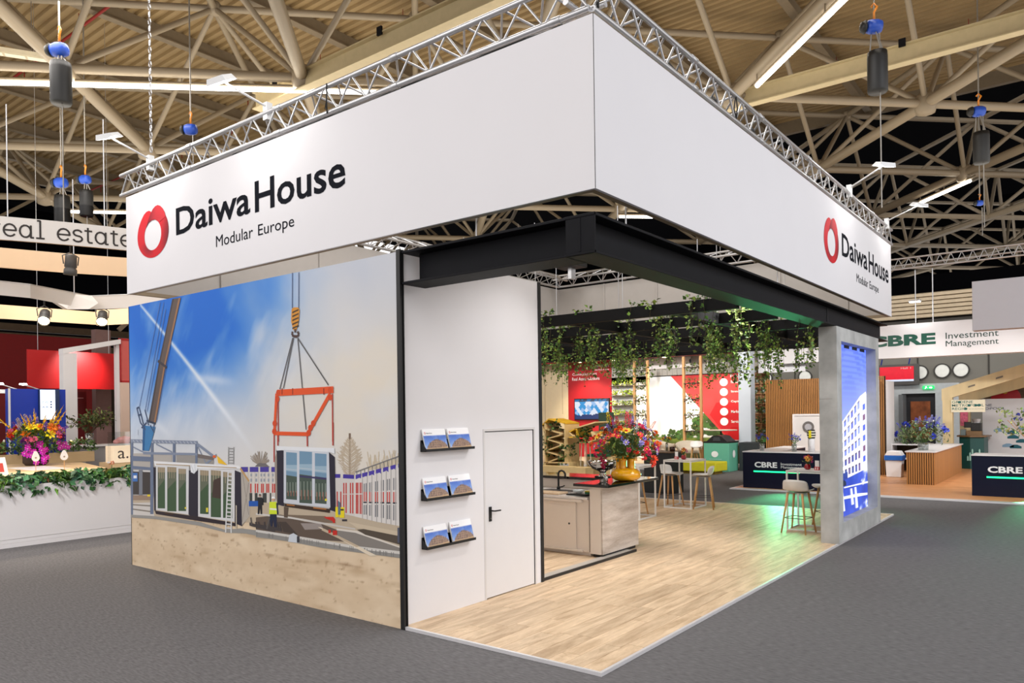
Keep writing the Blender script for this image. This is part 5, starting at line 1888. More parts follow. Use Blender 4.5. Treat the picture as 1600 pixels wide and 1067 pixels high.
o = obj('round_window', MB().lathe([(.12, 0), (.19, 0), (.19, .03), (.12, .03), (.12, 0)], (0, 0, 0), 26, caps=False), M('round_window_rim', (120, 116, 114), .3, .5), d2)
o.rotation_euler = (pi / 2, 0, 0)
o.location = (-2.08, 20.93, 1.58)
o = obj('round_pane', MB().lathe([(.001, 0), (.125, 0), (.125, .01), (.001, .012)], (0, 0, 0), 26), M('round_pane', (170, 170, 176), .1), d2)
o.rotation_euler = (pi / 2, 0, 0)
o.location = (-2.08, 20.93, 1.58)
# striped cap on a white pillar beside the door
t = thing('dispenser', 'white cylinder dispenser with a black and yellow striped top by the concrete column', 'dispenser', (-1.2, 18.5, 1.041))
t.location = (-.42, 15.5, 1.041)
WL[t] = Vector((-.42, 15.5, 1.041))
x0, y0 = -.42, 15.5
obj('cylinder', MB().lathe([(.085, 0), (.085, .34), (.075, .36)], (x0, y0, 1.041), 18), m_white, t, True)
for k in range(7):
    z = 1.401 + k * .033
    obj('stripe', MB().lathe([(.085 + .025 * sin(pi * (k + .3) / 7), 0), (.088 + .025 * sin(pi * (k + .7) / 7), .033)], (x0, y0, z), 18), m_blackp if k % 2 == 0 else M('grey_white_stripe', (214, 210, 196), .5), t)
obj('yellow_badge', MB().box(x0 - .03, x0 + .03, y0 - .125, y0 - .10, 1.42, 1.61), M('badge_yellow', (232, 214, 20), .5), t)

# timber plant wall
t = thing('plant_wall', 'light timber trellis wall with pots of green plants beside the white pillar', 'wall', (-4.4, 23, 0))
m_tim = M('raw_timber', (206, 160, 116), .6, noise=.15, scale=8, stretch=(1, 1, .2))
for x in (-4.72, -4.45, -4.18):
    obj('post', MB().box(x, x + .06, 22.97, 23.03, 0, 3.8), m_tim, t)
obj('board', MB().box(-4.74, -4.1, 23.04, 23.07, 0, 3.85), M('trellis_back', (178, 124, 86), .7, noise=.2), t)
for k in range(9):
    obj('rail', MB().box(-4.74, -4.1, 22.9, 22.96, .5 + k * .38, .55 + k * .38), m_tim, t)
for k in range(9):
    for j in range(2):
        x, z = -4.58 + j * .3 + (k % 2) * .08, .56 + k * .38
        p = thing('potted_plant', 'trailing plant in a pale pot, %s shelf, %s side of the trellis wall' % (('lowest', 'second', 'third', 'fourth', 'fifth', 'sixth', 'seventh', 'eighth', 'topmost')[k], ('pillar', 'slat')[j]), 'plant', (x, 22.86, z), 'pots on the timber trellis wall')
        obj('pot', MB().lathe([(.05, 0), (.065, .1), (.058, .1), (.05, .02)], (x, 22.88, z), 12), M('pale_pot', (190, 204, 200), .5), p, True)
        lv = MB()
        for i in range(34):
            leaf(lv, Vector((x, 22.86, z + .1)) + rv() * .12, rv() + Vector((0, -.6, .4)), .09, gcol(RND.choice(((84, 116, 60), (110, 140, 80), (64, 94, 50)))))
        obj('foliage', lv, m_leaf, p, kind='stuff')

# white pillar
t = thing('white_pillar', 'tall square bluish white pillar between the red wall and the trellis', 'pillar', (-4.6, 22, 0))
bevel(obj('shaft', MB().box(-4.84, -4.38, 21.8, 22.26, 0, 4.5), M('bluish_white', (206, 214, 224), .5, noise=.01), t), .005, 1)
obj('pillar_header', MB().box(-4.3, -2.6, 22.4, 22.5, 3.55, 4.45), M('white_header', (236, 236, 240), .5, noise=.01), t)

# hanging white fascia with green letters
t = thing('hanging_fascia', 'long white hanging fascia with dark green lettering behind the banner end', 'sign', (4, 22, 3.83))
bevel(obj('panel', MB().box(-3.4, 10.0, 22, 22.4, 3.83, 4.93), m_fabric, t), .005, 1)
m_green = M('deep_green_lettering', (16, 82, 66), .5, noise=.02)
text('lettering', 'CBRE', m_green, t, (-.42, 22, 4.22), (1, 0, 0), (0, 0, 1), 2.02, .37, .045, .006)
text('subtitle', 'Investment', M('dark_green_subtitle', (38, 66, 60), .5), t, (1.88, 22, 4.36), (1, 0, 0), (0, 0, 1), 1.42, .20, 0, .006)
text('subtitle', 'Management', M('dark_green_subtitle', (38, 66, 60), .5), t, (1.88, 22, 4.06), (1, 0, 0), (0, 0, 1), 1.42, .24, 0, .006)
for x in (1.0, 1.5, 6.0):
    rod('wire', (x, 22.2, 4.93), (x, 22.2, 6.7), .02, m_alu, t, 5)
t = thing('hanging_fascia', 'plain white hanging fascia end hiding part of the green lettered one', 'sign', (5, 18, 4.22))
bevel(obj('panel', MB().box(3.05, 9.0, 18, 18.4, 4.22, 5.53), M('plain_fascia_fabric', (204, 200, 206), .7, noise=.01), t), .005, 1)
# truss over the fascia with a small lamp
t = thing('rear_truss', 'grey lattice truss running behind the banner end over the green lettering', 'truss', (2, 22.0, 6.75))
for dz, dy in ((0, 0), (.34, 0), (.17, .3)):
    rod('chord', (-2, 22.0 + dy, 6.75 + dz), (8, 22.0 + dy, 6.75 + dz), .03, m_alu, t, 8)
for k in range(33):
    x = -2 + k * .3
    rod('brace', (x, 22, 6.75), (x + .15, 22, 7.09), .012, m_alu, t, 5)
    rod('brace', (x + .15, 22, 7.09), (x + .3, 22, 6.75), .012, m_alu, t, 5)
t = thing('arm_lamp', 'small bright floodlight over the green lettered fascia', 'lamp', (1.1, 21.6, 5.6))
obj('lens', MB().box(.95, 1.25, 21.45, 21.6, 5.56, 5.58), m_lens, t)
obj('lamp_head', MB().box(.93, 1.27, 21.43, 21.62, 5.58, 5.63), m_aluw, t)
rod('arm', (1.1, 21.6, 5.62), (1.1, 22.2, 5.75), .014, m_alu, t, 6)
lamp('fascia_light', 'AREA', (1.1, 21.5, 5.5), 5, (1, .98, .96), (1.2, 22.1, 4.2), .4, .2)

# slat-fronted counter with a big blue bouquet
t = thing('slat_counter', 'low counter clad in oak slats with a white top carrying a blue bouquet', 'counter', (1.75, 21, .03))
obj('body', MB().box(1.40, 2.06, 18.24, 23.6, .03, .93), m_felt, t)
x = 1.385
s2 = MB().box(0, .036, 0, .025, 0, .90).mesh('slat')
s2.materials.append(m_slat)
while x < 2.06:
    o = bpy.data.objects.new('slat', s2)
    C.objects.link(o)
    o.parent = t
    o.matrix_parent_inverse = Matrix.Translation(-WL[t])
    o.location = (x, 18.215, .03)
    x += .057
s3 = MB().box(0, .025, 0, .055, 0, .90).mesh('slat')
s3.materials.append(m_slat)
y = 18.24
while y < 23.55:
    o = bpy.data.objects.new('slat', s3)
    C.objects.link(o)
    o.parent = t
    o.matrix_parent_inverse = Matrix.Translation(-WL[t])
    o.location = (2.061, y, .03)
    y += .062
bevel(obj('counter_top', MB().box(1.35, 2.12, 18.18, 23.7, .93, .965), m_wtop, t), .004, 1)
glass_vase('wide clear glass vase on the slatted counter', 1.70, 18.9, .966, .15, .22)
bouquet('blue_bouquet', 'wide bouquet of blue delphiniums and grey green leaves on the slatted counter', 'bouquet', (1.72, 18.9, 1.16), (1.66, 18.9, 1.40), .78, .46,
        [(16, b('tuft', (58, 72, 190)), .085, -5, 60), (12, b('spike', (66, 80, 190), (110, 116, 206)), .06, 10, 80), (10, b('spike', (150, 150, 206), (180, 176, 220)), .05, 20, 85), (8, b('bud', (222, 226, 214)), .04, 0, 80)], 300, ((84, 106, 70), (116, 134, 92), (150, 162, 116)), lsize=.11)
lv = MB()
for k in range(70):
    leaf(lv, Vector((1.85 + k * .0, 18.6, .97)) + Vector((RND.uniform(-.1, .45), RND.uniform(-.2, .3), RND.uniform(0, .12))), rv() + Vector((0, 0, 1)), .09, gcol((96, 120, 70)))

# white storage wall with a small blue screen
t = thing('partition_wall', 'white partition beside the concrete column with a small blue screen', 'wall', (-.1, 23, .03))
obj('panel', MB().box(-1.2, .12, 23.2, 23.3, .03, 3.1), m_white, t)
obj('panel', MB().box(.08, .13, 20.6, 23.2, .03, 3.1), m_white, t)
s = obj('screen', MB().box(-.52, -.20, 23.16, 23.2, 1.1, 2.25), m_blackp, t)
gscr = MV('small_screen_blue', .3, emit=.4)
grid_print('screen_picture', -.50, -.22, 1.12, 2.23, 4, 14, lambda x, z: mix3((36, 70, 110), (120, 150, 176), fbm(x * 8, z * 3)) if z < 1.95 else (70, 110, 110), lambda u, v, o: (u, 23.16 - o, v), gscr, s, .001)
t = thing('back_counter', 'white open-front back counter behind the slatted counter', 'counter', (.75, 23, .03))
obj('counter_top', MB().box(.14, 1.3, 22.6, 23.4, .93, .97), m_wtop, t)
obj('side', MB().box(.14, .18, 22.6, 23.4, .03, .93), m_wtop, t)
obj('shelf', MB().box(.18, 1.3, 22.65, 23.4, .45, .48), m_wtop, t)
obj('dark_niche', MB().box(.18, 1.3, 23.36, 23.4, .03, .93), m_felt, t)
lv = MB()
t = thing('potted_plant', 'bushy green plant standing on the white back counter', 'plant', (.7, 22.9, .971))
obj('pot', MB().lathe([(.09, 0), (.13, .16), (.12, .16), (.1, .02)], (.7, 22.9, .971), 14), m_blackp, t)
for k in range(150):
    leaf(lv, Vector((.7, 22.9, 1.22)) + rv() * .3, rv() + Vector((0, 0, .6)), .11, gcol((70, 96, 48)))
obj('foliage', lv, m_leaf, t, kind='stuff')
t = thing('waste_bin', 'white waste bin with a blue rim and swing lid by the partition', 'bin', (.62, 20.6, .03))
bevel(obj('body', MB().prism([(.42, .03), (.84, .03), (.87, .62), (.39, .62)], 'y', 20.4, 20.8), M('white_bin_plastic', (226, 226, 230), .4, noise=.01), t), .015)
bevel(obj('rim', MB().box(.37, .89, 20.36, 20.84, .55, .70), M('blue_rim', (22, 96, 186), .4), t), .012)
bevel(obj('lid', MB().prism([(.38, .70), (.88, .70), (.80, .84), (.46, .84)], 'y', 20.37, 20.83), M('white_bin_plastic', (226, 226, 230), .4), t), .015)
t = thing('red_crate', 'small red box on the floor behind the slatted counter', 'crate', (1.15, 22.4, .03))
bevel(obj('crate', MB().box(1.0, 1.3, 22.2, 22.5, .03, .42), M('red_plastic', (200, 24, 30), .5), t), .01)

# timber gable frame with the sign board
m_gl = M('pale_glulam', (226, 206, 160), .55, noise=.08, scale=5, stretch=(1, 1, .2))
t = thing('timber_gable', 'big pale glulam gable frame with a sign board under the rafters', 'frame', (2.4, 21, .03))
obj('post', MB().box(1.42, 1.72, 24.46, 24.74, .03, 2.60), m_gl, t)
obj('post', MB().box(1.70, 2.03, 26.36, 26.64, .03, 2.55), m_gl, t)
obj('rafter', MB().prism([(1.40, 2.42), (1.40, 2.82), (4.7, 3.88), (4.7, 3.46)], 'y', 24.45, 24.75), m_gl, t)
obj('rafter', MB().prism([(1.68, 2.28), (1.68, 2.70), (4.8, 3.50), (4.8, 3.16)], 'y', 26.35, 26.65), m_gl, t)
for x, z in ((2.2, 2.86), (3.0, 3.12)):
    obj('bolt_plate', MB().prism([(x, z - .02), (x + .2, z + .045), (x + .2, z + .10), (x, z + .035)], 'y', 24.43, 24.45), M('bolt_grey', (120, 112, 100), .5), t)
sb = obj('sign_board', MB().box(1.69, 2.69, 24.40, 24.45, 2.01, 2.43), M('cream_board', (238, 232, 206), .5, noise=.01), t)
m_teal = M('teal_lettering', (10, 98, 92), .5)
for i, s in enumerate(('GROENE', 'METROPOOL', 'REGIO')):
    text('lettering', s, m_teal, sb, (1.72, 24.40, 2.315 - i * .115), (1, 0, 0), (0, 0, 1), (.62, .94, .44)[i], .085, .005, .003)
text('small_print', 'regionale samenwerking', m_teal, sb, (2.20, 24.40, 2.10), (1, 0, 0), (0, 0, 1), .44, .03, 0, .003)
mb = MB()
for cx, cz in ((1.945, 2.355), (2.225, 2.24), (2.42, 2.24), (2.51, 2.24), (2.125, 2.125)):
    mb.face([(cx + .05 * cos(2 * pi * k / 12), 24.392, cz + .042 * sin(2 * pi * k / 12)) for k in range(12)])
obj('letter_disc', mb, m_teal, sb, kind='stuff')
pr = obj('poster', MB().box(1.74, 1.98, 26.2, 26.22, 1.5, 2.1), M('pink_poster', (226, 110, 140), .6, noise=.35, scale=14), t)
t = thing('sign_wall', 'white stand wall printed with rows of small teal roofs', 'wall', (3.4, 26, .03))
sw = obj('panel', MB().box(2.45, 7.0, 26, 26.1, .03, 2.46), M('pale_wall_print', (204, 208, 214), .5, noise=.02), t)
for i, s in enumerate(('NE', 'OPOOL')):
    text('lettering', s, M('navy_lettering', (26, 48, 84), .5), sw, (2.52, 26, 2.2 - i * .12), (1, 0, 0), (0, 0, 1), (.22, .62)[i], .08, .005, .003)
mb = MB()
for k, (x, z, c_) in enumerate(((2.95, 1.30, 0), (3.35, 1.22, 1), (3.35, 1.06, 1), (3.6, .92, 1), (3.2, .76, 0), (3.42, .72, 1), (3.85, 1.05, 1), (3.9, .8, 1), (4.1, 1.2, 0), (4.2, .75, 1), (3.65, 1.38, 0), (4.5, .95, 1))):
    mb.face([(x - .17, 25.996, z), (x + .17, 25.996, z), (x + .17, 25.996, z + .07), (x + .05, 25.996, z + .13), (x - .05, 25.996, z + .13), (x - .17, 25.996, z + .07)], ((120, 156, 184), (28, 92, 108))[c_])
obj('printed_roofs', mb, m_print, sw, kind='stuff')
t = thing('brick_wall', 'dark brown panel wall over the printed stand wall with a red round sign', 'wall', (5, 27, 2.5))
obj('panel', MB().box(2.4, 9, 27, 27.1, 1.5, 3.1), M('brown_brick_print', (116, 96, 74), .8, noise=.3, scale=12), t)
obj('white_lintel', MB().box(2.4, 9, 26.8, 27.0, 3.05, 3.3), m_white, t)
t = thing('round_sign', 'round red sign with a yellow centre under the timber rafters', 'sign', (3.02, 26.6, 2.5))
mb = MB()
o = obj('disc', MB().lathe([(.001, 0), (.46, 0), (.46, .04), (.001, .05)], (0, 0, 0), 28), M('sign_red', (206, 24, 36), .4), t)
o.rotation_euler = (pi / 2, 0, 0)
o.location = (3.08, 26.995, 2.46)
o = obj('centre', MB().lathe([(.001, 0), (.10, 0), (.10, .02), (.001, .02)], (0, 0, 0), 16), M('sign_yellow', (240, 190, 40), .4), t)
o.rotation_euler = (pi / 2, 0, 0)
o.location = (3.05, 26.94, 2.74)
# green bar with a coffee machine
BAR = len(C.objects)
t = thing('coffee_bar', 'dark green round-fronted coffee bar with a wooden top', 'bar', (2.3, 24.5, .03))
obj('body', MB().prism([(1.95, 24.3), (2.3, 24.1), (2.7, 24.2), (2.75, 24.9), (1.95, 24.9)], 'z', .03, 1.14), M('bar_green', (14, 74, 72), .4), t)
obj('bar_top', MB().prism([(1.88, 24.25), (2.3, 24.0), (2.78, 24.12), (2.85, 25.0), (1.88, 25.0)], 'z', 1.14, 1.19), M('bar_wood', (120, 90, 58), .4), t)
mb = MB()
for k in range(7):
    x = 2.2 + k * .07
    mb.face([(x, 24.09, .32), (x + .05, 24.09, .32), (x + .05, 24.09, .45 + .12 * (k % 3)), (x + .025, 24.09, .5 + .12 * (k % 3)), (x, 24.09, .45 + .12 * (k % 3))])
obj('printed_houses', mb, M('pale_green_print', (150, 196, 186), .5), t, kind='stuff')
t = thing('coffee_machine', 'black coffee machine with two hoppers on the green bar', 'machine', (2.4, 24.5, 1.19))
obj('crate_base', MB().box(2.16, 2.62, 24.3, 24.7, 1.1905, 1.34), M('machine_wood', (130, 100, 66), .5), t)
bevel(obj('body', MB().box(2.30, 2.60, 24.3, 24.7, 1.34, 1.62), m_blackp, t), .02)
obj('hopper', MB().lathe([(.10, 0), (.13, .12), (.12, .14)], (2.45, 24.5, 1.62), 14), M('milky_hopper', (196, 196, 200), .3), t)
bevel(obj('screen', MB().box(2.10, 2.32, 24.28, 24.34, 1.46, 1.66), m_blackp, t), .01)
bevel(obj('till', MB().box(1.98, 2.14, 24.3, 24.5, 1.1905, 1.4), M('till_grey', (110, 124, 126), .3), t), .01)
for o in list(C.objects)[BAR:]:
    if o.parent is None:
        o.location.x -= .12
        o.location.y += .85
# gladiolus tree on the desk at the edge
t = thing('blossom_tree', 'thin tree of pale leaves and blue flowers standing behind the navy desk at the edge', 'tree', (4.25, 16.9, .03))
obj('trunk', MB().tube([(4.25, 16.9, .03), (4.24, 16.9, 1.0), (4.28, 16.92, 1.55)], [.03, .022, .012], 8), m_pine, t)
lv = MB()
for k in range(200):
    leaf(lv, Vector((4.2, 16.9, 1.75)) + Vector((RND.uniform(-.55, .5), RND.uniform(-.4, .4), RND.uniform(-.28, .36))), rv(), .09, gcol(RND.choice(((150, 170, 96), (118, 142, 80), (196, 200, 130)))))
obj('foliage', lv, m_leaf, t, kind='stuff')
for k in range(12):
    put_bloom(t, b('tuft', (62, 78, 200)), Vector((4.3, 16.85, 1.85)) + Vector((RND.uniform(-.25, .35), RND.uniform(-.3, .1), RND.uniform(-.2, .25))), rv() + Vector((0, -.5, .5)), .06)
for k in range(5):
    a = k * 1.2
    rod('branch', (4.26, 16.9, 1.4), (4.26 + .4 * cos(a), 16.9 + .3 * sin(a), 1.85), .008, m_pine, t, 5)

# ================================================================== THE RED STAND BEHIND THE BAR
PY = 24.0
m_redw = M('red_stand_wall', (172, 28, 36), .45, noise=.04)
m_creamw = M('cream_stand_wall', (222, 204, 170), .6, noise=.03)
m_greyw = M('grey_fluted_wall', (176, 174, 168), .6, noise=.02)
sw = thing('stand_wall', 'tall stand wall in cream, red and grey fields behind the bar', 'wall', (-10, PY, 0))
cr = obj('cream_field', MB().box(-18.5, -13.85, PY, PY + .1, 0, 4.42), m_creamw, sw)
for x in (-15.2, -14.2):
    obj('panel_joint', MB().box(x, x + .02, PY - .01, PY, 0, 4.42), M('cream_joint', (180, 160, 128), .7), cr)
obj('hatch', MB().box(-14.95, -14.05, PY - .02, PY, .6, 2.1), m_creamw, cr)
rd = obj('red_field', MB().box(-13.85, -11.52, PY - .02, PY + .1, 0, 4.5), m_redw, sw)
obj('grey_field', MB().box(-11.52, -4.6, PY, PY + .1, 3.45, 4.5), m_greyw, sw)
for k in range(30):
    x = -11.4 + k * .23
    obj('flute', MB().box(x, x + .08, PY - .03, PY, 3.7, 4.5), m_greyw, sw) if k < 29 else None
obj('white_field', MB().box(-11.52, -9.62, PY, PY + .1, 0, 3.7), m_white, sw)
pw = obj('picture_field', MB().box(-9.62, -4.6, PY, PY + .1, 0, 3.7), m_white, sw)
text('lettering', 'PATRIZIA', m_letw, rd, (-12.35, PY - .02, 4.20), (1, 0, 0), (0, 0, 1), .72, .11, .008, .004)
text('lettering', 'Connecting smart', m_letw, rd, (-13.6, PY - .02, 3.84), (1, 0, 0), (0, 0, 1), 1.32, .15, .008, .004)
text('lettering', 'Real Asset solutions', m_letw, rd, (-13.62, PY - .02, 3.64), (1, 0, 0), (0, 0, 1), 1.48, .15, .008, .004)
text('subtitle', 'Global Real Assets', m_letw, rd, (-12.52, PY - .02, 4.06), (1, 0, 0), (0, 0, 1), .88, .08, .004, .004)
obj('mark', MB().face([(-12.52, PY - .026, 4.2), (-12.38, PY - .026, 4.2), (-12.45, PY - .026, 4.33)]), m_letw, rd)
# picture with sky, field and red diagonal
xy = lambda u, v, o: (u, PY - .002 - o, v)


def pic_fn(x, z):
    if z < 1.10:
        n = fbm(x * 4, z * 5)
        c = mix3((38, 52, 26), (112, 130, 54), n * 1.2)
        if .8 < z < 1.05:
            c = mix3(c, (120, 140, 60), .4 * fbm(x * 2, z * 9))
        if z < .7:
            c = mix3((40, 46, 28), (60, 70, 40), n)
        return c
    return mix3((216, 218, 222), (236, 240, 244), (z - 1.1) / 2.4)


gp = grid_print('printed_landscape', -9.62, -4.62, 0.02, 3.66, 60, 50, pic_fn, xy, m_print, pw, .001)
mb = []
for cx, cz, r in ((-9.35, 1.15, .2), (-8.55, 1.22, .28), (-8.05, 1.25, .34), (-7.75, 1.18, .26), (-7.2, 1.68, .55), (-6.75, 1.5, .5), (-7.35, 1.25, .35), (-6.3, 1.3, .4), (-9.0, 1.08, .15), (-8.3, 1.1, .2)):
    for k in range(16):
        a, rr = RND.uniform(0, 2 * pi), RND.uniform(0, r * .75)
        s = r * .36
        px, pz = cx + rr * cos(a) * 1.05, cz + rr * sin(a) * .8
        mb.append((gcol((60, 86, 44), .3), [(px + s * cos(2 * pi * j / 7) * RND.uniform(.7, 1.1), pz + s * .8 * sin(2 * pi * j / 7) * RND.uniform(.7, 1.1)) for j in range(7)]))
mb.append(((206, 62, 64), [(-8.62, 3.66), (-4.62, 3.66), (-4.62, .6), (-5.9, .75)]))
mb.append(((186, 36, 42), [(-6.9, 2.0), (-6.6, 2.5), (-4.62, 2.5), (-4.62, .6), (-5.9, .75)]))
mb.append(((176, 20, 26), [(-6.2, 1.1), (-6.0, 1.5), (-4.62, 1.5), (-4.62, .6), (-5.9, .75)]))
layers('printed_trees', mb, xy, m_print, gp, .0001, .004)
for k in range(5):
    z = 3.32 - k * .40
    o = obj('round_icon', MB().face([(-6.28 + .17 * cos(2 * pi * j / 20), PY - .03, z + .16 * sin(2 * pi * j / 20)) for j in range(20)]), m_letw, gp)
    text('icon_caption', ('Research', 'Strategy', 'Capital', 'Markets', 'Services')[k], m_letw, gp, (-5.98, PY - .03, z - .05), (1, 0, 0), (0, 0, 1), .42, .11, .01, .003)
text('lettering', 'PATRIZIA', m_letw, gp, (-5.85, PY - .03, 3.52) if False else (-6.0, PY - .03, 3.50), (1, 0, 0), (0, 0, 1), 1.2, .12, .01, .003)
# backlit rounded panels near the top
for k, x in enumerate((-9.2, -8.1, -6.55)):
    t = thing('glow_tile', 'small rounded white panel high on the grey fluted wall, %s from the red field' % ('first', 'second', 'third')[k], 'panel', (x, PY - .06, 4.0))
    bevel(obj('panel', MB().box(x - .42, x + .42, PY - .08, PY - .035, 3.98, 4.44), m_white, t), .06, 3)
    obj('track_spot', MB().lathe([(.04, 0), (.05, .14), (.02, .16)], (x + .5, PY - .3, 4.16), 10), m_blackp, t)
    rod('spot_stem', (x + .5, PY - .3, 4.3), (x + .5, PY - .1, 4.42), .014, m_blackp, t, 5)
# television
t = thing('television', 'wall television showing blue and white diamonds on the red wall', 'television', (-12.6, PY - .1, 2.3))
bevel(obj('housing', MB().box(-13.48, -11.60, PY - .10, PY - .021, 1.82, 2.80), m_blackp, t), .015)
tv = MV('tv_picture', .2, emit=.6)


def tv_fn(u, v):
    a = (u * 2.6 + v * 1.9) % .52
    c_ = (226, 232, 246)
    i, j = math.floor(u / .22 + v / .3), math.floor(u / .22 - v / .3)
    h = (math.sin(i * 12.9 + j * 78.2) * 43758.5) % 1
    if h > .62:
        c_ = (36, 150, 216)
    elif h > .45:
        c_ = (150, 190, 236)
    if v < .12 + .2 * fbm(u * 4, 1.0):
        c_ = (16, 50, 110)
    if v > .9:
        c_ = (40, 60, 90) if h > .5 else (16, 110, 170)
    return c_


mbt = MB()
NU, NV = 46, 26
for i in range(NU):
    for j in range(NV):
        u0, u1, v0, v1 = i / NU, (i + 1) / NU, j / NV, (j + 1) / NV
        mbt.face([(-13.44 + 1.80 * u, PY - .102, 1.86 + .90 * v) for u, v in ((u0, v0), (u1, v0), (u1, v1), (u0, v1))], tv_fn((u0 + u1) / 2 * 1.9, (v0 + v1) / 2))
obj('picture', mbt, tv, t)
# plant shelves on the white field
for k in range(5):
    z = 1.55 + k * .44
    t = thing('plant_shelf', 'thin dark shelf of yellow green plants on the white wall, %s one up' % ('first', 'second', 'third', 'fourth', 'fifth')[k], 'shelf', (-10.9, PY - .2, z))
    obj('board', MB().box(-11.5, -10.3, PY - .28, PY - .005, z, z + .03), M('dark_shelf', (70, 58, 48), .6), t)
    lv = MB()
    for i in range(110):
        c_ = RND.choice((-11.25, -10.85, -10.5))
        leaf(lv, Vector((c_ + RND.uniform(-.16, .16), PY - .16 + RND.uniform(-.1, .1), z + RND.uniform(.04, .24))), rv() + Vector((0, -.5, .5)), .10, gcol(RND.choice(((150, 164, 50), (176, 186, 70), (104, 130, 48)))))
    obj('foliage', lv, m_leaf, t, kind='stuff')
# timber plant frames
for q, (x0, x1, yy) in enumerate(((-9.65, -8.95, 22.6), (-7.15, -6.35, 22.0))):
    t = thing('plant_rack', ('tall timber frame with planted shelves before the white wall', 'tall timber frame with planted shelves before the red diagonal')[q], 'frame', ((x0 + x1) / 2, yy, 0))
    for x in (x0, x1 - .09):
        obj('post', MB().box(x, x + .09, yy - .05, yy + .05, 0, 4.3), m_pine, t)
    for k in range(6):
        z = .75 + k * .62
        obj('shelf', MB().box(x0 + .09, x1 - .09, yy - .12, yy + .12, z, z + .03), M('dark_shelf', (70, 58, 48), .6), t)
        lv = MB()
        for i in range(80):
            p = Vector((RND.uniform(x0 + .1, x1 - .1), yy + RND.uniform(-.12, .12), z + RND.uniform(-.16, .22)))
            leaf(lv, p, rv() + Vector((0, -.6, .2)), .09, gcol(RND.choice(((104, 118, 58), (80, 96, 48), (146, 150, 84)))))
        obj('foliage', lv, m_leaf, t, kind='stuff')
# dark canopy with downlights
t = thing('stand_canopy', 'dark hanging canopy edge with a thin red line behind the ivy', 'canopy', (-10, 23.2, 4.45))
obj('fascia', MB().box(-19.5, -5.0, 22.9, 23.3, 4.46, 5.15), m_blackp, t)
obj('red_line', MB().box(-15.2, -5.0, 22.88, 23.3, 4.42, 4.46), M('red_line', (150, 24, 34), .5), t)
rod('hanging_wire', (-16, 23.1, 5.15), (-16, 23.1, 11.2), .01, m_alu, t, 5)
rod('hanging_wire', (-6, 23.1, 5.15), (-6, 23.1, 11.2), .01, m_alu, t, 5)
m_dl = M('downlight_glow', (255, 236, 180), .3, emit=8, noise=0)
for k, (x, y) in enumerate(((-12.6, 23.1), (-10.85, 23.1), (-8.46, 23.1), (-6.46, 23.1))):
    t = thing('downlight', 'glowing round downlight under the dark canopy, %s from the cream wall' % ('first', 'second', 'third', 'fourth')[k], 'light', (x, y, 4.41))
    obj('lens', MB().lathe([(.10, 0), (.10, .01)], (x, y, 4.402), 14), m_dl, t)
    rod('stem', (x, y, 4.41), (x, y, 4.50), .03, m_blackp, t, 6)
    obj('bezel', MB().lathe([(.10, 0), (.13, 0), (.13, .012), (.10, .012), (.10, 0)], (x, y, 4.4085), 14, caps=False), m_alu, t)
    lamp('downlight_beam', 'SPOT', (x, y - .6, 4.35), 300, (1, .88, .66), (x, y + .5, 1.2), .08, None, 100, .8)
# bins
m_t1, m_t2, m_t3 = M('sea_green_panel', (98, 176, 150), .45, noise=.02), M('anthracite_panel', (40, 44, 48), .5), M('leaf_green_panel', (54, 160, 62), .45)
for q, (x0, x1, y0, y1, mm, lb) in enumerate(((-5.53, -4.60, 20.2, 21.1, m_t1, 'sea green recycling bin cube with a domed dark lid'), (-4.50, -3.72, 20.9, 21.6, m_t2, 'anthracite recycling bin cube between the two green ones'), (-4.05, -3.3, 22.0, 22.6, m_t3, 'bright green recycling bin cube by the white pillar'))):
    t = thing('recycling_bin', lb, 'bin', ((x0 + x1) / 2, (y0 + y1) / 2, 0))
    h = 1.02 if q < 2 else 1.12
    bevel(obj('body', MB().box(x0, x1, y0, y1, 0, h), mm, t), .01, 1)
    if q == 0:
        obj('lid', MB().box(x0 - .01, x1 + .01, y0 - .01, y1 + .01, h, h + .05).prism([(x0 + .08, h + .05), (x1 - .08, h + .05), (x1 - .3, h + .24), ((x0 + x1) / 2, h + .27), (x0 + .3, h + .24)], 'y', y0 + .05, y1 - .05), m_blackp, t)
        obj('opening', MB().prism([(-5.2, h + .07), (-4.92, h + .07), (-4.95, h + .2), (-5.17, h + .2)], 'y', y0 + .03, y0 + .06), M('lid_opening', (60, 62, 66), .4), t)
    mk = [((x0 + x1) / 2 - .05, .62, .13), ((x0 + x1) / 2 + .12, .2, .05)]
    for cx, cz, r in mk:
        obj('white_mark', MB().face([(cx + r * cos(2 * pi * k / 16), y0 - .012, cz + r * .85 * sin(2 * pi * k / 16)) for k in range(16)]), m_letw, t)
    obj('caption', MB().box((x0 + x1) / 2 - .25, (x0 + x1) / 2 + .2, y0 - .012, y0 - .001, .43, .445), M('pale_caption', (170, 210, 196), .5), t)
    if q < 2:
        obj('side_mark', MB().face([(x1 + .012, (y0 + y1) / 2 + .12 * cos(2 * pi * k / 14), .62 + .14 * sin(2 * pi * k / 14)) for k in range(14)]), m_letw, t)
# yellow pouf
t = thing('pouf', 'wide yellow green upholstered pouf on the grey carpet', 'pouf', (-5.3, 19.2, 0))
bevel(obj('cushion', MB().prism([(-6.3, 18.85), (-5.5, 18.8), (-4.5, 18.8), (-4.45, 19.7), (-6.3, 19.7)], 'z', .10, .42), M('lime_fabric', (196, 190, 30), .85, noise=.06), t), .03, 2)
obj('base', MB().box(-6.2, -4.6, 18.95, 19.6, 0, .10), M('straw_base', (146, 120, 50), .9, noise=.4, scale=30), t)
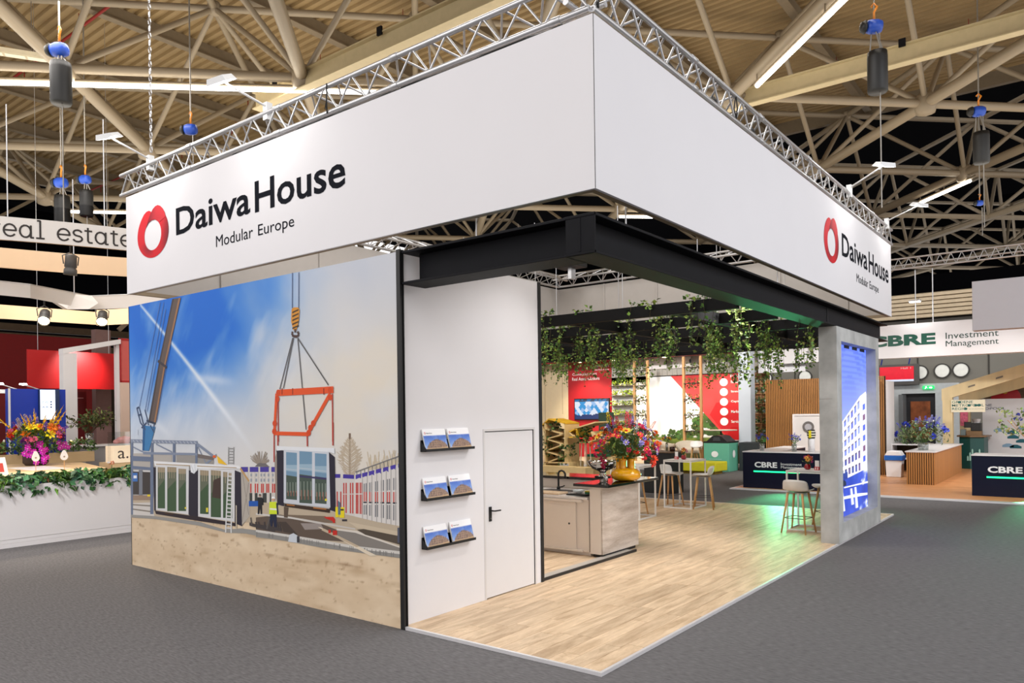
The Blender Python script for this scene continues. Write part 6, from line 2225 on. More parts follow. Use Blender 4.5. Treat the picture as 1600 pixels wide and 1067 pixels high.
# pale platform of the red stand
st_ = structure(thing('floor_red_stand', '', '', (0, 0, 0)))
del st_['category'], st_['label']
obj('deck', MB().box(-22, -5.9, 19.8, 24, 0, .12), M('sand_deck', (186, 166, 140), .6, noise=.06), st_)
obj('deck_edge', MB().box(-22, -5.9, 19.76, 19.8, 0, .12), m_alup, st_)


def armchair(lab, x, y, rz, s=1.0):
    t = thing('armchair', lab, 'armchair', (0, 0, 0))
    m = M('taupe_shell', (196, 184, 166), .6, noise=.03)
    mb = MB()
    n = 14
    base = []
    for z, r, in ((.40, .26), (.48, .36), (.62, .42), (.80, .45)):
        base.append(len(mb.v))
        for i in range(n + 1):
            a = pi * (-.15 + 1.30 * i / n)
            k = 1 - (.35 * (1 - sin(max(0, min(pi, a)))) if z > .5 else 0)
            mb.v.append((r * cos(a), r * sin(a) * .9, .42 + (z - .42) * k))
    for p, q in zip(base[:-1], base[1:]):
        for i in range(n):
            mb.f.append((p + i, p + i + 1, q + i + 1, q + i))
            mb.c.append(None)
    o = obj('shell', mb, m, t, True)
    so = o.modifiers.new('thick', 'SOLIDIFY')
    so.thickness = .04
    bevel(obj('seat_pad', MB().box(-.30, .30, -.32, .28, .40, .50), m, t), .03)
    for sx in (-1, 1):
        for sy in (-1, 1):
            obj('leg', MB().tube([(sx * .2, sy * .2, .42), (sx * .26, sy * .26, 0)], .02, 8), m_pine, t)
    t.location = (x, y, .12)
    t.rotation_euler = (0, 0, rz)
    t.scale = (s, s, s)
    return t


armchair('taupe shell armchair at the dark table by the printed field', -6.55, 21.2, .6, 1.15)
armchair('taupe shell armchair half hidden behind the flowers', -7.9, 22.0, 2.4, 1.15)
t = thing('high_table', 'pale round topped high table before the printed trees', 'table', (-5.45, 21.4, .12))
t.location = (-5.45, 21.6, .12)
WL[t] = Vector((-5.45, 21.6, .12))
obj('tabletop', MB().lathe([(.58, 0), (.6, .02), (.58, .035)], (-5.45, 21.6, 1.42), 28), M('pale_tabletop', (206, 198, 186), .5), t)
rod('column', (-5.45, 21.6, .14), (-5.45, 21.6, 1.42), .035, m_blackp, t)
obj('foot', MB().lathe([(.3, 0), (.3, .02), (.04, .04)], (-5.45, 21.6, .121), 20), m_blackp, t)
dup(proto, (-6.0, 20.6, .12), .3, 'grey white shell bar stool at the pale high table behind the yellow pouf')
dup(proto, (-5.05, 22.2, .12), pi + .4, 'grey white shell bar stool behind the sea green bin')
# dark pedestal with sunflowers
t = thing('pedestal', 'black cloth covered pedestal table beside the bouquet', 'table', (-3.5, 13.0, 0))
bevel(obj('cover', MB().prism([(-4.0, 12.75), (-3.2, 12.75), (-3.15, 13.4), (-4.0, 13.4)], 'z', 0, 1.08), m_blackp, t), .02)
obj('tabletop', MB().box(-4.15, -3.15, 12.7, 13.45, 1.08, 1.115), M('brown_tabletop', (120, 96, 74), .5), t)
glass_vase('slim clear vase on the black pedestal table', -3.46, 13.05, 1.116, .035, .22)
bouquet('sunflowers', 'three yellow sunflowers and one blue thistle on the black pedestal', 'flower', (-3.46, 13.05, 1.33), (-3.46, 13.05, 1.40), .14, .10, [(3, b('disc', (246, 176, 30), (110, 60, 20)), .07, -10, 60), (1, b('tuft', (84, 110, 200)), .06, 30, 60)], 8)
t = thing('candle_jar', 'dark glass candle jar on the black pedestal table', 'jar', (-3.25, 12.95, 1.116))
obj('jar', MB().lathe([(.07, 0), (.075, .12), (.068, .12), (.06, .02)], (-3.25, 12.95, 1.116), 16), M('brown_glass', (58, 30, 20), .15), t, True)

# dark green panel sign on a stand
t = thing('green_totem', 'dark green standing panel rising behind the bouquet before the television', 'panel', (-8.3, 18, 0))
obj('panel', MB().box(-8.58, -7.98, 18, 18.06, 0.02, 2.16), M('totem_green', (58, 84, 66), .6, noise=.08), t)
obj('foot', MB().box(-8.7, -7.86, 17.8, 18.3, 0, .02), m_blackp, t)
# faceted plywood planters
m_ply = M('birch_ply', (214, 186, 132), .5, noise=.07, scale=5)
m_plyy = M('yellow_edge', (226, 176, 40), .5, noise=.03)


def ply_planter(lab, P, plants, zig, y0=13.8, y1=14.6):
    t = thing('ply_planter', lab, 'planter', (P[0][0], y0, 0))
    for k, (a, c_) in enumerate(zig):
        d = Vector((c_[0] - a[0], 0, c_[1] - a[1]))
        nrm = Vector((-d.z, 0, d.x)).normalized() * .018
        q = [(a[0] + nrm.x, a[1] + nrm.z), (c_[0] + nrm.x, c_[1] + nrm.z), (c_[0] - nrm.x, c_[1] - nrm.z), (a[0] - nrm.x, a[1] - nrm.z)]
        obj('board', MB().prism(q, 'y', y0, y1), m_plyy if k in P[1] else m_ply, t)
    lv = MB()
    for x, z, r, n in plants:
        for i in range(n):
            leaf(lv, Vector((x, y0 + .2, z)) + Vector((RND.uniform(-1, 1) * r, RND.uniform(-.3, .3), RND.uniform(-1, 1) * r * .9)), rv() + Vector((0, -.6, .3)), .10, gcol(RND.choice(((54, 84, 36), (84, 116, 50), (36, 60, 30)))))
    obj('foliage', lv, m_leaf, t, kind='stuff')


ply_planter('tall zigzag birch plywood planter with green plants behind the bar', ((-8.1, 0), (0, 1)),
            [(-7.7, 1.78, .16, 50), (-8.05, 1.3, .16, 80), (-8.0, .95, .12, 40), (-7.3, 1.0, .2, 90), (-7.35, .75, .15, 50)],
            [((-8.12, 1.78), (-7.85, 1.98)), ((-7.85, 1.98), (-7.22, 1.84)), ((-8.12, 1.78), (-8.0, 1.55)), ((-8.0, 1.68), (-7.25, 1.5)), ((-7.25, 1.84), (-7.25, .66)), ((-7.95, 1.36), (-7.28, 1.52)), ((-7.95, 1.36), (-7.3, 1.2)), ((-8.0, .98), (-7.3, 1.2)), ((-8.0, .98), (-7.35, .82)), ((-7.95, .62), (-7.4, .8)), ((-8.0, 1.9), (-8.0, .4)), ((-8.15, .35), (-7.2, .35)), ((-8.05, .62), (-7.1, .64)), ((-8.05, .35), (-8.05, .62)), ((-7.1, .35), (-7.1, .64))])
ply_planter('low angled plywood planter with yellow edges behind the silver bowl', ((-7.1, 0), (0, 1, 5)),
            [(-6.62, 1.55, .18, 70), (-6.7, 1.35, .15, 40)],
            [((-7.1, 1.58), (-6.82, 1.70)), ((-6.82, 1.70), (-6.82, 1.42)), ((-7.1, 1.58), (-6.9, 1.42)), ((-6.9, 1.69), (-6.15, 1.88)), ((-6.3, 1.6), (-6.2, 1.35)), ((-7.1, 1.42), (-6.8, 1.44)), ((-6.4, 1.28), (-6.1, 1.38))])
t = thing('round_stool_table', 'small round green topped table with white legs behind the silver bowl', 'table', (-6.75, 14.2, 0))
obj('tabletop', MB().lathe([(.24, 0), (.25, .02), (.24, .035)], (-6.75, 14.2, 1.24), 24), M('pistachio_top', (196, 204, 130), .5), t)
for k in range(4):
    a = k * pi / 2 + .4
    obj('leg', MB().tube([(-6.75 + .12 * cos(a), 14.2 + .12 * sin(a), 1.24), (-6.75 + .2 * cos(a), 14.2 + .2 * sin(a), 0)], .016, 8), M('pale_leg', (224, 214, 190), .5), t)
t = thing('plywood_bench', 'birch plywood bench with teal seat cushions behind the bar', 'bench', (-6.7, 14.9, 0))
obj('frame', MB().box(-7.05, -6.1, 14.7, 15.4, 0, .78), m_ply, t)
bevel(obj('cushion', MB().box(-7.05, -6.4, 14.72, 15.1, .78, .86), M('teal_cushion', (20, 130, 104), .8), t), .02)
bevel(obj('cushion', MB().box(-7.0, -6.5, 15.12, 15.38, .92, 1.0), M('teal_cushion', (20, 130, 104), .8), t), .02)
obj('back_board', MB().box(-6.55, -5.6, 15.4, 15.45, .78, 1.35), M('amber_ply', (176, 124, 44), .5), t)
t = thing('planter_trough', 'long pale plywood trough at the foot of the zigzag planter', 'planter', (-8.2, 13.5, 0))
obj('trough', MB().box(-8.6, -6.2, 13.3, 13.75, 0, .55), m_ply, t)
obj('dark_edge', MB().box(-8.6, -6.2, 13.25, 13.3, 0, .10), m_blackp, t)

# ================================================================== THE LEFT NEIGHBOUR STAND
t = thing('planter_wall', 'long low white planter wall filled with green plants beside the mural', 'planter', (-9.25, 0, 0))
bevel(obj('front_panel', MB().box(-9.12, -9.07, -7, 4.2, .14, 1.06), m_white, t), .004, 1)
obj('rear_panel', MB().box(-9.55, -9.50, -7, 4.2, .0, 1.02), m_white, t)
obj('end_panel', MB().box(-9.50, -9.12, 4.15, 4.2, .0, 1.02), m_white, t)
obj('soil', MB().box(-9.50, -9.12, -7, 4.15, .7, .86), M('dark_soil', (44, 34, 26), .95, noise=.3, scale=20), t)
obj('skirting', MB().box(-9.12, -9.055, -7, 4.2, 0, .075), m_white, t)
obj('skirting', MB().box(-9.12, -9.062, -7, 4.2, .078, .135), m_white, t)
PG = (((46, 96, 44), (70, 124, 58), (34, 74, 38)), ((84, 122, 52), (112, 146, 66), (56, 96, 44)), ((40, 84, 56), (64, 112, 76), (96, 140, 96)))
kindn = ('broad leaved dark green plant', 'bright fern like plant', 'bluish green spreading plant')
pos = ('right under the fascia lettering', '')
k = 0
y = -1.9
names = ['at the picture edge', 'just inside the picture edge', 'below the menu card', 'under the flower tub', 'beside the first drop shaped marker', 'between the two drop shaped markers', 'below the second drop shaped marker', 'before the light wood box', 'before the salmon blossom', 'before the grey counter', 'below the glass screen', 'next to the mural edge', 'just behind the mural edge', 'hidden behind the mural']
while y < 2.3:
    sp_ = k % 3
    p = thing('leafy_plant', '%s in the white planter, %s' % (kindn[sp_], names[min(k, 13)]), 'plant', (-9.3, y, .86), 'plants in the white planter')
    lv = MB()
    n = 210
    for i in range(n):
        a = RND.uniform(0, 2 * pi)
        r = RND.uniform(.02, .26)
        h = RND.uniform(.06, .36) * (1.1 - r)
        if sp_ == 1:
            q = Vector((-9.3 + r * 1.0 * cos(a) + .08, y + r * 1.15 * sin(a), .88 + h))
            leaf(lv, q, Vector((cos(a) * .3, sin(a) * .3, 1)) + rv() * .4, RND.uniform(.10, .17), gcol(RND.choice(PG[sp_])), .28, .4)
        else:
            q = Vector((-9.3 + r * 1.0 * cos(a) + .08, y + r * 1.15 * sin(a), .88 + h))
            leaf(lv, q, Vector((cos(a) * .7 + .3, sin(a) * .7, .7)) + rv() * .4, RND.uniform(.08, .14), gcol(RND.choice(PG[sp_])), .7)
    obj('foliage', lv, m_leaf, p, kind='stuff')
    st = MB()
    for i in range(8):
        a = RND.uniform(0, 2 * pi)
        st.tube([(-9.3, y, .86), (-9.3 + .1 * cos(a), y + .1 * sin(a), 1.02), (-9.3 + .17 * cos(a), y + .2 * sin(a), 1.14)], .005, 4, (70, 90, 50), False)
    obj('stems', st, m_leaf, p, kind='stuff')
    y += .32
    k += 1
b = bloom_mesh
for x, y, lab in ((-9.25, .1, 'salmon pink round blossom low among the planter leaves'), (-9.3, 1.25, 'small coral anthurium standing above the planter leaves')):
    t = thing('blossom', lab, 'flower', (x, y, 1.0))
    put_bloom(t, b('tuft', (232, 150, 116)), (x + .1, y, 1.13 if y < 1 else 1.34), (1, -.3, .4), .075 if y < 1 else .05)
    obj('stem', MB().tube([(x, y, .86), (x + .09, y, 1.10 if y < 1 else 1.32)], .006, 5, (80, 110, 60)), m_leaf, t)
t = thing('blue_ball', 'dark blue glossy ball half sunk in the planter leaves', 'ornament', (-9.2, -.05, 1.0))
obj('ball', MB().ball((-9.14, -.06, 1.06), .07, 16, 10), M('cobalt_glaze', (20, 36, 110), .15, coat=.5), t, True)
for i, (x, y) in enumerate(((-11.6, .80), (-11.5, 1.30))):
    t = thing('table_marker', 'white drop shaped marker on a thin stick, %s' % ('before the flower tub' if i == 0 else 'beside the light wood box'), 'sign', (x, y, 1.05))
    obj('drop', MB().prism([(y + .075 * cos(a) * (1 - .35 * max(0, sin(a))), 1.40 + (.075 * sin(a) if sin(a) < 0 else .14 * sin(a))) for a in [2 * pi * q / 20 for q in range(20)]], 'x', x - .006, x + .006), m_white, t)
    obj('ring_print', MB().prism([(y + .02 * cos(2 * pi * q / 10), 1.40 + .02 * sin(2 * pi * q / 10)) for q in range(10)], 'x', x + .006, x + .008), M('marker_grey', (150, 140, 130), .6), t)
    rod('stick', (x, y, .5 if False else 1.12), (x, y, 1.34), .006, m_pine, t, 5)
m_lw = M('light_wood', (214, 184, 140), .5, noise=.08, scale=5, stretch=(1, .3, 1))
t = thing('long_table', 'long light wood bar table behind the planter wall', 'table', (-13, .7, 0))
bevel(obj('tabletop', MB().prism([(-10.7, -.5), (-11.3, 2.05), (-14.1, 2.7), (-14.9, 1.45), (-12.2, -1.3)], 'z', 1.04, 1.12), m_lw, t), .005, 1)
for x, y in ((-11.6, -.2), (-14.0, 2.2), (-14.9, 1.4), (-11.9, 1.6)):
    obj('leg', MB().box(x - .05, x + .05, y - .05, y + .05, 0, 1.04), m_white, t)
t = thing('paper_sheet', 'white paper sheets lying on the long bar table', 'paper', (-12.6, 1.0, 1.121))
obj('sheet', MB().box(-13.4, -11.9, .85, 1.6, 1.1205, 1.124), m_paper, t)
t = thing('menu_card', 'white folded menu card with red print at the picture edge', 'card', (-11.2, .0, 1.121))
obj('card', MB().face([(-11.1, -.25, 1.1205), (-11.1, .15, 1.1205), (-11.2, .12, 1.46), (-11.2, -.22, 1.46)]).face([(-11.3, -.25, 1.1205), (-11.2, -.22, 1.46), (-11.2, .12, 1.46), (-11.3, .15, 1.1205)]), m_paper, t)
obj('print', MB().face([(-11.115, -.16, 1.18), (-11.115, .08, 1.18), (-11.165, .07, 1.35), (-11.165, -.15, 1.35)]), M('print_red', (196, 70, 60), .6), t)
# flower tub
FX, FY, FZ = -13.9, 1.62, 1.1205
t = thing('flower_tub', 'dark brown tub on the long bar table holding a loud bouquet', 'pot', (FX, FY, FZ))
obj('tub', MB().lathe([(.20, 0), (.26, .06), (.27, .48), (.25, .48), (.24, .12)], (FX, FY, FZ), 24), M('brown_tub', (56, 40, 36), .6), t, True)
bouquet('flower_arrangement', 'loud bouquet of yellow lilies, violet orchids and orange heliconias in the brown tub', 'bouquet', (FX, FY, FZ + .42), (FX, FY, 1.80), .76, .34,
        [(14, b('disc', (236, 206, 30), (206, 150, 20)), .12, -10, 50), (10, b('plume', (232, 178, 30)), .13, 20, 80), (9, b('tuft', (226, 60, 40)), .10, 0, 60), (10, b('tuft', (236, 126, 36)), .10, 0, 50),
         (10, b('spike', (104, 70, 160), (140, 110, 190)), .07, 15, 70), (10, b('tuft', (226, 110, 150)), .085, -15, 30), (8, b('tuft', (96, 40, 120)), .10, -30, 10), (8, b('spike', (190, 176, 190), (210, 190, 160)), .06, 30, 80)], 260, ((90, 120, 40), (130, 150, 50), (60, 90, 36)), lsize=.13, ry=.6)
t = thing('orchid_cluster', 'magenta orchids tumbling over the front of the brown tub', 'flower', (FX + .3, FY - .2, 1.5))
for k in range(22):
    put_bloom(t, b('disc', (206, 40, 180), (240, 160, 220)), (FX + .30 + RND.uniform(-.05, .12), FY - .12 + RND.uniform(-.22, .22), 1.42 + RND.uniform(-.22, .22)), (1, -.6, .2), .075)
for k in range(7):
    put_bloom(t, b('disc', (206, 50, 170), (240, 160, 220)), (FX + .2, FY + .5 + RND.uniform(-.1, .12), 1.6 + RND.uniform(-.1, .1)), (1, -.2, .2), .07)
obj('stem', MB().tube([(FX + .1, FY, 1.6), (FX + .28, FY - .1, 1.66), (FX + .34, FY - .14, 1.3)], .008, 5, (80, 110, 50)), m_leaf, t)
# light wood planter box behind
t = thing('wooden_planter', 'light wood planter box of small green plants behind the table markers', 'planter', (-15.6, 2.6, 1.0))
bevel(obj('trough', MB().box(-15.75, -15.5, 1.0, 3.6, 1.05, 1.32), m_lw, t), .005, 1)
obj('support', MB().box(-15.71, -15.55, 1.2, 3.4, 0, 1.05), m_white, t)
for k in range(6):
    y = 1.2 + k * .44
    p = thing('potted_plant', 'small green plant with white buds in the light wood planter, %s along' % ('first', 'second', 'third', 'fourth', 'fifth', 'sixth')[k], 'plant', (-15.62, y, 1.321))
    lv = MB()
    for i in range(120):
        leaf(lv, Vector((-15.6, y, 1.36)) + Vector((RND.uniform(-.1, .14), RND.uniform(-.26, .26), RND.uniform(0, .26))), rv() + Vector((.5, 0, .6)), .10, gcol(RND.choice(((84, 112, 56), (120, 146, 84), (60, 90, 44)))), .45)
    obj('foliage', lv, m_leaf, p, kind='stuff')
    if k % 2 == 1:
        for i in range(3):
            put_bloom(p, b('bud', (236, 232, 214)), (-15.6, y + RND.uniform(-.15, .15), 1.66 + RND.uniform(-.05, .12)), (0, 0, 1), .045)

# blue kiosk with a lit sign
m_kblue = M('royal_blue_panel', (16, 52, 168), .5, noise=.03)
t = thing('blue_kiosk', 'tall royal blue kiosk wall with a lit white sign box', 'kiosk', (-17, 2.4, 0))
obj('panel', MB().box(-16.3, -16.0, 1.80, 3.10, 0, 2.97), m_kblue, t)
obj('edge_trim', MB().box(-16.02, -15.98, 1.77, 1.81, 0, 2.98), m_white, t)
sx = obj('sign_box', MB().box(-16.0, -15.86, 2.44, 2.90, 2.16, 2.96), M('sign_side_navy', (30, 50, 90), .5), t)
obj('lit_face', MB().box(-15.86, -15.85, 2.44, 2.79, 2.18, 2.95), M('lit_sign_white', (226, 240, 255), .4, emit=.65, noise=.0), sx)
for i, s in enumerate(('C O', 'A B')):
    text('lettering', s, M('sign_text_navy', (30, 60, 130), .5), sx, (-15.85, 2.48, 2.60 - i * .12), (0, 1, 0), (0, 0, 1), .14, .05, .003, .003)
mb = MB()
for j in range(3):
    mb.face([(-15.846, 2.69 + .02 * cos(2 * pi * q / 8), 2.50 + j * .07 + .022 * sin(2 * pi * q / 8)) for q in range(8)])
obj('sign_dots', mb, M('sign_text_navy', (30, 60, 130), .5), sx, kind='stuff')
t = thing('light_bar', 'row of two small lit spot arms on a bar beside the blue kiosk', 'light', (-17.2, 1.9, 2.95))
obj('bar', MB().box(-17.6, -17.5, -.5, 2.9, 2.90, 3.0), m_aluw, t)
for y in (1.95, 2.5):
    rod('arm', (-17.5, y + .55, 3.0), (-17.2, y, 3.14), .016, m_aluw, t, 6)
    obj('lamp', MB().lathe([(.02, 0), (.10, .02), (.08, .05)], (-17.15, y, 3.11), 12), m_lens, t)
obj('light_strip', MB().box(-17.48, -17.46, .2, 1.9, 2.85, 2.91), M('cool_strip', (220, 240, 255), .4, emit=1.2), t)
t = thing('brown_booth', 'dark brown booth with a pale parasol behind the flower tub', 'booth', (-19.5, 1.5, 0))
obj('panel', MB().box(-19.6, -19.5, -1.5, 2.6, 0, 2.9), M('brown_booth_panel', (70, 34, 24), .8, noise=.3, scale=2), t)
obj('parasol', MB().lathe([(.7, 0), (.3, .16), (.03, .26)], (-19.0, 1.9, 2.1), 10), M('pale_parasol', (214, 196, 170), .8), t)
rod('parasol_pole', (-19.0, 1.9, 0), (-19.0, 1.9, 2.3), .025, m_white, t, 6)

# white portal frame with red glass panels
m_redg2 = M('bright_red_panel', (186, 10, 14), .5, noise=.03)
t = thing('portal_frame', 'white portal frame before glowing red panels at the red stand', 'frame', (-18, 4.6, 0))
obj('upright', MB().box(-18.14, -17.86, 3.775, 4.145, 0, 4.10), m_white, t)
obj('upright', MB().box(-18.1, -17.95, 5.30, 5.395, 0, 4.50), m_white, t)
obj('lintel', MB().prism([(3.77, 4.06), (5.4, 4.46), (5.4, 4.60), (3.77, 4.22)], 'x', -18.15, -17.85), m_white, t)
obj('upright', MB().box(-18.05, -17.9, 5.40, 6.6, 0, 3.28), M('pinkish_white_wall', (222, 196, 180), .6, noise=.01), t)
t = thing('red_glass_panel', 'translucent red panel with a darker red border beside the mural edge', 'panel', (-18, 6, 3.28))
obj('pane', MB().box(-18.0, -17.95, 5.44, 6.6, 3.34, 4.58), M('pale_red_pane', (206, 92, 86), .4, noise=.03), t)
obj('border', MB().box(-18.02, -17.93, 5.41, 6.6, 3.28, 3.34).box(-18.02, -17.93, 5.41, 6.6, 4.58, 4.64).box(-18.02, -17.93, 5.40, 5.44, 3.28, 4.64), M('border_red', (170, 20, 24), .5), t)
t = thing('red_backdrop', 'bright red hanging panel lit by a spot inside the white portal', 'panel', (-20, 5.2, 3.15))
obj('panel', MB().box(-20.05, -20.0, 3.6, 6.4, 3.14, 4.32), m_redg2, t)
for y in (3.9, 6.0):
    rod('wire', (-20.02, y, 4.32), (-20.02, y, 15.2), .008, m_alu, t, 4)
lamp('red_panel_spot', 'SPOT', (-18.9, 5.2, 4.5), 190, (1, .9, .85), (-20, 5.1, 3.75), .05, None, 80, .9)
m_dred = M('deep_red_wall', (128, 4, 10), .7, noise=.06)
t = thing('red_stand_wall', 'huge deep red stand wall behind the flower tub and kiosk', 'wall', (-34, 4, 0))
obj('panel', MB().box(-34.2, -34, -14, 12.1, 0, 6.15), m_dred, t)
obj('panel', MB().box(-21.6, -21.5, 3.0, 5.9, 0, 3.1), M('maroon_panel', (110, 6, 12), .6, noise=.08), t)
obj('inset_door_line', MB().box(-21.5, -21.48, 5.05, 5.08, 0, 2.9).box(-21.5, -21.48, 5.05, 5.8, 2.87, 2.9), M('line_pink', (200, 130, 130), .6), t)
obj('grey_column', MB().box(-21.3, -21.0, 6.0, 6.5, 0, 5.2), M('grey_column', (120, 92, 88), .7), t)
t = thing('grey_counter', 'grey reception counter with a white top under the leafy branches', 'counter', (-16.3, 3.9, 0))
obj('front', MB().box(-16.6, -16.1, 3.05, 5.4, 0, 1.42), M('mid_grey_panel', (150, 148, 150), .6, noise=.02), t)
obj('counter_top', MB().box(-16.7, -16.05, 3.0, 5.5, 1.42, 1.47), m_wtop, t)
glass_vase('clear glass vase of branches on the grey counter', -16.4, 3.85, 1.471, .11, .32)
t = thing('leafy_branches', 'loose olive green branches spreading from the glass vase on the grey counter', 'plant', (-16.4, 3.85, 1.75))
lv, st = MB(), MB()
for k in range(16):
    a, L = RND.uniform(0, 2 * pi), RND.uniform(.45, .95)
    e = Vector((-16.4 + .5 * cos(a) * L, 3.85 + .85 * sin(a) * L, 1.75 + RND.uniform(.2, .75)))
    m_ = Vector((-16.4, 3.85, 1.75)).lerp(e, .5) + Vector((0, 0, .12))
    st.tube([(-16.4, 3.85, 1.50), (-16.4, 3.85, 1.75), m_, e], .008, 4, (86, 70, 46), False)
    for i in range(26):
        q = m_.lerp(e, RND.uniform(-.4, 1.08)) + rv() * .11
        leaf(lv, q, rv() + Vector((.2, 0, .5)), RND.uniform(.08, .14), gcol(RND.choice(((92, 100, 56), (118, 122, 70), (66, 78, 42)))), .5)
obj('stems', st, m_leaf, t, kind='stuff')
obj('foliage', lv, m_leaf, t, kind='stuff')
t = thing('tea_light', 'small lit tea light in a red cup on the grey counter', 'candle', (-16.2, 3.45, 1.471))
obj('cup', MB().lathe([(.04, 0), (.05, .07), (.045, .07)], (-16.2, 3.3, 1.471), 10), M('red_box', (196, 26, 40), .4), t)
obj('flame', MB().ball((-16.2, 3.3, 1.58), .025, 8, 5, None, 1.6), M('flame', (255, 210, 120), .5, emit=3), t)
t = thing('cloth_heap', 'crumpled pink cloth lying on the grey counter', 'cloth', (-16.3, 4.8, 1.471))
mb = MB()
for i in range(6):
    mb.ball((-16.3 + RND.uniform(-.1, .1), 4.5 + i * .12, 1.52 + .05 * sin(i * 1.1) + (.08 if i in (3, 4) else 0)), .09 + .03 * (i % 3), 8, 5, None, .8)
obj('cloth', mb, M('pink_cloth', (226, 160, 160), .8), t, True, kind='stuff')
t = thing('glass_screen', 'clear glass screen standing on the low reception box', 'screen', (-13, 3.2, .87))
obj('pane', MB().box(-13.02, -13.0, 2.85, 4.2, 1.15, 1.86), glass('screen_glass', (.96, .97, .97), .12), t)
obj('foot', MB().box(-13.06, -12.96, 2.85, 4.2, 1.12, 1.15), m_aluw, t)
t = thing('reception_box', 'light wood reception box with dark lettering at the mural edge', 'desk', (-13.4, 3.8, 0))
bb = obj('body', MB().box(-13.6, -12.9, 2.9, 5.2, 0, 1.12), m_lw, t)
bevel(obj('tawny_block', MB().box(-13.2, -12.86, 2.55, 2.87, .62, .98), M('tawny_wood', (160, 92, 40), .5, noise=.1), t), .01)
obj('block_support', MB().box(-13.15, -12.9, 2.58, 2.84, 0, .62), m_lw, t)
lb = obj('sign_panel', MB().box(-13.3, -12.88, 2.92, 4.2, 1.1205, 1.52), M('cream_lightbox', (246, 226, 196), .5, emit=.12), t)
text('lettering', 'a.s', M('sign_text_brown', (70, 60, 52), .6), lb, (-12.88, 3.02, 1.22), (0, 1, 0), (0, 0, 1), .42, .19, .0, .003)

# curved hanging fascia ring with lettering, and a second ring below
m_ringw = M('ring_fabric_white', (232, 226, 220), .75, noise=.01)
m_ringc = M('ring_fabric_cream', (238, 206, 170), .8, noise=.01)
RN1, RN2 = Vector((-.925, .38, 0)), Vector((.38, .925, 0))
RC = Vector((-11.27, 1.30, 0))
RR = 4.5


def arc_pt(a, r=RR):
    k = r / RR
    return RC - RN1 * (1.6 - (1 - k) * 4.5) * cos(a) + RN2 * r * sin(a)


t = thing('ring_fascia', 'big round hanging fascia ring of white fabric with dark slab lettering', 'sign', (RC.x, RC.y, 5.5))
N_ = 72
mb, mi = MB(), MB()
for k in range(N_):
    a0, a1 = 2 * pi * k / N_, 2 * pi * (k + 1) / N_
    p0, p1 = arc_pt(a0), arc_pt(a1)
    mb.face([(p0.x, p0.y, 5.5), (p1.x, p1.y, 5.5), (p1.x, p1.y, 5.93), (p0.x, p0.y, 5.93)])
    q0, q1 = arc_pt(a0, RR - .06), arc_pt(a1, RR - .06)
    mi.face([(q1.x, q1.y, 5.5), (q0.x, q0.y, 5.5), (q0.x, q0.y, 5.93), (q1.x, q1.y, 5.93)])
    mi.face([(p0.x, p0.y, 5.5), (q0.x, q0.y, 5.5), (q1.x, q1.y, 5.5), (p1.x, p1.y, 5.5)])
rf = obj('outer_fabric', mb, m_ringw, t)
obj('inner_fabric', mi, m_ringc, t)
# slab-serif letters bent round the ring
m_ink = M('ring_ink', (46, 38, 34), .6)


def slab(parent, word, a_start, height, zbase):
    """strokes with slab serifs, drawn per letter and bent round the ring"""
    mbw = MB()
    pen = 0.0
    u = height

    def put(x, y, n=.006):
        a = a_start + (pen + x) / RR
        p = arc_pt(a, RR + n)
        return (p.x, p.y, zbase + y)

    def stroke(pts, w=.10):
        w = w * u
        for (x0, y0), (x1, y1) in zip(pts[:-1], pts[1:]):
            d = Vector((x1 - x0, y1 - y0))
            if d.length < 1e-6:
                continue
            d.normalize()
            nx, ny = -d.y * w / 2, d.x * w / 2
            e = w * .2
            x0_, y0_, x1_, y1_ = x0 - d.x * e, y0 - d.y * e, x1 + d.x * e, y1 + d.y * e
            mbw.face([put(x0_ + nx, y0_ + ny), put(x0_ - nx, y0_ - ny), put(x1_ - nx, y1_ - ny), put(x1_ + nx, y1_ + ny)])

    def arc(cx, cy, rx, ry, d0, d1, n=14):
        return [(cx + rx * cos(radians(d0 + (d1 - d0) * i / n)), cy + ry * sin(radians(d0 + (d1 - d0) * i / n))) for i in range(n + 1)]
    X = .68 * u     # x-height
    for ch in word:
        if ch == 'e':
            stroke(arc(.33 * u, X / 2, .30 * u, X / 2, 0, 320))
            stroke([(.03 * u, X / 2), (.63 * u, X / 2)])
            wd = .78
        elif ch == 'a':
            stroke(arc(.30 * u, X / 2, .27 * u, X / 2, 0, 360))
            stroke([(.57 * u, X), (.57 * u, .0), (.70 * u, 0)])
            wd = .84
        elif ch == 'l':
            stroke([(.05 * u, u), (.19 * u, u), (.19 * u, 0)])
            stroke([(.0, 0), (.38 * u, 0)])
            wd = .50
        elif ch == 's':
            stroke(arc(.25 * u, X * .75, .21 * u, X * .25, 20, 270, 10) + arc(.25 * u, X * .25, .23 * u, X * .25, 90, -160, 10))
            wd = .62
        elif ch == 't':
            stroke([(.16 * u, u * .85), (.16 * u, .1 * u), (.22 * u, .0), (.38 * u, 0)])
            stroke([(.0, X), (.36 * u, X)])
            wd = .52
        elif ch == 'r':
            stroke([(.0, X), (.12 * u, X), (.12 * u, 0)])
            stroke([(.0, 0), (.3 * u, 0)])
            stroke(arc(.32 * u, X * .6, .2 * u, X * .4, 180, 50, 8))
            wd = .60
        else:
            wd = .52
        pen += wd * u
    return obj('lettering', mbw, m_ink, parent, kind='stuff')


slab(rf, 'real estate', -1.17 / RR, .325, 5.575)
for a in (-.6, -.2, .15):
    p = arc_pt(a)
    rod('hanging_wire', (p.x, p.y, 5.93), (p.x, p.y, 8.0), .012, m_alu, t, 5)
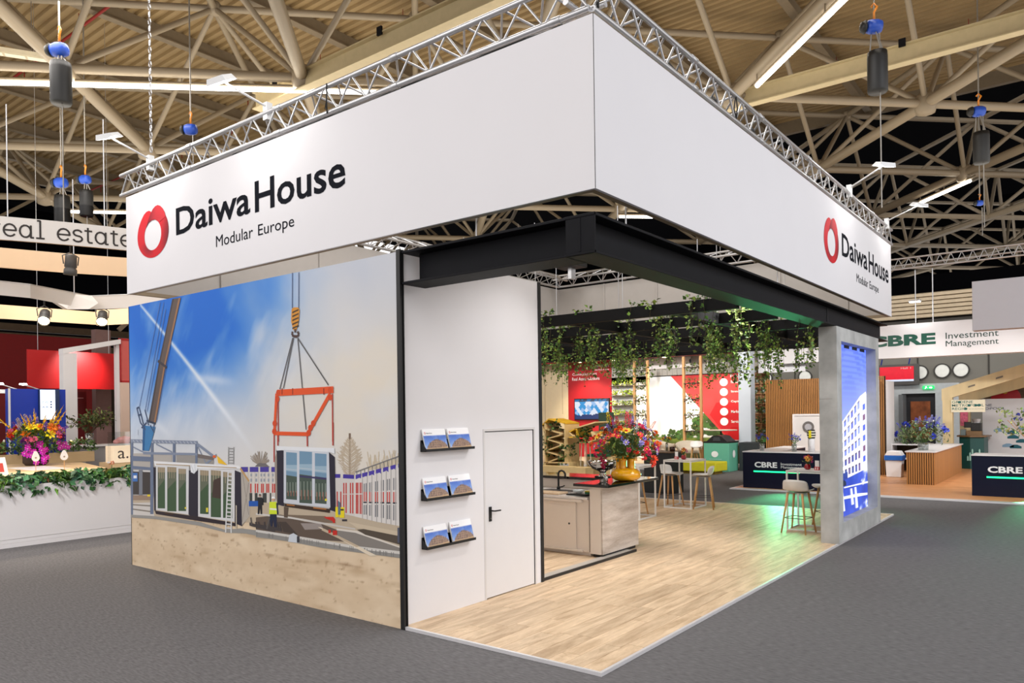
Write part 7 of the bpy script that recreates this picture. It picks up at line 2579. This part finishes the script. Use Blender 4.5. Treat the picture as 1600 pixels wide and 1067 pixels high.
# lower straight band
m_spot0 = M('crossbar_grey', (96, 94, 92), .45, .2)
t = thing('lower_fascia', 'lower cream fabric fascia with a folded white joint under the round ring', 'sign', (-12, 1.5, 4.5))
obj('front_band', MB().face([(-11.2, -3.5, 4.62), (-11.2, .6, 4.62), (-12.3, 2.2, 4.66), (-12.3, 2.2, 4.95), (-11.2, .6, 4.88), (-11.2, -3.5, 4.86)]), m_ringw, t)
obj('side_band', MB().face([(-12.3, 2.2, 4.66), (-9.6, 4.2, 4.72), (-9.6, 4.2, 5.02), (-12.3, 2.2, 4.95)]), m_ringw, t)
obj('inner_band', MB().face([(-15.2, -3, 4.55), (-14.8, 3.4, 4.62), (-14.8, 3.4, 4.95), (-15.2, -3, 4.9)]), m_ringc, t)
obj('inner_band', MB().face([(-14.8, 3.4, 4.60), (-10.6, 5.5, 4.64), (-10.6, 5.5, 5.05), (-14.8, 3.4, 5.0)]), m_ringc, t)
mb = MB()
for dx, dy, dz, s in ((0, 0, 0, 1),):
    c_ = Vector((-11.9, 1.75, 4.72))
    P8 = [(-.20, -.35, .0), (.02, -.20, -.16), (.10, .20, -.13), (.06, .42, .03), (-.06, .34, .20), (-.12, -.08, .20)]
    Q8 = [(p[0] - .25, p[1] * .9, p[2] + .02) for p in P8]
    mb.face([c_ + Vector(p) for p in P8])
    mb.face([c_ + Vector(p) for p in Q8[::-1]])
    for i in range(6):
        j = (i + 1) % 6
        mb.face([c_ + Vector(P8[i]), c_ + Vector(Q8[i]), c_ + Vector(Q8[j]), c_ + Vector(P8[j])])
obj('folded_joint', mb, m_ringw, t)
for x, y in ((-11.9, 1.7), (-11.2, 0)):
    rod('hanging_wire', (x, y, 4.9), (x, y, 7.4), .012, m_alu, t, 5)
rod('crossbar', (-12.5, -.5, 4.80), (-12.5, 3.2, 4.88), .025, m_spot0, t, 8)
obj('band_frame', MB().tube([(-11.22, -3.5, 4.87), (-11.22, .6, 4.89), (-12.32, 2.2, 4.96), (-9.62, 4.2, 5.03)], .02, 6), m_alu, t)

# theatre spot hung from the ring, and two glaring spots further in
m_spot = M('grey_spot_housing', (96, 94, 92), .45, .2)


def stage_spot(lab, x, y, z, aim, power, k=1.0, glow=10):
    t = thing('stage_spot', lab, 'spotlight', (x, y, z))
    d = (Vector(aim) - Vector((x, y, z))).normalized()
    q = d.to_track_quat('Z', 'Y')
    o = obj('housing', MB().lathe([(.05, -.2), (.10, -.18), (.11, .05), (.09, .06), (.115, .10), (.12, .2), (.11, .2), (.10, .12)], (0, 0, 0), 18), m_spot, t, True)
    o.rotation_mode = 'QUATERNION'
    o.rotation_quaternion = q
    o.location = (x, y, z)
    o.scale = (k, k, k)
    o = obj('lens', MB().lathe([(.001, .16), (.105, .16), (.105, .165), (.001, .17)], (0, 0, 0), 16), M('warm_lens%d' % glow, (255, 226, 176), .3, emit=glow, noise=0), t)
    o.rotation_mode = 'QUATERNION'
    o.rotation_quaternion = q
    o.location = (x, y, z)
    o.scale = (k, k, k)
    obj('yoke', MB().tube([(x, y - .13 * k, z), (x, y - .15 * k, z + .16 * k), (x, y, z + .24 * k), (x, y + .15 * k, z + .16 * k), (x, y + .13 * k, z)], .012, 6), m_spot, t)
    rod('stem', (x, y, z + .24 * k), (x, y, z + .36 * k), .02, m_blackp, t, 6)
    if power:
        lamp('spot_beam', 'SPOT', tuple(Vector((x, y, z)) + d * .26 * k), power, (1, .82, .6), aim, .06, None, 90, .6)
    return t


stage_spot('grey theatre spot clamped under the lettered ring', -10.25, .98, 5.22, (-10.5, .9, 2.0), 60, 1.0, 3)
stage_spot('glaring warm spot under the cream fascia, above the flower tub', -12.5, 1.33, 4.43, (-8.6, -.6, 1.2), 300, 1.0, 30)
stage_spot('glaring warm spot under the cream fascia, nearer the mural', -12.5, 2.54, 4.52, (-8.8,   .6, 1.2), 260, 1.0, 30)
# low back light on the inner ring fabric
lamp('ring_uplight', 'AREA', (-12.9, 2.0, 4.3), 34, (1, .90, .76), (-14.5, 3.2, 5.6), 1.6, .4)
# steelwork behind the ring: dark bulkhead and a column
t = thing('hall_column', 'grey steel hall column beyond the glaring spots beside the mural edge', 'column', (-22, 8.2, 0))
obj('shaft', MB().box(-22.2, -21.9, 8.0, 8.3, 0, 6.4), M('hall_column_paint', (128, 112, 92), .6), t)
obj('bracket', MB().prism([(7.2, 5.4), (8.1, 6.3), (8.1, 6.1), (7.3, 5.3)], 'x', -22.1, -22.0), M('hall_column_paint', (128, 112, 92), .6), t)
